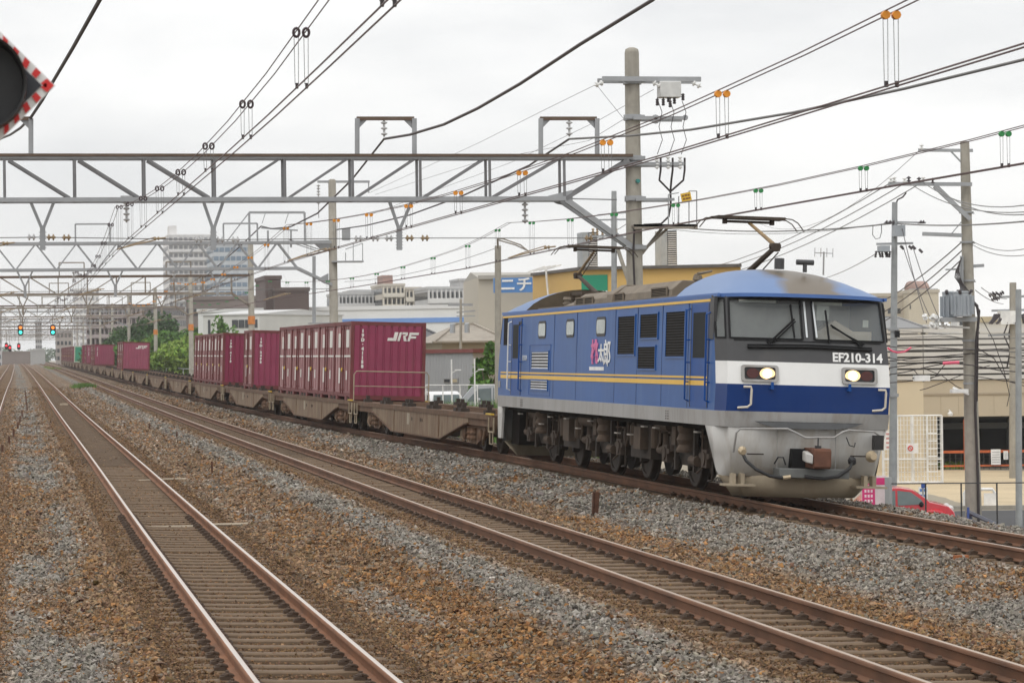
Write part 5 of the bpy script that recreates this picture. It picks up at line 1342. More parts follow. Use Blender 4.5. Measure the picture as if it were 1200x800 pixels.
# ------------------------------------------------------------------ contact lines
def contact_line(t, label, zc0, zc1, zs, disc, wire, near):
    root = empty('contact_line', (0, 0, 0), label, 'overhead line', 'overhead contact lines')
    sup = [near] + GY[:9]
    dxt = {1: .15, 2: .0, 3: .0, 4: .2}[t]
    def zc(Y): return np.interp(Y, [0, 30, 68, 120, 300], [zc0, zc0, zc1, zc1, zc1]) + float(zg(Y))
    def mess(i, Y):
        a, b = sup[i], sup[i+1]; u = (Y - (a + b)/2)/((b - a)/2)
        low = zc(Y) + .34
        return low + (zs + float(zg(Y)) - low)*u*u
    def xx(Y): return float(cx(t, Y)) + dxt + .08*math.sin(Y/50*math.pi) + (float(np.interp(Y, [52, 68, 76, 95, 121], [0, .85, 1.25, 1.15, .3])) if t == 3 else 0)
    for s in (-.045, .045):
        pts = []
        for i in range(len(sup) - 1):
            for Y in np.linspace(sup[i], sup[i+1], 13 if i < 3 else 7)[:-1]: pts.append((xx(Y) + s, Y, mess(i, Y)))
        mb = MB(); mb.tube(pts, .0066, 5); mb.build('messenger_wire', wire, root)
        pts = [(xx(Y) + s, Y, zc(Y)) for Y in list(np.arange(sup[0], 130, 5)) + list(np.arange(130, GY[8], 20))]
        mb = MB(); mb.tube(pts, .0082, 5); mb.build('contact_wire', wire, root)
    # hanger: a pulley disc on the messenger and two thin droppers
    h0_, hs_ = {1: (19.1, 5.95), 2: (21.3, 5.3), 3: (21.6, 5.4), 4: (130, 6)}[t]
    for k in range({1: 28, 2: 28, 3: 28, 4: 8}[t]):
            for s in (-.045, .045):
                Y = h0_ + hs_*k
                i = max(j for j in range(len(sup) - 1) if sup[j] <= Y)
                zt_, zb_ = mess(i, Y), zc(Y)
                mb = MB(); x = xx(Y) + s
                if t == 1: 
                    mb.tube([(x + .028*math.cos(q), Y - .01, zt_ - .005 + .040*math.sin(q)) for q in np.linspace(0, 2*math.pi, 13)], .014, 6, caps=False)
                else: mb.lathe((x, Y - .03, zt_ - .03), (0, 1, 0), [(0, .02), (.0, .036), (.05, .036), (.05, .02)], 10)
                h_ = mb.build('hanger', disc, root)
                mb = MB()
                for d in (-.02, .02): mb.tube([(x + d, Y, zt_ - .03), (x + d*.8, Y, zb_ + .03)], .0035, 3)
                mb.build('dropper', cable_grey, h_)
                mb = MB(); mb.box(x - .012, x + .012, Y - .02, Y + .02, zb_ - .01, zb_ + .04); mb.build('hanger_clamp', cable_dark, h_)
    # pull-off arms at the gantries
    for i, Y in enumerate(GY[:4]):
        x, z = xx(Y), zc(Y)
        mb = MB(); mb.tube([(x, Y, z + .03), (x + .35, Y, z + .12), (x + .95, Y, z + .26)], .018, 5); mb.tube([(x, Y + .25, z + .03), (x + .35, Y + .2, z + .15), (x + .95, Y, z + .33)], .014, 5); mb.lathe((x + .9, Y, z + .28), (1, 0, .1), [(0, .02), (.04, .05), (.08, .02), (.12, .05), (.16, .02), (.3, .02)], 8); mb.build('pull_off_arm', INSB, root)
    return root
disc_dark = mat('hanger_dark', (.045, .025, .03), .5)
disc_orange = mat('hanger_orange', (.80, .30, .02), .45); disc_green = mat('hanger_green', (.03, .26, .07), .45)
contact_line(1, 'twin overhead contact wires with dark ring hangers above the polished track', 5.03, 5.20, 6.27, disc_dark, cable_bronze, 8.0)
contact_line(2, 'overhead contact wires with bright orange hanger discs', 4.70, 4.90, 5.82, disc_orange, cable_bronze, 9.0)
contact_line(3, 'overhead contact wires with green hanger discs touched by the pantographs', 4.80, 4.93, 5.85, disc_green, cable_bronze, 16.0)
contact_line(4, 'overhead contact wires above the leftmost track, far down the line', 5.0, 5.1, 6.3, disc_dark, cable_bronze, 20.0)

# feeders hung from the arches
def cable(name, pts, r, m_, label, cat='cable', group=None, n=6):
    mb = MB(); mb.tube(pts, r, n); o = mb.build(name, m_); return tag(o, label, cat, group)
def sag(p, q, s, n=14):
    p, q = np.asarray(p, float), np.asarray(q, float)
    return [lerp(p, q, t) - np.array([0, 0, s*4*t*(1 - t)]) for t in np.linspace(0, 1, n)]
g0 = GY[0]
d1 = P(117, 0, 44.5); e1 = P(62, 96, 58.0); a1 = P(36, 138, g0)
cable('feeder_cable', [d1 + (d1 - e1)*1.2 + [0, 0, 1.2], d1, lerp(d1, e1, .5) - [0, 0, .02], e1, P(50, 117, 63), a1], .040, cable_dark, 'thick dark feeder cable from the top edge down behind the striped signal board', 'cable')
cable('feeder_cable', [a1, P(24, 150, 76), P(12, 158, 86), P(0, 163, 96), P(-40, 172, 121)], .036, cable_dark, 'dark feeder cable sagging out of the left edge beyond the striped signal board', 'cable')
a2 = P(450, 163, g0); d2 = P(765, 0, 44.5); b2 = P(500, 154, 64)
cable('feeder_cable', [d2 + (d2 - P(680, 52, 49))*3 + [0, 0, 1.5], d2, P(680, 52, 49), P(610, 98, 54), P(560, 127, 58.5), P(520, 146, 62), P(480, 158, 66), a2], .033, mat('feeder_brown', (.075, .06, .058), .6), 'brown feeder cable sweeping from the top centre to the left gantry arch', 'cable')
a3 = P(667, 163, g0); d3 = P(1200, 70, 46)
cable('feeder_cable', [d3 + (d3 - P(1060, 105, 49.5))*3 + [0, 0, 1], d3, P(1060, 104, 49.5), P(930, 132, 55), P(810, 152, 61), P(740, 159, 65), a3], .030, cable_grey, 'grey feeder cable from the right edge past the tall pole to the right arch', 'cable')
cable('feeder_cable', [a2, P(412, 211, 82), P(372, 250, 98), P(340, 266, 110), P(318, 268, 118), P(306, 265, 121), P(282, 288, 138), P(240, 325, 168)], .028, cable_dark, 'dark feeder cable drooping left from the left gantry arch to the second gantry', 'cable')
cable('feeder_cable', [a3, P(620, 194, 78), P(543, 229, 93), P(480, 252, 106), P(430, 264, 115), P(395, 269, 121)], .028, cable_dark, 'dark feeder cable drooping from the right gantry arch to the second pole', 'cable')
for pts, lab in (([P(697, 100, g0), P(640, 128, 80), P(560, 168, 100), P(433, 226, 121)], 'thin wire from the left end of the pole top arm down to the second pole'),
                 ([P(766, 105, g0), P(700, 142, 82), P(600, 190, 103), P(433, 252, 123)], 'thin wire from the switch box down past the right gantry arch'),
                 ([P(739, 135, g0), P(690, 165, 79), P(560, 190, 98), P(440, 228, 121)], 'thin wire leaving the middle arm of the tall pole to the left')):
    cable('thin_wire', pts, .007, cable_grey, lab, 'wire')
cable('thin_wire', [P(697, 97, g0) , P(712, 116, g0 - .3), P(738, 148, g0 - .3)], .006, cable_grey, 'slack loop of wire left of the tall concrete pole top', 'wire')

# ------------------------------------------------------------------ signals
red_s = mat('board_red', (.62, .022, .02), .5); white_s = mat('board_white', (.76, .76, .74), .5); hood = mat('signal_hood', (.008, .008, .009), .5, bump=.1)
def near_signal():
    Y = 10.5
    tip = P(67.5, 100, Y); c = P(-26, 100, Y); half = tip[0] - c[0]
    g = empty('signal_lamp', c, 'dark signal lamp on a red and white striped diamond board at the left edge', 'signal', None)
    mb = MB(); h = half*.97; mb.prism([(-h, 0, 0), (0, 0, -h), (h, 0, 0), (0, 0, h)], (0, .01, 0)); b = mb.build('diamond_board', white_s, g)
    mb = MB(); ih = half*.80
    mb.prism([(-ih, -.006, 0), (0, -.006, -ih), (ih, -.006, 0), (0, -.006, ih)], (0, .004, 0)); mb.build('dark_panel', mat('board_dark', (.022, .024, .032), .5), b)
    mb = MB()
    # red stripes across the white border
    t0 = .82; W = half*.17/2
    for sx_, sz_ in ((1, 1), (1, -1), (-1, 1), (-1, -1)):
        nstripe = 7
        for k in range(nstripe):
            u = (k*2 + .35)/(2*nstripe); u2 = u + .068
            def e(f, v): return np.array([sx_*f*(1 - v), -.008, sz_*f*v])
            inn = lambda f: half*(.82); 
            out_ = half*.955
            q = [e(out_, u), e(out_, u2), e(half*.815, u2 - .06), e(half*.815, u - .06)]
            mb.add(q, [(0, 1, 2, 3)])
        mb.add([(sx_*out_, -.0085, 0), (sx_*out_*.93, -.0085, sz_*out_*.07), (sx_*half*.86, -.0085, 0)], [(0, 1, 2)])
    mb.build('red_stripes', red_s, b)
    r = half*.62
    mb = MB(); mb.lathe((0, -.01, 0), (0, -1, 0), [(0, r*.95), (0, r), (.10, r*.98), (.10, r*.93), (.02, r*.90)], 40); 
    mb.v = [(x, y - max(0, z)*.35 if y < -.05 else y, z) for x, y, z in mb.v]; mb.build('lamp_hood', hood, g)
    mb = MB(); mb.lathe((0, -.012, 0), (0, -1, 0), [(0, r*.90), (.012, r*.90)], 36); mb.build('lamp_face', mat('lamp_face_dark', (.016, .013, .012), .5), g)
    mb = MB()
    for i in range(-9, 10):
        for j in range(-9, 10):
            x, z = i*r*.085, j*r*.085
            if math.hypot(x, z) < r*.78: mb.sphere((x, -.026, z), r*.030, 6, sq=(1, .5, 1))
    mb.build('led_array', mat('led_off', (.32, .25, .20), .3), g)
    mb = MB()
    for x, z in ((r*1.0, r*.3), (r*.92, -r*.55), (-r*1.0, 0)): mb.lathe((x*.9, -.01, z), (0, -1, 0), [(0, .006), (.006, .005)], 8)
    mb.build('board_bolt', galv, g)
    mb = MB(); mb.cyl((0, .06, -half*.3), (0, .06, -4.5), .045, 12); mb.box(-.12, .12, .01, .10, -.12, .12); mb.build('mounting_post', galv, g)
near_signal()
def far_signal(px, py, Y, red, label, drop=1.0):
    c = P(px, py, Y); g = empty('railway_signal', c, label, 'signal', 'far railway signals'); s = Y/300.0*(.62 if red else 1)
    mb = MB(); w_, h_ = .30*s, .62*s
    pts = [(w_*math.cos(a), 0, (h_ - w_) + w_*math.sin(a)) for a in np.linspace(0, math.pi, 9)] + [(w_*math.cos(a), 0, -(h_ - w_) + w_*math.sin(a)) for a in np.linspace(math.pi, 2*math.pi, 9)]
    mb.prism(pts, (0, .12, 0)); mb.build('back_board', black_paint, g)
    def lens(dz, col, e, name):
        mb = MB(); mb.add([(.17*s*math.cos(a), -.02, dz + .17*s*math.sin(a)) for a in np.linspace(0, 2*math.pi, 16, endpoint=False)], [tuple(range(16))]); mb.build(name, mat('signal_%s' % name, col, .3, emit=col, estr=e), g)
        mb = MB(); mb.tube([(.19*s*math.cos(a), -.08, dz + .19*s*math.sin(a)) for a in np.linspace(0, math.pi, 9)], .02*s, 4); mb.build('lens_hood', black_paint, g)
    if red: lens(.1*s, (1, .03, .05), 1.6, 'red_lens')
    else: lens(.26*s, (1.0, .22, .02), 1.5, 'amber_lens'); lens(-.26*s, (.05, .95, .75), 2.2, 'green_lens')
    mb = MB(); mb.cyl((0, .1, h_), (0, .1, h_ + drop), .05, 6); mb.build('hanging_post', galv_rust, g)
far_signal(24, 386.5, 326, False, 'left one of two signals showing green below amber, far down the line', 1.2)
far_signal(62, 386.5, 326, False, 'right one of two signals showing green below amber, far down the line', 1.2)
far_signal(7.5, 405.5, 436, True, 'leftmost small red signal near the vanishing point', 2.0); far_signal(22, 406, 436, True, 'small red signal at the vanishing point, below the left green signal', 2.0); far_signal(11.5, 408, 470, True, 'faint pink signal between the two small red signals', 1.6)
# ------------------------------------------------------------------ buildings
def bmat(name, col, **k): 
    k.setdefault('rough', .85); k.setdefault('var', .06); k.setdefault('scale', .4)
    return mat(name, col, **k)
win_dark = mat('window_glass_dark', (.045, .05, .055), .15, var=.3, scale=.8)
def block(name, label, cat, p0, p1, depth, z0, z1, wall, group=None, roof=None, rows=0, cols=0, win=win_dark, wh=.5, ww=.62, balcony=None, parapet=.4, side_rows=True):
    """a box building whose front runs from p0 to p1 (world xy) and goes back by depth"""
    p0, p1 = np.array(p0[:2], float), np.array(p1[:2], float); ln = np.linalg.norm(p1 - p0); d = (p1 - p0)/ln; n = np.array([-d[1], d[0]])
    if n[1] < 0: n = -n
    g = empty(name, (p0[0], p0[1], z0), label, cat, group)
    def W(u, v, z): q = d*u + n*v; return (q[0], q[1], z - z0)
    def bx(mb, u0, u1, v0, v1, za, zb, mi=0):
        mb.add([W(u0,v0,za),W(u1,v0,za),W(u1,v1,za),W(u0,v1,za),W(u0,v0,zb),W(u1,v0,zb),W(u1,v1,zb),W(u0,v1,zb)],
               [(3,2,1,0),(4,5,6,7),(0,1,5,4),(1,2,6,5),(2,3,7,6),(3,0,4,7)] , mi)
    mb = MB(); bx(mb, 0, ln, 0, depth, z0, z1); mb.build('wall', wall, g)
    mb = MB(); bx(mb, -.12, ln + .12, -.12, depth + .12, z1 - .02, z1 + parapet); mb.build('roof', roof or wall, g)
    if rows:
        fh = (z1 - z0)/rows
        for r_ in range(rows):
            mb = MB()
            for c in range(cols):
                uc = ln*(c + .5)/cols; hw_ = ln/cols*ww/2
                bx(mb, uc - hw_, uc + hw_, -.06, .3, z0 + fh*(r_ + .30), z0 + fh*(r_ + .30 + wh))
            if side_rows:
                ns = max(1, int(cols*depth/ln))
                for c in range(ns):
                    vc = depth*(c + .5)/ns; hw_ = depth/ns*ww/2
                    for u in (-.06, ln - .3): bx(mb, u, u + .36, vc - hw_, vc + hw_, z0 + fh*(r_ + .30), z0 + fh*(r_ + .30 + wh))
            mb.build('window', win, g)
            if balcony is not None:
                mb = MB(); bx(mb, .2, ln - .2, -1.1, -1.0, z0 + fh*(r_ + .0), z0 + fh*(r_ + .36)); bx(mb, .2, ln - .2, -1.1, 0, z0 + fh*(r_ - .03), z0 + fh*(r_ + .02))
                for c in range(cols + 1): uc = ln*c/cols; bx(mb, max(.2, uc - .08), min(ln - .2, uc + .08), -1.0, 0, z0 + fh*(r_ + .02), z0 + fh*(r_ + .92))
                mb.build('balcony', balcony, g)
    return g, W, bx, ln
def add(g, name, m_, fn):
    mb = MB(); fn(mb); return mb.build(name, m_, g)

# yellow store behind the locomotive
yel = bmat('wall_yellow', (.62, .40, .125), rough=.7); grn = bmat('panel_green', (.012, .25, .14), rough=.6)
pc = P(681, 316, 122); pl = P(624, 322.5, 131); pr_ = P(868, 315, 119)
g = empty('yellow_store', (pc[0], pc[1], -3.3), 'yellow flat roofed store with a green panel behind the locomotive roof', 'building')
o = np.array(g.location)
zt_ = pc[2]
mb = MB(); foot = [pc[:2], pr_[:2], pr_[:2] + np.array([4, 25]), pl[:2] + np.array([8, 25]), pl[:2]]
mb.prism([(q[0] - o[0], q[1] - o[1], 0) for q in foot], (0, 0, zt_ - o[2])); mb.build('wall', yel, g)
mb = MB()
for a, b in ((pl, pc), (pc, pr_)): mb.beam((a[0] - o[0], a[1] - o[1] - .1, zt_ - o[2] + .05), (b[0] - o[0], b[1] - o[1] - .1, zt_ - o[2] + .05), .25, .14)
mb.build('roof_edge', mat('roof_edge_dark', (.10, .09, .08), .6), g)
dd = (pr_ - pc)[:2]; dd = dd/np.linalg.norm(dd); nn = np.array([dd[1], -dd[0]])
def onwall(px, z, off=.06):
    # along the right-hand wall, by photograph column
    u = 0.0
    lo, hi = -.5, 40.0
    for _ in range(40):
        u = (lo + hi)/2; q = pc[:2] + dd*u; a = math.atan2(q[0], q[1]); pxx = 600 + FPX*math.tan(a - YAW)
        if pxx < px: lo = u
        else: hi = u
    q = pc[:2] + dd*u + nn*off; return np.array([q[0] - o[0], q[1] - o[1], z - o[2]])
mb = MB(); a, b = onwall(682.5, zt_ - .25), onwall(713, zt_ - .25); a2_, b2_ = a - [0, 0, 2.3], b - [0, 0, 2.3]
mb.prism([a, b, b2_, a2_], (nn[0]*-.05, nn[1]*-.05, 0)); pn = mb.build('green_panel', grn, g)
put_text('panel_lettering', 'MINI', .62, white_s, (a + b)/2 - [0, .0, .97] + np.array([nn[0]*.02, nn[1]*.02, 0]), (dd[0], dd[1], 0), (0, 0, 1), pn, bold=.01)
mb = MB(); p = P(643, 320, 127) - o; mb.tube([p + [-.2, -.3, .25], p + [0, -.4, -2.5]], .05, 6)
for k in range(4): q = lerp(P(627, 320, 130), P(646, 318, 127), k/3) - o; mb.beam(q + [-.4, -.3, .05], q + [.4, -.5, .3], .10, .06)
mb.build('roof_pipe', white_s, g)
for px0, px1, y0, y1, lab in ((775, 793, 270, 314, 'tall slatted white air conditioning unit right of the tall concrete pole'), (683, 700, 272, 315, 'slatted air conditioning unit on the store roof left of the tall concrete pole')):
    a, b = P(px0, y1, 123), P(px1, y0, 123); g2 = empty('air_conditioning_unit', (a[0], a[1], a[2]), lab, 'air conditioner', None)
    w_, h_ = b[0] - a[0], b[2] - a[2]
    mb = MB(); mb.box(0, w_, 0, 1.2, 0, h_); mb.build('casing', mat('ac_casing', (.33, .35, .36), .5), g2)
    mb = MB()
    for i in range(17): mb.box(w_*.42, w_*.96, -.05, -.01, h_*(i + .25)/17.5, h_*(i + .7)/17.5)
    mb.build('slats', mat('ac_slat_white', (.62, .62, .61), .5), g2)
    mb = MB(); mb.box(w_*.40, w_*.98, -.012, 0, .02, h_ - .02); mb.build('grille_back', black_paint, g2)
    mb = MB(); mb.box(-w_*.15, w_*1.15, -.2, 1.4, -.18, 0); mb.build('plinth', galv, g2)

# pale hall with the blue sign
zt_ = P(570, 325, 250)[2]
bl_ = bmat('hall_beige', (.46, .42, .35), scale=.15, dirt=(.33, .30, .25), damt=.25)
pa, pb_ = P(560, 325, 250), P(660, 325, 247); pk = P(543, 328, 268)
g = empty('industrial_hall', (pa[0], pa[1], -1.0), 'pale beige industrial hall carrying the blue sign with white katakana', 'building')
o = np.array(g.location); H_ = zt_ - o[2]
ft = [pa[:2], pb_[:2], pb_[:2] + [4, 28], pk[:2]]
mb = MB(); mb.prism([(q[0] - o[0], q[1] - o[1], 0) for q in ft], (0, 0, H_)); mb.build('wall', bl_, g)
mb = MB(); q = [np.array([f[0] - o[0], f[1] - o[1], H_]) for f in ft]; rd = lerp(q[0], q[3], .5) + [0, 0, .75]; rd2 = lerp(q[1], q[2], .5) + [0, 0, .75]
mb.add([q[0], q[1], q[2], q[3], rd, rd2], [(0, 1, 5, 4), (3, 4, 5, 2), (0, 4, 3), (1, 2, 5)]); mb.beam(q[0] - [0, .2, 0], q[1] - [0, .2, 0], .4, .35); mb.build('roof', bmat('hall_roof', (.36, .34, .30)), g)
sa, sb = P(576, 326.2, 248), P(629, 326.2, 248); sz = P(576, 343.5, 248)[2]
g2 = empty('blue_sign', sa, 'blue sign board with white katakana on the beige hall', 'sign'); o2 = np.array(g2.location)
L_ = sb[0] - sa[0]; h_ = sa[2] - sz
dv = (pb_ - pa); dv = dv/np.linalg.norm(dv)
mb = MB(); mb.prism([(0, -1.2, 0), (L_, -1.2 + dv[1]*L_, 0), (L_, -1.2 + dv[1]*L_, -h_), (0, -1.2, -h_)], (0, .3, 0)); mb.build('board', bmat('sign_blue', (.06, .20, .48), rough=.5), g2)
put_text('lettering', 'ニチ', 1.42, white_s, (P(600, 335, 248)[0] - o2[0], -1.235 + dv[1]*2, (P(600, 335, 248)[2] - o2[2])), (1, dv[1], 0), (0, 0, 1), g2, width=1.08, bold=.028)
mb = MB(); x0, x1 = P(621.5, 335, 248)[0] - o2[0], P(628.5, 335, 248)[0] - o2[0]
for py0, py1 in ((328.5, 331.3), (337.5, 340)): mb.prism([(x0, -1.23 + dv[1]*x0, P(600, py0, 248)[2] - o2[2]), (x1, -1.23 + dv[1]*x1, P(600, py0, 248)[2] - o2[2]), (x1, -1.23 + dv[1]*x1, P(600, py1, 248)[2] - o2[2]), (x0, -1.23 + dv[1]*x0, P(600, py1, 248)[2] - o2[2])], (0, .02, 0))
mb.build('lettering', white_s, g2)

# long white building with the blue band
Yw = 300
pa, pb_ = P(232, 366, Yw + 8), P(600, 364, Yw - 8)
wwhite = bmat('wall_white', (.72, .72, .70), scale=.2, dirt=(.6, .6, .58), damt=.2)
g, W, bx, ln = block('long_white_building', 'long white building with a blue band behind the containers', 'building', pa, pb_, 22, -1.0, P(420, 363, Yw)[2], wwhite, roof=bmat('roof_white', (.66, .66, .65)))
zs0, zs1 = P(480, 378.5, Yw)[2], P(480, 373, Yw)[2]
mb = MB(); bx(mb, ln*.40, ln, -.12, -.04, zs0, zs1); bx(mb, ln*.20, ln*.235, -.12, -.04, zs0 - .25, zs1 - .3); bx(mb, ln*.245, ln*.28, -.12, -.04, zs0 - .15, zs1 - .2); bx(mb, ln*.285, ln*.305, -.12, -.04, zs0 - .1, zs1 - .15); mb.build('blue_band', bmat('band_blue', (.16, .30, .62), rough=.6), g)
mb = MB()
for k in range(5): bx(mb, ln*(.11 + .024*k), ln*(.127 + .024*k), -.1, .2, zs0 - .9, zs1 - .5)
mb.build('window', win_dark, g)
# white warehouse with gable, left of it
pa, pb_ = P(238, 372, 272), P(304, 372, 268)
g, W, bx, ln = block('white_warehouse', 'small white warehouse with a low pitched roof behind the left containers', 'building', pa, pb_, 16, -1.0, P(260, 369, 269)[2], bmat('warehouse_white', (.60, .60, .57)), roof=bmat('warehouse_roof', (.55, .55, .54)), parapet=.1)
mb = MB(); z1 = P(260, 369, 269)[2] - (-1.0)
a, b, c, d = [np.array(W(u, v, 0)) + [0, 0, z1 + .1 + 1.0*0] for u, v in ((0, 0), (ln, 0), (ln, 16), (0, 16))]
for q in (a, b, c, d): q[2] = z1 + .08
r0, r1 = lerp(a, d, .5) + [0, 0, .5], lerp(b, c, .5) + [0, 0, .5]
mb.add([a, b, c, d, r0, r1], [(0, 1, 5, 4), (2, 3, 4, 5), (3, 0, 4), (1, 2, 5)]); mb.build('pitched_roof', bmat('warehouse_roof', (.55, .55, .54)), g)
mb = MB(); zz = P(275, 380, 269)[2]
for k in range(4): bx(mb, ln*(.52 + .115*k), ln*(.62 + .115*k), -.06, .1, zz - .35, zz + .45)
mb.build('window', win_dark, g)
mb = MB(); bx(mb, ln*.09, ln*.13, -.06, .1, zz - .9, zz + .5); mb.build('door', win_dark, g)

# dark brown blocks
brn = bmat('wall_dark_brown', (.105, .075, .068)); brn2 = bmat('wall_brown_grey', (.20, .165, .15))
block('brown_building', 'dark brown flat building left of the second concrete pole', 'building', P(322, 344, 300), P(362, 344, 300), 14, -1, P(330, 341, 300)[2], brn)
block('brown_building', 'narrow dark brown tower with a stepped roof left of the second concrete pole', 'building', P(311, 330, 302), P(329, 330, 302), 12, -1, P(320, 327, 302)[2], brn)
block('brown_building', 'low dark brown building with a window strip below the blue glazed block', 'building', P(218, 357, 320), P(313, 352, 316), 14, -1, P(260, 351, 318)[2], brn2, rows=4, cols=12, wh=.3)
# apartment blocks far behind
cream = bmat('apartment_cream', (.50, .46, .40)); greyw = bmat('apartment_grey', (.46, .46, .46)); pinkb = bmat('apartment_pink_brown', (.33, .21, .18))
block('apartment_block', 'grey apartment block with a stepped roof right of the second concrete pole', 'building', P(396, 352, 460), P(450, 350, 460), 16, -1, P(420, 345, 460)[2], greyw, rows=6, cols=12, balcony=bmat('balcony_grey', (.55, .55, .55)))
block('apartment_block', 'grey upper apartment block standing behind the stepped one', 'building', P(413, 343, 480), P(452, 343, 480), 14, -1, P(420, 342, 480)[2], greyw, rows=7, cols=9)
cg_, cW, cbx, cln = block('apartment_block', 'cream apartment tower with a pink brown penthouse', 'building', P(448, 336, 450), P(474, 336, 450), 14, -1, P(460, 335, 450)[2], cream, rows=8, cols=5, balcony=bmat('balcony_cream', (.62, .58, .5)))
add(cg_, 'penthouse', pinkb, lambda mb: (cbx(mb, cln*.1, cln*.55, 2, 9, P(455, 336, 450)[2], P(455, 322, 450)[2]), cbx(mb, cln*.55, cln*.98, 2, 9, P(455, 336, 450)[2], P(455, 332, 450)[2])))
block('apartment_block', 'cream apartment wing with small balconies right of the penthouse tower', 'building', P(474, 340, 450), P(493.5, 340, 450), 14, -1, P(480, 339, 450)[2], cream, rows=7, cols=4, balcony=bmat('balcony_cream', (.62, .58, .5)))
block('apartment_block', 'grey banded apartment block between the cream tower and the beige hall', 'building', P(501, 340, 430), P(542.5, 340, 430), 14, -1, P(520, 338.5, 430)[2], greyw, rows=6, cols=8, balcony=bmat('balcony_pale', (.62, .62, .61)))
block('apartment_block', 'thin grey block left of the beige hall behind the banded block', 'building', P(538, 330, 470), P(546, 330, 470), 10, -1, P(540, 329, 470)[2], greyw)
# tall tower and blue glazed block
tw = bmat('tower_white', (.68, .67, .66));  # tower wall and recesses paled in colour to imitate distance haze
tg_, tW, tbx, tln = block('tower_block', 'tall pale residential tower behind the zigzag gantry', 'building', P(197, 278, 900), P(250, 277, 900), 30, -1, P(220, 276, 900)[2], tw, rows=16, cols=9, win=mat('tower_recess', (.30, .30, .32), .6), balcony=bmat('tower_balcony', (.60, .59, .58)))
add(tg_, 'lift_housing', tw, lambda mb: tbx(mb, .5, tln*.2, 2, 12, P(200, 278, 900)[2], P(200, 264, 900)[2]))
block('glazed_block', 'blue grey glazed block right of the tall pale tower', 'building', P(250, 290, 860), P(296, 288, 860), 30, -1, P(270, 288, 860)[2], bmat('glazed_grey', (.42, .45, .48)), rows=14, cols=7, win=mat('blue_window', (.10, .16, .23), .2), ww=.86)
block('distant_building', 'pale tower far off left of the tall residential tower', 'building', P(88, 342, 1100), P(116, 342, 1100), 30, -1, P(100, 339, 1100)[2], tw, rows=12, cols=6, win=mat('tower_recess', (.30, .30, .32), .6))
block('distant_building', 'brown apartment block above the shrubs at left', 'building', P(103, 364, 520), P(167, 361, 515), 20, -1, P(130, 361, 518)[2], brn2, rows=7, cols=12, balcony=bmat('balcony_mauve', (.36, .31, .30)))
block('distant_building', 'tan block behind the shrubs right of the brown apartment block', 'building', P(163, 374, 480), P(200, 374, 478), 16, -1, P(180, 372, 478)[2], bmat('tan_wall', (.36, .32, .29)), rows=5, cols=6)
block('distant_building', 'low white shed far down the line at the left', 'building', P(36, 411, 700), P(53, 411, 700), 10, 0, P(45, 411, 700)[2], bmat('shed_grey', (.36, .36, .35)))
block('distant_building', 'grey low building crossing the vanishing point', 'building', P(-40, 412, 820), P(38, 411, 820), 12, 0, P(20, 413, 820)[2], bmat('far_brown', (.20, .16, .14)))
block('distant_building', 'hazy grey block at the left edge behind the signals', 'building', P(-60, 396, 760), P(2, 396, 760), 12, 0, P(0, 368, 760)[2], greyw, rows=7, cols=8)
block('distant_building', 'narrow hazy tower between the two green signals', 'building', P(42, 400, 900), P(49, 400, 900), 12, 0, P(45, 377, 900)[2], greyw, rows=8, cols=3)
block('distant_building', 'slender hazy block left of the shrubs', 'building', P(66, 398, 640), P(84, 398, 640), 12, 0, P(75, 389, 640)[2], bmat('tan_wall', (.36, .32, .29)), rows=5, cols=4)

# grey hut and two houses between container and locomotive
gz_ = -1.0
g, W, bx, ln = block('metal_hut', 'grey corrugated hut with a maroon roof edge between container and locomotive', 'building', P(482, 420, 138), P(554.5, 420, 134), 9, gz_, P(530, 413, 136)[2], bmat('hut_grey', (.40, .41, .42)), roof=bmat('roof_maroon', (.20, .065, .06)), parapet=.17)
mb = MB()
for k in range(40): u = ln*(k + .5)/40; bx(mb, u - .03, u + .03, -.03, 0, gz_ + .1, P(530, 413.5, 136)[2])
mb.build('wall_ribs', bmat('hut_grey', (.40, .41, .42)), g)
mb = MB(); a = P(521, 449, 136)[2]; b = P(521, 443, 136)[2]; bx(mb, ln*.54, ln*.77, -.07, .05, a, b); fr = mb.build('window', bmat('hut_window_frame', (.30, .30, .29)), g)
mb = MB(); bx(mb, ln*.555, ln*.64, -.09, .02, a + .06, b - .05); mb.build('pane', win_dark, fr); mb = MB(); bx(mb, ln*.66, ln*.755, -.09, .02, a + .06, b - .05); mb.build('blind', bmat('blind_beige', (.45, .38, .25)), fr)
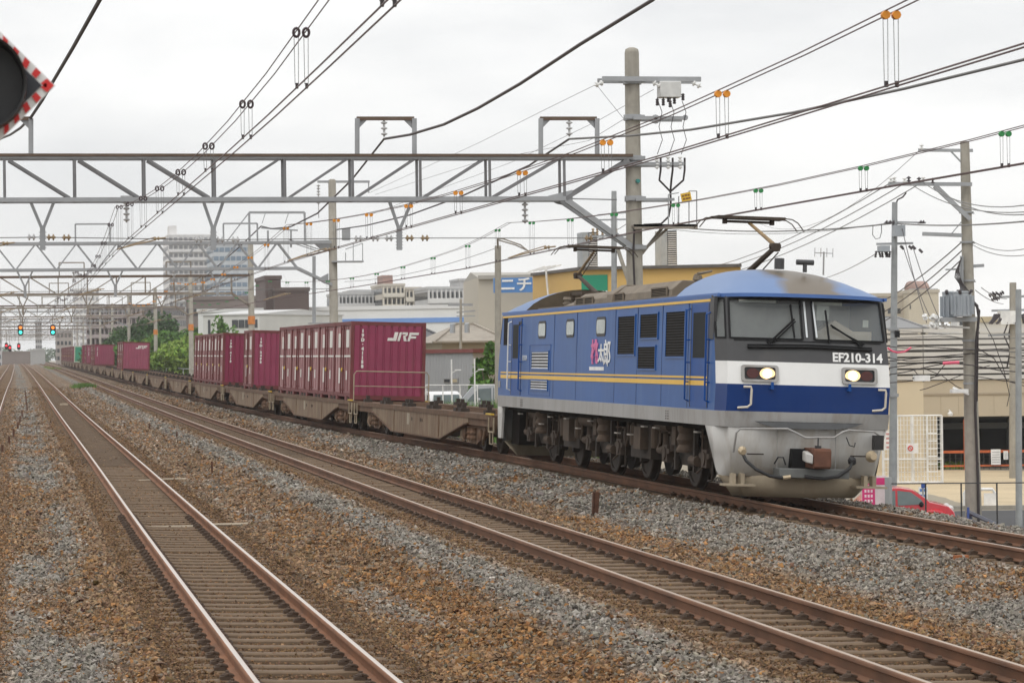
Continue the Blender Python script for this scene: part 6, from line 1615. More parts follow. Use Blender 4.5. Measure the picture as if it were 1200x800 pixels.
def hip_house(label, pxa, pxb, pye, pyr, Y, roofm, wallm, ridge=(.42, .62)):
    a, b = P(pxa, pye, Y), P(pxb, pye, Y); zr_ = P(pxa, pyr, Y + 4)[2]
    g = empty('tiled_house', (a[0], a[1], gz_), label, 'house'); o = np.array(g.location); D = 9.0
    w_ = b[0] - a[0]; ze = a[2] - gz_; zt = zr_ - gz_
    mb = MB(); mb.box(.6, w_ - .6, .6, D - .6, 0, ze); mb.build('wall', wallm, g)
    mb = MB(); mb.add([(0, 0, ze), (w_, 0, ze), (w_, D, ze), (0, D, ze), (w_*ridge[0], D*.5, zt), (w_*ridge[1], D*.5, zt)], [(0, 1, 5, 4), (1, 2, 5), (2, 3, 4, 5), (3, 0, 4), (3, 2, 1, 0)]); r_ = mb.build('roof', roofm, g, sharp=10)
    mb = MB()
    for p, q in (((0, 0, ze), (w_*ridge[0], D*.5, zt)), ((w_, 0, ze), (w_*ridge[1], D*.5, zt)), ((w_*ridge[0], D*.5, zt), (w_*ridge[1], D*.5, zt)), ((0, 0, ze), (w_, 0, ze))): mb.beam(np.array(p) + [0, 0, .04], np.array(q) + [0, 0, .04], .16, .10)
    mb.build('ridge_tiles', roofm, r_)
    mb = MB()
    for u in (.28, .70): mb.box(w_*u - .7, w_*u + .7, .55, .65, ze*.45, ze*.8)
    mb.build('window', win_dark, g)
    return g
tile = mat('tile_brown_grey', (.30, .265, .22), .8, var=.2, scale=1.2, bump=.5, bscale=7); tile2 = mat('tile_dark', (.10, .10, .105), .8, var=.2, scale=1.2, bump=.4, bscale=7)
hip_house('house with a grey brown hipped tile roof left of the locomotive', 508, 600, 401.5, 380.5, 158, tile, bmat('house_cream', (.44, .39, .30)), (.44, .68))
hip_house('house with a dark hipped roof beside the container emblem', 470, 531, 401.5, 384.5, 165, tile2, bmat('house_grey', (.38, .36, .33)), (.2, .62))

# ------------------------------------------------------------------ parking structure on the right
cr_l = bmat('deck_lit_side', (.66, .58, .43), scale=.2); cr_d = bmat('deck_shaded_front', (.49, .42, .31), scale=.2, dirt=(.42, .36, .27), damt=.2)  # one wall finish, its lit side and shaded front put into the colours
slat_m = bmat('deck_slats', (.60, .585, .55), rough=.6, dirt=(.40, .38, .34), damt=.35, dscale=.5)
C0 = PK(1083, 488, 131); zg_ = -3.3
dr = np.array([math.cos(YAW), -math.sin(YAW)]); dl = np.array([-.80, .60])
g = empty('parking_structure', (C0[0], C0[1], zg_), 'beige parking structure with white louvre bands and a dark open ground floor', 'building')
def S(u, off, z, right=True):
    q = (dr if right else dl)*u
    nrm = np.array([-dr[1], dr[0]])*-1 if right else np.array([-dl[1], dl[0]])
    if right: nrm = np.array([-math.sin(YAW), -math.cos(YAW)])
    else: nrm = np.array([-dl[1], dl[0]])*-1; nrm = nrm if nrm[1] < 0 else -nrm
    q = q + nrm*off; return np.array([q[0], q[1], z - zg_])
def zpx(py, px=1083): return PK(px, py, 131)[2]
def sbox(mb, u0, u1, o0, o1, z0, z1, right=True, mi=0):
    mb.add([S(u0,o0,z0,right),S(u1,o0,z0,right),S(u1,o1,z0,right),S(u0,o1,z0,right),S(u0,o0,z1,right),S(u1,o0,z1,right),S(u1,o1,z1,right),S(u0,o1,z1,right)],
           [(3,2,1,0),(4,5,6,7),(0,1,5,4),(1,2,6,5),(2,3,7,6),(3,0,4,7)], mi)
zT, zM, zO = zpx(384), zpx(446), zpx(488.5)
mb = MB(); sbox(mb, -.02, 22, -.4, 0, zO, zM); sbox(mb, 0, .6, -.4, 0, zg_, zO); sbox(mb, 12.6, 13.0, -.5, -.1, zg_, zO); mb.build('upper_wall', cr_d, g)
mb = MB(); sbox(mb, .02, 14, -.4, 0, zg_, zM, False); mb.build('side_wall', cr_l, g)
mb = MB()
for k in range(20): sbox(mb, .8 + k*.85, .815 + k*.85, 0, .012, zO + .1, zM - .75)
sbox(mb, -.02, 22, 0, .05, zM - .70, zM - .62); mb.build('wall_joints', bmat('deck_joint', (.36, .30, .22)), g)
mb = MB(); n = 9
for rt, L_ in ((True, 22), (False, 14)):
    for k in range(n):
        z = lerp(zM, zT, (k + .5)/n); hh = (zT - zM)/n
        sbox(mb, 0, L_, .02, .10, z - hh*.34, z + hh*.34, rt)
mb.build('louvre_band', slat_m, g)
mb = MB()
for rt, L_ in ((True, 22), (False, 14)):
    for u in np.arange(0, L_, 2.6): sbox(mb, u, u + .12, -.05, .02, zM, zT, rt)
    sbox(mb, 0, L_, -.5, -.4, zM, zT - .3, rt)
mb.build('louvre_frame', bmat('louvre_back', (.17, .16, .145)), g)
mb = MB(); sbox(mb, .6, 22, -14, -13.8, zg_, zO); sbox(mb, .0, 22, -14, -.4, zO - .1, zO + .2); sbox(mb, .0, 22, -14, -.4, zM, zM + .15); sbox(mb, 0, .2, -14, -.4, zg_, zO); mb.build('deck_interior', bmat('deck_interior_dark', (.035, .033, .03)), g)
mb = MB(); sbox(mb, .7, 22, -6.0, -5.6, zpx(507), zpx(500)); sbox(mb, 5, 5.6, -6, -5.5, zg_, zO); mb.build('inner_beam', bmat('inner_beam', (.26, .26, .25)), g)
mb = MB(); sbox(mb, 1.86, 2.02, .05, .2, zg_, zpx(492)); sbox(mb, .8, 20, .12, .2, zpx(531) , zpx(528)); sbox(mb, .8, 20, .12, .2, zpx(547), zpx(545)); mb.build('orange_gate_frame', mat('gate_orange', (.52, .115, .03), .5), g)
mb = MB()
for k in range(70): sbox(mb, .9 + k*.27, .93 + k*.27, .14, .17, zpx(560), zpx(530))
mb.build('gate_bars', mat('gate_bars_dark', (.06, .055, .05), .6), g)
for u0, u1, a, b in ((3.12, 3.58, 527, 545), (3.72, 3.94, 529, 539)):
    mb = MB(); sbox(mb, u0, u1, .3, .34, zpx(b), zpx(a)); nb = mb.build('notice_board', white_s, g)
    mb = MB()
    for k in range(5): sbox(mb, u0 + .05, u1 - .05, .342, .346, lerp(zpx(b), zpx(a), .15 + .16*k), lerp(zpx(b), zpx(a), .19 + .16*k))
    mb.build('notice_lines', bmat('notice_grey', (.35, .35, .36)), nb)
mb = MB(); mb.lathe(S(1.2, .3, zpx(482)), (0, 0, -1), [(0, .05), (.1, .14), (.22, .12)], 10); mb.cyl(S(1.2, 0, zpx(481)), S(1.2, .3, zpx(482)), .04); mb.build('security_camera', white_s, g)

# further buildings above the deck
g, W, bx, ln = block('factory_building', 'cream factory block with a rusty tank on its roof at the right', 'building', PK(1065, 350, 340), PK(1100, 350, 340), 14, -3.3, PK(1080, 343, 340)[2], bmat('factory_cream', (.55, .49, .38)), roof=bmat('factory_trim', (.46, .41, .33)))
mb = MB(); bx(mb, ln*.03, ln*.06, -.1, .1, PK(1066, 362, 340)[2], PK(1066, 357, 340)[2]); mb.build('window', win_dark, g)
mb = MB(); a = np.array(W(ln*.02, 4, PK(1065, 337, 340)[2])); b = np.array(W(ln*.85, 4, PK(1096, 337, 340)[2])); d_ = (b - a)/np.linalg.norm(b - a); L_ = np.linalg.norm(b - a)
mb.lathe(a, d_, [(0, .3), (.25, .75), (.6, .92), (L_ - .6, .92), (L_ - .25, .75), (L_, .3)], 16); mb.build('roof_tank', mat('tank_rust', (.30, .20, .17), .8, var=.3, scale=.5, dirt=(.12, .07, .05), damt=.5), g)
mb = MB()
for u in np.linspace(.1, ln - .1, 10): mb.tube([W(u, .2, PK(1080, 343, 340)[2]), W(u, .2, PK(1080, 338, 340)[2])], .04, 4)
mb.tube([W(.1, .2, PK(1080, 338.5, 340)[2]), W(ln - .1, .2, PK(1080, 338.5, 340)[2])], .04, 4); mb.build('roof_railing', galv, g)
block('factory_wing', 'lower cream factory wing between the locomotive and the tank block', 'building', PK(1020, 352, 345), PK(1066, 350, 345), 10, -3.3, PK(1045, 347, 345)[2], bmat('factory_cream2', (.47, .42, .34)), rows=4, cols=5, wh=.2)
hip_house('grey low pitched roof between the locomotive and the slatted deck', 1018, 1088, 386, 372, 190, bmat('roof_grey_sheet', (.24, .24, .24)), bmat('house_grey', (.38, .36, .33)), (.18, .8))
block('white_building', 'white flat building behind the transformer pole at the right edge', 'building', PK(1138, 388, 210), PK(1215, 386, 210), 10, -3.3, PK(1150, 377, 210)[2], bmat('wall_offwhite', (.62, .59, .52)), roof=bmat('trim_tan', (.50, .42, .27)))
g, W, bx, ln = block('rooftop_hut', 'small white rooftop hut with a dark window beside the transformer pole', 'building', PK(1122, 384, 200), PK(1132, 384, 200), 3, PK(1122, 390, 200)[2], PK(1122, 374, 200)[2], white_s)
mb = MB(); bx(mb, ln*.25, ln*.8, -.05, .05, PK(1122, 381, 200)[2], PK(1122, 376, 200)[2]); mb.build('window', win_dark, g)
block('grey_building', 'pale building far behind the right edge poles', 'building', PK(1104, 392, 300), PK(1230, 392, 300), 10, -3.3, PK(1180, 387, 300)[2], bmat('pale_far', (.56, .56, .55)))

# ------------------------------------------------------------------ street level on the right
asph = mat('asphalt', (.052, .052, .054), .9, var=.15, scale=.8)
mb = MB(); a, b = PZ(940, 601, -3.296), PZ(1290, 596, -3.296); c, d = PZ(1310, 618, -3.296), PZ(940, 640, -3.296)
mb.quad(d, c, b, a); tag(mb.build('road', asph), 'asphalt street behind the railway embankment at the right', 'road', kind='structure')
sand = mat('sandy_lot', (.50, .40, .255), .95, var=.12, scale=.5, dirt=(.38, .30, .19), damt=.3, dscale=.4)
mb = MB(); a, b = PZ(940, 547.5, -3.296), PZ(1290, 553, -3.296); c, d = PZ(1290, 594.5, -3.296), PZ(940, 599, -3.296)
mb.quad(d, c, b, a); tag(mb.build('lot_ground', sand), 'pale sandy lot in front of the parking structure', 'ground', kind='structure')
mb = MB(); a, b = PZ(940, 599.2, -3.296), PZ(1290, 594.7, -3.296); n_ = np.array([0, .16, 0]); mb.prism([a, b, b + n_, a + n_], (0, 0, .13)); tag(mb.build('kerb', concrete), 'concrete kerb along the street', 'kerb', kind='structure')
vg = mat('grass_green', (.085, .17, .022), .8, var=.35, scale=6); vg2 = mat('grass_yellow_green', (.20, .27, .04), .8, var=.3, scale=6)
def blades(n, area, h, m_, name='grass', label=None, parent=None, kind='stuff', wid=.02, zfun=None, lean=.35):
    V = []; F = []
    for i in range(n):
        x, y, z = area(); hh = h*random.uniform(.5, 1.25); a = random.uniform(0, 2*math.pi); w_ = wid*random.uniform(.7, 1.5)
        dx, dy = math.cos(a)*w_, math.sin(a)*w_; lx, ly = random.uniform(-lean, lean)*hh, random.uniform(-lean, lean)*hh
        k = len(V); V += [(x - dx, y - dy, z), (x + dx, y + dy, z), (x + lx*.5 + dx*.7, y + ly*.5 + dy*.7, z + hh*.6), (x + lx*.5 - dx*.7, y + ly*.5 - dy*.7, z + hh*.6), (x + lx*1.2, y + ly*1.2, z + hh)]
        F += [(k, k+1, k+2, k+3), (k+3, k+2, k+4)]
    mb = MB(); mb.v = V; mb.f = F; mb.m = [0]*len(F); o = mb.build(name, m_, parent)
    if kind: o['kind'] = kind
    if label: o['label'] = label; o['category'] = 'grass'
    return o
def strip():
    y = random.uniform(66, 128); x = float(cx(3, y)) + random.uniform(2.0, 4.6); return x, y, float(bed_z([x], [y])[0]) - .02
blades(9000, strip, .62, vg, label='bright green grass along the embankment edge behind the wagons', wid=.03)
def strip3():
    y = random.uniform(84, 112); s_ = random.uniform(.150, .183); return s_*y, y, -.9
blades(5200, strip3, 1.42, vg, label='tall bright green weeds between the wagon deck and the parked cars', wid=.035, lean=.3)
def strip2():
    y = random.uniform(128, 260); x = float(cx(3, y)) + random.uniform(2.0, 5.0); return x, y, float(bed_z([x], [y])[0]) - .02
blades(4000, strip2, .9, vg2, label='tall yellow green weeds under the shrubs beside the train', wid=.05)
def tuft(px, py, n, rad, h, label, m_=vg):
    p = PZ(px, py, float(zg(100)) - .25)
    g = empty('grass_tuft', (p[0], p[1], float(bed_z([p[0]], [p[1]])[0])), label, 'grass', None)
    blades(n, lambda: (random.gauss(0, rad), random.gauss(0, rad*1.4), 0), h, m_, 'blades', None, g, None, .02, lean=.5)
tuft(98, 462, 900, .34, .34, 'bright green grass tuft between the polished track and the middle track'); tuft(63, 440.5, 500, .5, .30, 'small yellow green weed patch beyond the grass tuft', vg2); tuft(55, 439, 140, .3, .3, 'thin weeds beside the polished track far down the line', vg2)

# cars
def car(label, p, heading, L_, H_, Wd, body, style, cat='car'):
    g = empty('parked_car', p, label, cat, None, heading)
    if style == 'beetle':
        prof = [(-.50, .16), (-.505, .36), (-.47, .52), (-.40, .66), (-.30, .88), (-.16, .985), (.0, 1.0), (.12, .955), (.22, .80), (.27, .70), (.36, .655), (.44, .60), (.485, .50), (.50, .36), (.49, .16)]
    elif style == 'van':
        prof = [(-.5, .16), (-.5, .62), (-.47, .93), (-.42, .99), (.15, 1.0), (.26, .96), (.38, .64), (.47, .54), (.5, .42), (.5, .16)]
    else:
        prof = [(-.5, .18), (-.5, .5), (-.47, .72), (-.40, .93), (-.30, 1.0), (-.02, .99), (.10, .93), (.24, .66), (.40, .60), (.48, .50), (.5, .36), (.5, .18)]
    mb = MB(); secs = []
    for f, s in ((-.5, .93), (-.47, .985), (-.40, 1), (.40, 1), (.47, .985), (.5, .93)):
        row = []
        for x, z in prof:
            tum = 1 - max(0, z - .6)*.38
            row.append((x*L_*(.985 if abs(f) > .48 else 1), f*Wd*tum, z*H_*(.99 if abs(f) > .48 else 1)))
        secs.append(row)
    mb.loft(secs, closed=True, cap=True); mb.build('body', body, g, sharp=50)
    def side(mb, pts, s, off=.012):
        q = []
        for x, z in pts: tum = 1 - max(0, z - .6)*.38; q.append((x*L_, s*(Wd*.5*tum*.995 + off), z*H_))
        if s > 0: q = q[::-1]
        mb.add(q, [tuple(range(len(q)))])
    wins = {'beetle': [[(-.30, .64), (-.27, .82), (-.15, .925), (-.04, .945), (-.04, .64)], [(-.02, .64), (-.02, .945), (.10, .91), (.19, .76), (.22, .66)]],
            'van': [[(-.44, .62), (-.42, .9), (-.22, .92), (-.22, .62)], [(-.20, .62), (-.20, .92), (.05, .92), (.05, .62)], [(.07, .62), (.07, .92), (.20, .9), (.30, .66), (.30, .62)]],
            'hatch': [[(-.42, .62), (-.37, .88), (-.22, .93), (-.22, .62)], [(-.20, .62), (-.20, .93), (-.02, .93), (.08, .88), (.18, .64)]]}[style]
    for w_ in wins:
        for s in (-1, 1):
            mb = MB(); side(mb, w_, s); mb.build('side_window', mat('car_glass', (.12, .15, .15), .08, var=.3, scale=.8), g)
    top = {'beetle': ((.13, .945), (.245, .73)), 'van': ((.262, .945), (.372, .655)), 'hatch': ((.105, .92), (.235, .67))}[style]
    mb = MB(); (xa, za), (xb, zb) = top; ya, yb = Wd*.40*(1 - max(0, za - .6)*.38)*1.12, Wd*.46
    mb.add([(xa*L_ + .02, -ya, za*H_ + .01), (xa*L_ + .02, ya, za*H_ + .01), (xb*L_ + .02, yb, zb*H_ + .01), (xb*L_ + .02, -yb, zb*H_ + .01)], [(0, 1, 2, 3)]); mb.build('windscreen', mat('car_glass', (.12, .15, .15), .08), g)
    if style != 'beetle':
        mb = MB(); mb.add([(-.478*L_ - .03, -Wd*.40, .64*H_), (-.478*L_ - .03, Wd*.40, .64*H_), (-.44*L_, Wd*.36, .90*H_), (-.44*L_, -Wd*.36, .90*H_)], [(3, 2, 1, 0)]); mb.build('rear_window', mat('car_glass', (.12, .15, .15), .08), g)
    for fx in (-.31, .31):
        for s in (-1, 1):
            mb = MB(); r_ = .155*4.2*.5
            mb.lathe((fx*L_, s*(Wd*.5 - .19), r_), (0, s, 0), [(0, r_), (.17, r_), (.20, r_*.9), (.20, r_*.66)], 18); wl = mb.build('wheel', mat('tyre', (.02, .02, .02), .85), g)
            mb = MB(); mb.lathe((fx*L_, s*(Wd*.5 + .008), r_), (0, s, 0), [(0, r_*.66), (.004, r_*.64), (.01, r_*.2)], 14); mb.build('rim', mat('alloy', (.5, .5, .5), .35, .6), wl)
            if style == 'beetle':
                mb = MB(); pts = [(fx*L_ + r_*1.35*math.cos(a), s*(Wd*.5 + .02), r_ + r_*1.35*math.sin(a)) for a in np.linspace(.12, math.pi - .12, 12)]; mb.tube(pts, .075, 8); mb.build('wing', body, g)
    mb = MB()
    for s in (-1, 1): mb.sphere((.455*L_, s*Wd*.36, .55*H_), .12, 10)
    mb.build('headlamp', mat('lamp_glass', (.6, .6, .58), .1), g)
    mb = MB()
    for s in (-1, 1): mb.box(-.5*L_ - .02, -.48*L_, s*Wd*.42 - .09, s*Wd*.42 + .09, .52*H_, .68*H_)
    mb.build('tail_lamp', mat('lamp_red', (.45, .02, .02), .2), g)
    for s in (-1, 1):
        mb = MB(); mb.sphere((.19*L_, s*(Wd*.5 + .08), .66*H_), .11, 8, sq=(.7, 1, .8)); mb.build('door_mirror', black_paint if style == 'beetle' else body, g)
    mb = MB(); mb.box(-.5*L_ + .05, .5*L_ - .05, -Wd*.46, Wd*.46, .14*H_, .2*H_); mb.build('underbody', black_paint, g)
    return g
red_p = mat('car_red', (.55, .012, .025), .2, var=.04, coat=.6); silver_p = mat('car_silver', (.40, .42, .44), .3, .3, var=.04, coat=.4); white_p = mat('car_white', (.72, .72, .72), .25, var=.03, coat=.4)
pc_ = PK(1052, 577, 86); car('bright red rounded small car on the street behind the ballast shoulder', (pc_[0], pc_[1], -3.29), -YAW - .06, 3.45, 1.50, 1.70, red_p, 'beetle')
pv = PK(577, 450, 124); car('silver van parked behind the green bank next to the locomotive', (pv[0] + .3, pv[1], pv[2] - 2.0), R(168), 4.6, 2.0, 1.75, silver_p, 'van', 'van')
pv = PK(510, 458, 126); car('white hatchback with red tail lamps parked right of the container end', (pv[0], pv[1], pv[2] - 1.5), R(98), 3.9, 1.5, 1.68, white_p, 'hatch')
pv = PK(1278, 588, 80); car('white car cut off by the right edge behind the guard rail', (pv[0] + .2, pv[1], -3.28), R(160), 4.1, 1.55, 1.7, white_p, 'hatch')
def gate_fence(name, label, cat, a, b, z0, z1, posts, rails, m_, r=.03, bars=0, group=None):
    a, b = np.array(a, float), np.array(b, float); g = empty(name, (a[0], a[1], z0), label, cat, group); d = b - a
    for k in range(posts):
        mb = MB(); q = d*k/(posts - 1); mb.tube([(q[0], q[1], 0), (q[0], q[1], z1 - z0)], r*1.3, 6); mb.build('post', m_, g)
    mb = MB()
    for f in rails: mb.tube([(0, 0, (z1 - z0)*f), (d[0], d[1], (z1 - z0)*f)], r, 5)
    mb.build('rail', m_, g)
    if bars:
        mb = MB()
        for k in range(bars): q = d*(k + .5)/bars; mb.tube([(q[0], q[1], (z1 - z0)*rails[0]), (q[0], q[1], (z1 - z0)*rails[-1])], r*.45, 4)
        mb.build('bars', m_, g)
    return g
pa, pb_ = PK(499, 451, 122), PK(580, 451, 119); gate_fence('white_railing', 'white tube railing in front of the grey hut', 'railing', pa, pb_, -1.0, pa[2], 5, (1.0, .45), white_s, .022)
for px, py, lab in ((529, 421, 'thin white lamp post in front of the left of the grey hut'), (556, 420, 'thin white lamp post at the right corner of the grey hut')):
    p = PK(px, py, 121); g = empty('lamp_post', (p[0], p[1], -1.0), lab, 'lamp post'); h_ = p[2] + 1.0
    mb = MB(); mb.tube([(0, 0, 0), (0, 0, h_)], .035, 6); mb.build('post', white_s, g)
    mb = MB(); mb.tube([(0, 0, h_*.55 + .9), (.28, 0, h_*.55 + 1.02)], .018, 5); mb.box(.15, .42, -.06, .06, h_*.55 + 1.0, h_*.55 + 1.05); mb.build('lamp_head', white_s, g)

# fences and signs at the street
for i, (pxa, pxb, ya, yb, kk, lab) in enumerate(((1035, 1104.5, 487, 557, 118, 'tall white wire mesh fence in front of the beige wall'),)):
    a, b = PK(pxa, yb, kk), PK(pxb, yb, kk); z1 = PK(1060, ya, kk)[2]
    g = gate_fence('mesh_fence', lab, 'fence', a, b, -3.3, z1, 5, (.02, .36, 1.0), white_s, .035, 18)
    mb = MB(); d = b - a
    for k in range(14): z = (z1 + 3.3)*(.04 + .96*k/14); mb.tube([(0, 0, z), (d[0], d[1], z)], .010, 4)
    mb.build('mesh', white_s, g)
    mb = MB(); q = d*.83
    for k in range(6): mb.box(q[0] - .2, q[0] + .2, q[1] - .12, q[1] - .08, .5 + k*.33, .56 + k*.33)
    mb.build('ladder_rungs', white_s, g)
def board(label, px0, px1, py0, py1, k, m_, lines=0, lm=None, cat='sign', post=True, name='notice_sign'):
    a, b = PK(px0, py1, k), PK(px1, py0, k); c_ = (a + b)/2
    g = empty(name, (c_[0], c_[1], a[2]), label, cat); w_ = np.linalg.norm((b - a)[:2])/2; h_ = b[2] - a[2]; ax = np.array([math.cos(YAW), -math.sin(YAW), 0]); ay = np.array([math.sin(YAW), math.cos(YAW), 0])
    mb = MB(); mb.obox((0, 0, h_/2), ax*w_, ay*.02, (0, 0, h_/2)); bd = mb.build('board', m_, g)
    if lines:
        mb = MB()
        for i in range(lines): mb.obox(-ay*.024 + np.array([0, 0, h_*(i + .6)/(lines + .2)]), ax*w_*random.uniform(.6, .82), ay*.002, (0, 0, h_*.22/lines))
        mb.build('lettering', lm or red_s, bd)
    if post:
        mb = MB(); mb.tube([ay*.05 + np.array([0, 0, h_*.9]), ay*.05 + np.array([0, 0, -3.3 - a[2]])], .035, 6); mb.build('post', galv, g)
    return g
board('white notice with faded red lines on the mesh fence', 1036, 1052, 505, 527, 117.2, white_s, 4, mat('faded_red', (.55, .28, .26), .6), post=False)
g = board('white no entry notice on the mesh fence gate', 1062, 1076, 519, 531, 117.4, white_s, 0, post=False)
mb = MB(); ax = np.array([math.cos(YAW), -math.sin(YAW), 0]); ay = np.array([math.sin(YAW), math.cos(YAW), 0])
mb.tube([-ay*.035 + ax*(-.08 + .10*math.cos(q)) + np.array([0, 0, .22 + .10*math.sin(q)]) for q in np.linspace(0, 2*math.pi, 17)], .022, 5); mb.beam(-ay*.035 + ax*-.14 + [0, 0, .29], -ay*.035 + ax*-.02 + [0, 0, .15], .03, .02); mb.build('no_entry_mark', red_s, g)
board('white sign with a blue top and red lower line by the street', 1076.5, 1087, 570, 584.5, 104, white_s, 2, mat('sign_blue_line', (.08, .2, .5), .5))
board('small blue square sign on a thin dark pole', 1079.5, 1084, 566.5, 571.5, 103, mat('sign_blue_small', (.02, .08, .35), .5))
g = board('pink and white advertising board beside the locomotive plough', 1010, 1038.5, 557, 598, 78, mat('board_pale_pink', (.70, .60, .62), .5), 0, post=True, name='advertising_board')
pinkm = mat('board_pink', (.62, .03, .18), .5)
mb = MB(); ax = np.array([math.cos(YAW), -math.sin(YAW), 0]); ay = np.array([math.sin(YAW), math.cos(YAW), 0]); a, b = PK(1010, 598, 78), PK(1038.5, 557, 78); w_ = np.linalg.norm((b - a)[:2])/2; h_ = b[2] - a[2]
mb.obox(-ay*.024 + ax*(-w_*.45) + np.array([0, 0, h_*.40]), ax*w_*.52, ay*.002, (0, 0, h_*.32)); mb.obox(-ay*.024 + np.array([0, 0, h_*.84]), ax*w_*.96, ay*.002, (0, 0, h_*.10)); mb.build('pink_panel', pinkm, g)
mb = MB()
for i, u in enumerate((-.7, -.45, -.2)):
    for j in (.28, .42, .56): mb.obox(-ay*.028 + ax*(w_*u) + np.array([0, 0, h_*j]), ax*w_*.08, ay*.002, (0, 0, h_*.04))
mb.obox(-ay*.028 + ax*(w_*.45) + np.array([0, 0, h_*.66]), ax*w_*.3 + np.array([0, 0, .05]), ay*.002, (0, 0, h_*.012)); mb.build('panel_lettering', mat('board_letter', (.80, .62, .68), .5), g)
p = PK(1041, 559, 77.6); cable('steel_post', [(p[0], p[1], -3.3), p], .11, galv, 'grey square steel post right of the pink board', 'post', n=4)
a, b = PK(1043, 566.5, 77.6), PK(1210, 567, 77.2); g = gate_fence('wire_fence', 'low dark wire fence in front of the street', 'fence', a, b, -3.4, a[2], 5, (1.0, .04), dark_steel, .018, 0)
for px0, px1, lab in ((1130, 1166, 'white hoop barrier with a white panel behind the transformer pole'),):
    a, b = PK(px0, 592, 100), PK(px1, 592, 100); z1 = PK(px0, 573, 100)[2]; g = empty('hoop_barrier', (a[0], a[1], -3.3), lab, 'barrier'); d = b - a; hh = z1 + 3.3
    mb = MB(); mb.tube([(0, 0, 0), (0, 0, hh - .15), tuple(d*.08 + [0, 0, hh]), tuple(d*.92 + [0, 0, hh]), (d[0], d[1], hh - .15), (d[0], d[1], 0)], .06, 8); mb.build('hoop', white_s, g)
    mb = MB(); c_ = d*.80; mb.obox((c_[0], c_[1] - .1, hh*.42), d*.19, (0, .015, 0), (0, 0, hh*.36)); mb.build('panel', white_s, g)
a, b = PK(1136, 600, 84), PK(1205, 610, 72); g = gate_fence('guard_rail', 'dark blue pipe guard rail below the wire fence at the right', 'guard rail', a, b, -4.2, a[2], 3, (1.0, .86), mat('rail_dark_blue', (.03, .04, .075), .5), .07)
a = PK(1134.5, 594, 83); cable('marker_post', [(a[0], a[1], -3.6), a], .04, mat('marker_blue', (.06, .10, .3), .5), 'thin blue and white marker stake left of the transformer pole foot', 'post')

# ------------------------------------------------------------------ utility poles at the right
def pole(label, px_t, py_t, px_b, k, r0, r1, m_, base=-3.3):
    t = PK(px_t, py_t, k); b = PK(px_b, 600, k); d_ = (t - b)/(t[2] - b[2]); b = t + d_*(base - t[2])
    g = empty('utility_pole', b, label, 'utility pole', None); 
    mb = MB(); mb.tube([(0, 0, -.3), tuple((t - b)*.5), tuple(t - b)], [r0, (r0 + r1)/2, r1], 16); mb.build('pole', m_, g, sharp=60)
    return g, b
K1 = 88.0
g, b = pole('tall concrete utility pole with transformers at the right', 1130.5, 166, 1141, K1, .27, .145, concrete)
def U(px, py, dk=0.0): return PK(px, py, K1 + dk) - b
axx = np.array([math.cos(YAW), -math.sin(YAW), 0])
mb = MB(); mb.beam(U(1076, 176), U(1140, 176.5), .08, .10); mb.beam(U(1114, 177), U(1133, 197), .05, .05); mb.build('cross_arm', galv, g)
mb = MB(); mb.beam(U(1041, 215.5, -.3), U(1139, 216, -.3), .08, .12); mb.beam(U(1041, 216, .3), U(1139, 216, .3), .08, .10); mb.build('cross_arm', galv, g)
mb = MB(); mb.beam(U(1095, 218, -.3), U(1137, 257, -.3), .10, .14); mb.beam(U(1097, 218, .3), U(1137, 257, .3), .08, .12); mb.build('arm_brace', galv, g)
mb = MB(); mb.beam(U(1081, 274), U(1132, 276), .12, .12); mb.beam(U(1115, 274), U(1131, 255), .03, .03); mb.build('cross_arm', galv, g)
for px, py in ((1044, 213), (1048, 212), (1060, 213), (1065, 212), (1077, 213), (1082, 212), (1093, 214), (1080, 174)):
    mb = MB(); insulator(mb, U(px, py, -.3) - [0, 0, .05], .2, 2, .075, axis=(0, 0, 1)); mb.build('pin_insulator', porcelain if px % 2 == 0 else mat('bushing_dark', (.06, .05, .055), .5), g)
trf = mat('transformer_grey', (.36, .39, .42), .4, var=.06, dirt=(.22, .2, .18), damt=.2)
for px, y0, y1, r_, dk, lab in ((1113, 341, 374, .23, -.2, 'a'), (1128, 341, 371, .29, -.9, 'b')):
    mb = MB(); c0 = U(px, y1, dk); h_ = U(px, y0, dk)[2] - c0[2]
    mb.lathe(c0, (0, 0, 1), [(0, r_*.95), (.02, r_), (h_*.92, r_), (h_*.93, r_*1.06), (h_*.97, r_*1.06), (h_, r_*.5)], 22)
    for k in range(22):
        a = 2*math.pi*k/22
        if k % 2: mb.obox(c0 + [r_*1.06*math.cos(a), r_*1.06*math.sin(a), h_*.45], np.array([math.cos(a), math.sin(a), 0])*.07, np.array([-math.sin(a), math.cos(a), 0])*.012, (0, 0, h_*.36))
    t_ = mb.build('transformer', trf, g)
    mb = MB()
    for dx in (-.14, .14):
        mb = MB(); insulator(mb, c0 + [dx, -r_*.7, h_*.9], .2, 2, .06, axis=(dx*2, -.6, .4)); mb.build('transformer_bushing', mat('bushing_dark', (.06, .05, .055), .5), t_)
mb = MB(); mb.obox(U(1120, 374.5, -.5), axx*.55, (0, .4, 0), (0, 0, .07)); mb.build('transformer_bracket', galv, g)
mb = MB()
rnd = random.Random(5)
for k in range(5):
    mb.tube([U(1127 - k*.8, 302 + k*3, -.3), U(1120 + k, 318, -.5), U(1119 + 1.5*k, 325, -.6), U(1124 + k, 332, -.6), U(1127 + 2*k, 341, -.7)], .016, 6)
mb.tube([U(1139, 352, -.2), U(1145, 358, -.3), U(1147, 372, -.3), U(1144, 400, -.3), U(1143, 480, -.3), U(1146, 560, -.3), U(1147, 612, -.3)], .045, 6)
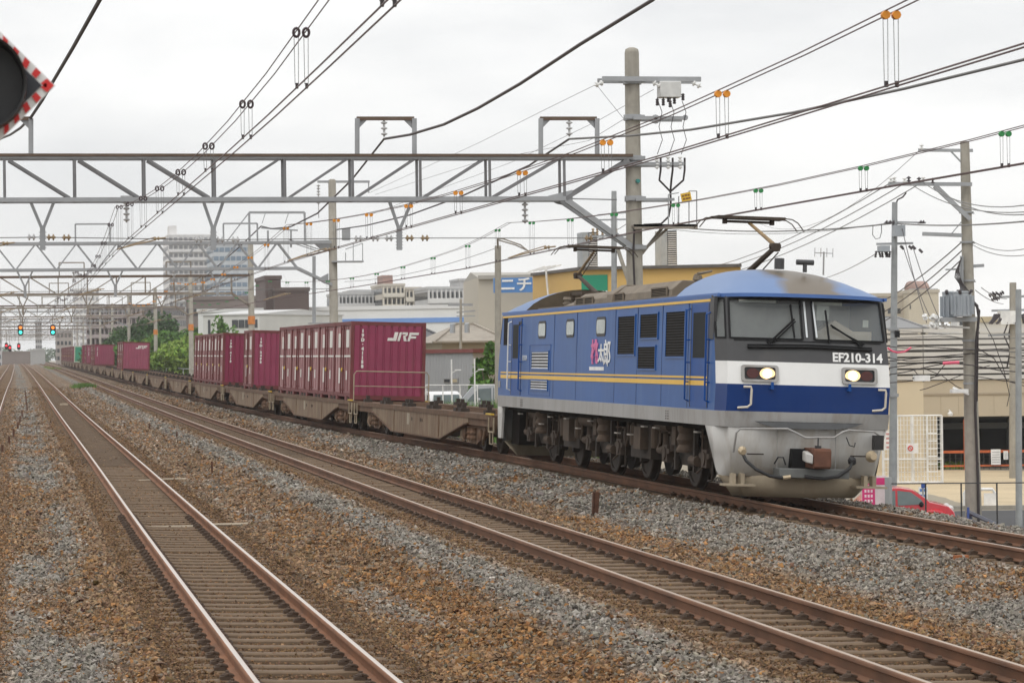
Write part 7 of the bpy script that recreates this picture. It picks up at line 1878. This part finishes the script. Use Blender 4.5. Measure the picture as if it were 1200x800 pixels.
mb.tube([U(1141, 355, -.2), U(1148, 364, -.2), U(1146, 390, -.3), U(1145, 470, -.3)], .03, 6)
mb.build('pole_cable', cable_dark, g)
mb = MB(); mb.beam(U(1139, 312), U(1153, 311), .1, .1); mb.beam(U(1108, 316, -.1), U(1132, 315, -.1), .05, .05); mb.tube([U(1127, 300, -.2), U(1127, 342, -.2)], .06, 6); mb.build('pole_bracket', galv, g)
mb = MB()
for k in range(9):
    c0 = U(rnd.uniform(1085, 1104), rnd.uniform(372, 384), -.6); insulator(mb, c0, .22, 2, .09, axis=(rnd.uniform(-1, 1), -.4, rnd.uniform(-.6, 1)))
mb.beam(U(1082, 381, -.6), U(1136, 384, -.3), .06, .06); mb.build('cutout_switch', porcelain, g)
for py in (250, 285, 330, 400, 450, 520):
    mb = MB(); mb.lathe((U(1130.5 + (py - 166)*.0236, py)), (0, 0, 1), [(0, .235), (.06, .235)], 14); mb.beam(U(1138 + (py - 250)*.02, py), U(1142 + (py - 250)*.02, py), .03, .03); mb.build('pole_band', galv, g)
mb = MB(); mb.beam(U(1117, 454, -.4), U(1135, 462, -.2), .06, .06); mb.obox(U(1124, 458, -.5), axx*.26, (0, .12, 0), (0, 0, .06)); mb.build('street_lamp', white_s, g)

K2 = 98.0
g2, b2 = pole('slim grey steel pole with a switch box just right of the locomotive', 1048.5, 237, 1046, K2, .155, .10, mat('steel_pole_grey', (.33, .345, .35), .5, .3))
def U2(px, py, dk=0.0): return PK(px, py, K2 + dk) - b2
mb = MB(); mb.beam(U2(1027, 286), U2(1070, 285), .07, .08); mb.beam(U2(1041, 260), U2(1085, 261), .06, .06); mb.build('cross_arm', galv, g2)
mb = MB(); a, c_ = U2(1047, 264, -.3), U2(1059, 277, -.3); mb.obox((a + c_)/2, axx*(np.linalg.norm((c_ - a)[:2])/2), (0, .2, 0), (0, 0, abs(a[2] - c_[2])/2)); mb.build('switch_box', trf, g2)
mb = MB(); a, c_ = U2(1030, 288, -.3), U2(1041, 295, -.3); mb.obox((a + c_)/2, axx*(np.linalg.norm((c_ - a)[:2])/2), (0, .2, 0), (0, 0, abs(a[2] - c_[2])/2)); mb.build('switch_box', trf, g2)
mb = MB()
for px in (1027, 1030, 1033.5, 1037, 1039, 1043): insulator(mb, U2(px, 294, -.3), .24, 3, .05, axis=(rnd.uniform(-.3, .3), 0, -1))
for px, s in ((1055, 1), (1069, 1), (1065, 1), (1077, 1)): mb.beam(U2(px, 288 if px < 1070 else 292, -.2), U2(px + 4, 292 if px < 1070 else 296, -.2), .10, .08)
for px in (1036, 1040, 1044, 1076, 1079): mb.prism([U2(px, 262, -.2), U2(px + 4, 258, -.2), U2(px + 5, 262, -.2)], (0, .1, 0))
mb.build('cable_bushing', mat('bushing_dark', (.06, .05, .055), .5), g2)
mb = MB(); mb.tube([U2(1023, 264), U2(1022.5, 275), U2(1026, 280), U2(1031, 279), U2(1033, 272), U2(1033, 263)], .014, 5); mb.tube([U2(1048.5, 243), U2(1052, 234), U2(1058, 231), U2(1062, 226)], .03, 5); mb.build('jumper_wire', cable_dark, g2)
for py in (388, 465): 
    mb = MB(); mb.lathe(U2(1047, py), (0, 0, 1), [(0, .19), (.12, .19)], 12); mb.build('pole_band', galv, g2)
mb = MB(); mb.obox(U2(1051.5, 391, -.3), axx*.07, (0, .07, 0), (0, 0, .13)); mb.build('cable_splice_box', black_paint, g2)
g3, b3 = pole('concrete utility pole left of the right edge with bundled insulators', 1187, 331, 1188, 122, .20, .15, concrete)
g4, b4 = pole('grey steel pole at the right edge in front of the deck', 1193.5, 339, 1194, 80, .10, .085, mat('steel_pole_grey', (.33, .345, .35), .5, .3))
def U3(px, py, dk=0.0): return PK(px, py, 122 + dk) - b3
mb = MB(); mb.beam(U3(1172, 348), U3(1205, 347), .08, .1); mb.beam(U3(1162, 364), U3(1205, 363), .08, .1); mb.beam(U3(1158, 393), U3(1206, 391), .08, .1); mb.build('cross_arm', galv, g3)
mb = MB()
for i in range(16): a = U3(1166 + i*2.3, 368, -.3); mb.beam(a, a + [rnd.uniform(-.5, .3), 0, -.42], .10, .08)
for px, py in ((1159, 347), (1163, 347), (1170, 346), (1162, 352), (1167, 351)): insulator(mb, U3(px, py), .3, 3, .1, axis=(1, 0, .6))
mb.build('cable_bushing', mat('bushing_dark', (.06, .05, .055), .5), g3)
mb = MB(); a = U3(1180, 372, -.2); mb.obox(a, axx*.35, (0, .2, 0), (0, 0, .3)); mb.build('switch_box', white_s, g3)
mb = MB()
for k in range(4): mb.tube([U3(1182 + k*3, 376), U3(1176 + k*6, 392), U3(1184 + k*2, 410), U3(1180 + k*5, 430)], .035, 5)
mb.build('pole_cable', cable_dark, g3)
g5, b5 = pole('plain concrete pole standing behind the wagons left of the beige hall', 583.5, 288, 584, 118, .15, .14, concrete, -1.0)
def U5(px, py, dk=0.0): return PK(px, py, 118 + dk) - b5
mb = MB(); mb.beam(U5(582, 279.5, -2), U5(592, 280, -2), .06, .06); mb.tube([U5(583, 281, -2), U5(604, 287, -2), U5(617, 293, -2)], .03, 5); mb.tube([U5(590, 280, -2), U5(610, 287, -2), U5(620, 295, -2)], .03, 5); mb.tube([U5(583, 281, -2), U5(583.5, 290)], .04, 5); mb.build('pull_off_arm', galv_rust, g5)
g6, b6 = pole('slim grey pole behind the tall concrete pole', 719.5, 224, 720, 104, .13, .10, mat('steel_pole_grey', (.33, .345, .35), .5, .3))
def U6(px, py, dk=0.0): return PK(px, py, 104 + dk) - b6
mb = MB(); mb.beam(U6(700, 252), U6(735, 249), .05, .05); mb.beam(U6(690, 277), U6(735, 276), .07, .07); mb.beam(U6(692, 258), U6(738, 257), .05, .06); mb.build('cross_arm', galv, g6)
mb = MB()
for px in (695, 700, 706, 722): insulator(mb, U6(px, 276), .28, 3, .06, axis=(0, 0, 1))
mb.build('pin_insulator', INSB, g6)
mb = MB(); mb.beam(U6(724, 292), U6(736, 328), .22, .14); mb.build('stay_prop', concrete, g6)
for px, pt, lab in ((473, 379, 'thin grey pole in front of the blue band'), (540, 350, 'thin pole with small transformers in front of the beige hall')):
    gg, bb = pole(lab, px, pt, px, 150, .09, .07, concrete, -1.0)
    if px == 540:
        for dx in (-.45, .35):
            mb = MB(); mb.lathe(PK(540, 390, 150) - bb + axx*dx, (0, 0, 1), [(0, .15), (.5, .15), (.55, .08)], 12); mb.build('transformer', trf, gg)
        mb = MB(); mb.beam(PK(535, 366, 150) - bb, PK(557, 364, 150) - bb, .08, .08); mb.beam(PK(535, 370.5, 150) - bb, PK(557, 370, 150) - bb, .06, .06); mb.beam(PK(525, 357, 150) - bb, PK(554, 357, 150) - bb, .1, .14); mb.build('cross_arm', galv, gg)
# masts on the far right sky line
for px, y0, lab in ((942, 287, None),): pass

# overhead power lines on the right
G_ = 'power lines at the right'
def pl_(p, q, s, r, lab, m_=cable_grey, group=None): cable('power_line', sag(p, q, s), r, m_, lab, 'power line', group)
for i, (pa_, pe) in enumerate((((1044, 214), (836, 307)), ((1060, 215), (834, 313)), ((1077, 216), (838, 320)))):
    pl_(PK(*pa_, K1), PK(pe[0] - 60, pe[1] + 14, 150), .7, .016, 'three power lines falling left from the cross arm towards the locomotive roof', cable_grey, 'lines from the lower cross arm to the left')
for i, (pa_, pe) in enumerate((((1082, 214), (1215, 238)), ((1093, 216), (1215, 250)), ((1065, 214), (1215, 247)))):
    pl_(PK(*pa_, K1), PK(*pe, 60), .35, .014, 'power lines running right from the lower cross arm to the frame edge', cable_grey, 'lines from the lower cross arm to the right')
for i, (ya, yb) in enumerate(((281, 370), (291, 385), (301, 397))):
    pl_(PK(1130, ya, K1), PK(985, yb, 150), .5, .02, 'dark power lines falling left from the transformer pole past the slim steel pole', cable_dark, 'dark lines from the transformer pole to the left')
for i, (ya, yb) in enumerate(((283, 288), (287, 296))):
    pl_(PK(1140, ya, K1), PK(1215, yb, 70), .2, .012, 'thin lines running right from the transformer pole in the grey sky', cable_grey, 'thin lines right of the transformer pole')
pl_(PK(1078, 176, K1), PK(890, 262, 170), 1.2, .010, 'very thin line falling left from the top arm of the transformer pole', cable_grey)
pl_(PK(1044, 262, K2), PK(780, 265, 115), .25, .028, 'thick grey line running level from the slim steel pole behind the pantograph', cable_grey)
pl_(PK(1052, 262, K2), PK(1215, 258, 75), .1, .026, 'thick grey line running level from the slim steel pole to the right edge', cable_grey)
pl_(PK(1027, 297, K2), PK(935, 330, 160), .3, .014, 'thin line with a small bead falling left of the slim steel pole', cable_grey)
for i, (pa_, pe) in enumerate((((1058, 288), (1092, 376)), ((1070, 290), (1103, 378)), ((1056, 262), (1086, 378)))):
    pl_(PK(*pa_, K2), PK(*pe, K1), .15, .014, 'slanting service wires between the steel pole and the transformer pole', cable_dark, 'service wires between the two right poles')
for i, (pa_, pe) in enumerate((((1150, 337), (1180, 350)), ((1143, 340), (1176, 356)))):
    pl_(PK(*pa_, K1), PK(*pe, 122), .1, .014, 'short lines between the transformer pole and the edge pole', cable_grey, 'short lines to the edge pole')
for i, (pts, r_, m_) in enumerate((([(1034, 440), (1060, 436), (1090, 429), (1112, 425), (1140, 428), (1172, 434), (1210, 437)], .020, cable_dark), ([(1034, 449), (1062, 447), (1078, 445), (1110, 438), (1140, 440), (1175, 446), (1210, 449)], .015, cable_dark),
        ([(1034, 405), (1062, 408), (1082, 406), (1140, 410), (1210, 407)], .015, cable_dark), ([(1034, 412), (1070, 410), (1140, 409), (1210, 414)], .02, cable_grey), ([(1034, 424), (1080, 419), (1140, 414), (1210, 421)], .018, cable_dark),
        ([(1034, 397), (1100, 394), (1140, 397), (1210, 396)], .014, cable_grey), ([(1034, 432), (1090, 424), (1140, 420), (1210, 430)], .018, cable_dark), ([(1034, 418), (1064, 423), (1100, 421), (1140, 416)], .014, cable_dark), ([(1070, 432), (1082, 447), (1096, 441), (1108, 426)], .016, cable_dark), ([(1140, 404), (1165, 420), (1180, 446), (1200, 452)], .018, cable_dark), ([(1150, 372), (1164, 398), (1176, 432), (1183, 462), (1180, 476)], .014, cable_dark), ([(1034, 386), (1090, 390), (1140, 398)], .010, cable_grey), ([(1140, 462), (1120, 452), (1104, 440), (1084, 432)], .014, cable_dark), ([(1078, 457), (1086, 455), (1110, 446), (1140, 434), (1160, 428)], .015, cable_dark))):
    cable('communication_cable', [PK(px, py, K1 - .6 + .1*i) for px, py in pts], r_, m_, 'dark communication cables strung level across the deck louvres at the right', 'cable', 'communication cables at the right')
pk_ = mat('sleeve_pink', (.70, .10, .18), .5)
cable('cable_sleeve', [PK(px, py, K1 - 1.2) for px, py in ((1040, 407.5), (1046, 411.5), (1052, 413), (1060, 412), (1068, 407))], .035, pk_, 'pink cable sleeve hanging in a curve right of the locomotive', 'cable sleeve')
cable('cable_sleeve', [PK(px, py, K1 - 1.3) for px, py in ((1105, 425.5), (1114, 425), (1124, 424.5))], .06, pk_, 'straight pink cable sleeve left of the transformer pole', 'cable sleeve')
g = empty('splice_box', PK(1080, 443, K1 - 1), 'pale cable splice box hanging on the communication cables', 'splice box'); mb = MB(); mb.obox((0, 0, 0), axx*.24, (0, .1, 0), (0, 0, .09)); mb.build('box', white_s, g); mb = MB(); mb.tube([axx*-.3, axx*.3], .02, 5); mb.build('strap', dark_steel, g)
for pa_, pe, k1, k2, lab in (((780, 268), (1036, 262), 112, 99, 'line between the pole behind the locomotive and the slim steel pole'), ((640, 292), (735, 262), 118, 106, 'thin line left of the slim pole behind the tall pole'), ((404, 330), (583, 290), 140, 118, 'thin line from the second pole to the plain concrete pole')):
    pl_(PK(*pa_, k1), PK(*pe, k2), .3, .012, lab)

# ------------------------------------------------------------------ trackside small things
def stake(px, py0, py1, label, group=None, r=.03):
    z = -.22; p = PZ(px, py1, z)
    for _ in range(6): z = float(bed_z([p[0]], [p[1]])[0]); p = PZ(px, py1, z)
    h_ = P(px, py0, p[1])[2] - p[2]
    mb = MB(); mb.box(-r, r, -r*.5, r*.5, -.1, h_); mb.box(-r, r, -r*.5, r*.9, h_*.0, h_*.02)
    mb.box(-r, -r*.6, -r*.5, r*1.2, -.1, h_)
    o = mb.build('rusty_stake', rust); o.location = p; o.rotation_euler = (random.uniform(-.05, .05), random.uniform(-.06, .06), .2); tag(o, label, 'stake', group)
stake(697.5, 576, 604, 'tall rusty flat stake between the middle track and the locomotive track', r=.045)
stake(249, 540, 556, 'short dark stake in the stones right of the polished track', r=.02); stake(175.5, 496, 504, 'tiny dark stake beside the grey stone patch', r=.02); stake(207, 505, 515, 'tiny stake left of the middle track', r=.02)
for px, y0, y1 in ((3, 521, 530), (11, 511, 520), (16, 503, 513), (21, 495, 503), (26, 481, 490), (31, 463, 475), (32, 473, 482), (23.5, 487, 496), (30, 457, 465)):
    stake(px, y0, y1, 'row of little rusty stakes in the stones left of the polished track', 'rusty stakes at the left', .03)
def orange_marker(px, py, label):
    z = .05; p = PZ(px, py, z)
    for _ in range(6): z = float(bed_z([p[0]], [p[1]])[0]); p = PZ(px, py, z)
    mb = MB(); mb.box(-.09, .09, -.02, .02, -.1, .06); mb.box(-.02, .02, -.02, .02, -.2, 0); o = mb.build('marker_plate', mat('marker_rust_orange', (.35, .12, .04), .7, var=.3, scale=8)); o.location = p; tag(o, label, 'marker')
orange_marker(1126, 656, 'small orange rusty marker plate in the grey stones near the right edge')
orange_marker(226, 472, 'orange marker stub beside the train wheels at the left')
pale_pipe = mat('conduit_pale', (.42, .35, .26), .7, var=.25, scale=5)
for py, lab in ((561, 'pale conduit crossing the polished track, the farther of two'), (615.5, 'pale conduit crossing the polished track, the nearer of two')):
    Y = PZ(200, py, -.15)[1]; x = float(cx(1, Y)); mb = MB()
    mb.tube([(x + u, Y + random.uniform(-.02, .02), -.155 + (.0 if abs(u) > .6 else -.02)) for u in np.linspace(-1.25, 1.3, 12)], .028, 6); tag(mb.build('cable_conduit', pale_pipe), lab, 'conduit')
p = PZ(75, 477, -.12); mb = MB(); mb.box(-.22, .22, -.3, .3, -.1, .03); mb.box(-.18, .18, -.2, .2, .03, .05); o = mb.build('track_box', pale_pipe); o.location = (p[0], p[1], -.12 + float(zg(p[1]))); tag(o, 'flat pale box between the rails of the polished track', 'track box')
for px, py, t_ in ((202, 488, 2), (233, 488, 2), (306, 483, 3)):
    pass

# ------------------------------------------------------------------ shrubs and trees
def leaf_mat(name, a, b):
    if name in MATS: return MATS[name]
    mt = bpy.data.materials.new(name); mt.use_nodes = True; t = mt.node_tree; N = t.nodes; bs = N['Principled BSDF']; bs.inputs['Roughness'].default_value = .6; bs.inputs['Specular IOR Level'].default_value = .3
    at = N.new('ShaderNodeVertexColor'); at.layer_name = 'Col'; t.links.new(at.outputs['Color'], bs.inputs['Base Color']); bs.inputs['Subsurface Weight'].default_value = 0.0
    MATS[name] = mt; return mt
leafm = leaf_mat('leaves', None, None)
bark = mat('bark', (.10, .075, .05), .9, var=.3, scale=4)
def crown(n, rx, ry, rz, zc, leaf, cols, lobes, rnd):
    r = np.random.default_rng(rnd)
    cs = np.stack([r.uniform(-.75, .75, lobes)*rx, r.uniform(-.75, .75, lobes)*ry, zc + r.uniform(-.7, .8, lobes)*rz], 1); rs = r.uniform(.28, .52, lobes)
    which = r.integers(0, lobes, n)
    d = r.normal(0, 1, (n, 3)); d /= np.linalg.norm(d, axis=1, keepdims=True)
    rad = r.uniform(.45, 1.05, n)**.6
    C = cs[which] + d*(rs[which]*rad)[:, None]*np.array([rx, ry, rz])*1.0
    a = r.normal(0, 1, (n, 3)); a /= np.linalg.norm(a, axis=1, keepdims=True); b = np.cross(a, r.normal(0, 1, (n, 3))); b /= np.linalg.norm(b, axis=1, keepdims=True)
    s = leaf*r.uniform(.6, 1.4, n)
    V = np.stack([C - a*s[:, None], C + b*s[:, None]*.55, C + a*s[:, None], C - b*s[:, None]*.55], 1).reshape(-1, 3)
    F = np.arange(n*4).reshape(-1, 4)
    cc = np.array(cols)[r.integers(0, len(cols), n)]*np.exp(r.normal(0, .22, n))[:, None]
    lob = r.uniform(.75, 1.3, lobes)[which]; cc = cc*lob[:, None]
    return V, F, np.repeat(cc, 4, 0)
GREENS = {'mid': [(.085, .19, .028), (.11, .22, .032), (.065, .15, .025)], 'lime': [(.155, .245, .034), (.115, .20, .03), (.19, .27, .045)], 'dark': [(.035, .085, .022), (.045, .11, .025), (.06, .12, .028)]}
def shrub(label, x, y, z0, w_, h_, kind, seed, leaf=.16, n=1500, name='leafy_shrub', cat='shrub', group=None, trunk=.4):
    g = empty(name, (x, y, z0), label, cat, group)
    V, F, c = crown(n, w_/2, w_/2, h_*.5, h_*.52, leaf, GREENS[kind], 9, seed)
    o = np_mesh('crown', V, F, leafm, c, False); o.parent = g
    mb = MB(); rr_ = random.Random(seed)
    mb.tube([(0, 0, -.4), (.05, 0, h_*.3), (rr_.uniform(-.2, .2), 0, h_*.62)], [.10, .08, .04], 6)
    for k in range(5): a = rr_.uniform(0, 6.28); mb.tube([(0, 0, h_*.25), (math.cos(a)*w_*.2, math.sin(a)*w_*.2, h_*.55), (math.cos(a)*w_*.33, math.sin(a)*w_*.33, h_*.75)], [.06, .04, .02], 5)
    mb.build('trunk', bark, g)
    return g
KL = {'mid': 'green', 'lime': 'yellow green', 'dark': 'dark green'}
spec = [(228, 402, 150, 3.0, 'lime'), (216, 412, 156, 3.4, 'mid'), (205, 398, 165, 4.0, 'lime'), (193, 406, 170, 3.6, 'lime'), (182, 392, 176, 4.6, 'mid'), (171, 401, 182, 4.2, 'lime'), (161, 391, 190, 4.8, 'mid'), (151, 398, 198, 4.6, 'mid'), (141, 385, 206, 5.6, 'dark'), (177, 384, 200, 5.4, 'dark'), (200, 389, 190, 5.0, 'mid'), (219, 396, 178, 4.6, 'mid'), (157, 383, 220, 6.0, 'dark'), (176, 372, 236, 5.5, 'dark'), (188, 396, 186, 4.2, 'lime'), (166, 408, 190, 4.4, 'lime'), (154, 410, 200, 4.4, 'lime'), (137, 402, 214, 4.8, 'mid'), (198, 402, 180, 4.2, 'lime'), (222, 388, 172, 4.0, 'mid'), (212, 386, 178, 4.2, 'lime'), (210, 404, 170, 3.8, 'lime'), (225, 408, 160, 3.2, 'lime'), (146, 404, 204, 4.6, 'mid')]
for i, (px, pt, Y, w_, kd) in enumerate(spec):
    sl = math.tan(YAW + math.atan((px - 600)/FPX)); Y = (16.2 + (i % 4)*1.1)/sl; top = P(px, pt, Y); z0 = float(zg(Y)) - 1.0; h_ = top[2] - z0; w_ = min(w_*Y/145.0, 10.0)
    shrub('%s shrub in the thicket left of the container loads' % KL[kd], top[0], Y, z0, w_, h_, kd, 20 + i, .24, 4200, group='%s shrubs of the thicket left of the containers' % KL[kd])
b_ = P(567, 415, 128); shrub('green bush between the grey hut and the locomotive', b_[0] + .25, 128, -1.0, 1.7, b_[2] + 1.2, 'mid', 71, .13, 3600)
b_ = P(264, 376, 250); shrub('small green tree in front of the white warehouse', b_[0], 250, -1.0, 2.6, b_[2] + 1.1, 'mid', 73, .16, 1800)
b_ = P(458, 352, 300); shrub('small rounded green tree below the cream apartment tower', b_[0], 300, -1.0, 3.2, b_[2] + 1.3, 'mid', 74, .2, 1500)
b_ = P(320, 372, 200)
def hill_strip():
    x = random.uniform(24, 40); return x, random.uniform(80, 86), -3.3
def lot_weeds():
    q = PZ(random.uniform(1045, 1145), 546.5 + random.uniform(-2, 3), -3.29); return q[0], q[1], q[2]
blades(1500, lot_weeds, .22, vg2, label='low weeds along the foot of the mesh fence', wid=.03)
for i, (px, pt, Y, w_) in enumerate(((-14, 406, 1150, 18.0), (0, 410, 1180, 15.0), (12, 413, 1200, 14.0), (33, 412, 1190, 14.0), (44, 410, 1170, 15.0), (55, 408, 1160, 16.0))):
    top = P(px, pt, Y); z0 = float(zg(Y)) - 1.0
    shrub('hazy distant trees in front of the grey buildings at the vanishing point', top[0], Y, z0, w_, top[2] - z0, 'dark', 90 + i, .35, 1200, name='distant_tree', cat='tree', group='distant trees at the vanishing point')
# a fence along the thicket
a = np.array([14.6, 205, 0]); b = np.array([14.8, 330, 0])
gate_fence('thicket_fence', 'thin grey railing in front of the green thicket', 'fence', a, b, float(zg(240)) - .9, float(zg(240)) + 1.2, 16, (1.0, .55), galv, .03)

# ------------------------------------------------------------------ the hazy air
mb = MB(); mb.box(-420, 420, -25, 1500, -5.2, 62)
hz = bpy.data.materials.new('hazy_air'); hz.use_nodes = True; t = hz.node_tree; t.nodes.remove(t.nodes['Principled BSDF'])
pv = t.nodes.new('ShaderNodeVolumePrincipled'); pv.inputs['Color'].default_value = (.93, .95, .97, 1); pv.inputs['Density'].default_value = .00022; pv.inputs['Anisotropy'].default_value = .2
t.links.new(pv.outputs[0], t.nodes['Material Output'].inputs['Volume'])
hz.cycles.homogeneous_volume = True if hasattr(hz.cycles, 'homogeneous_volume') else False
h = mb.build('haze', hz); tag(h, 'pale hazy air over the whole railway', 'haze', kind='stuff')
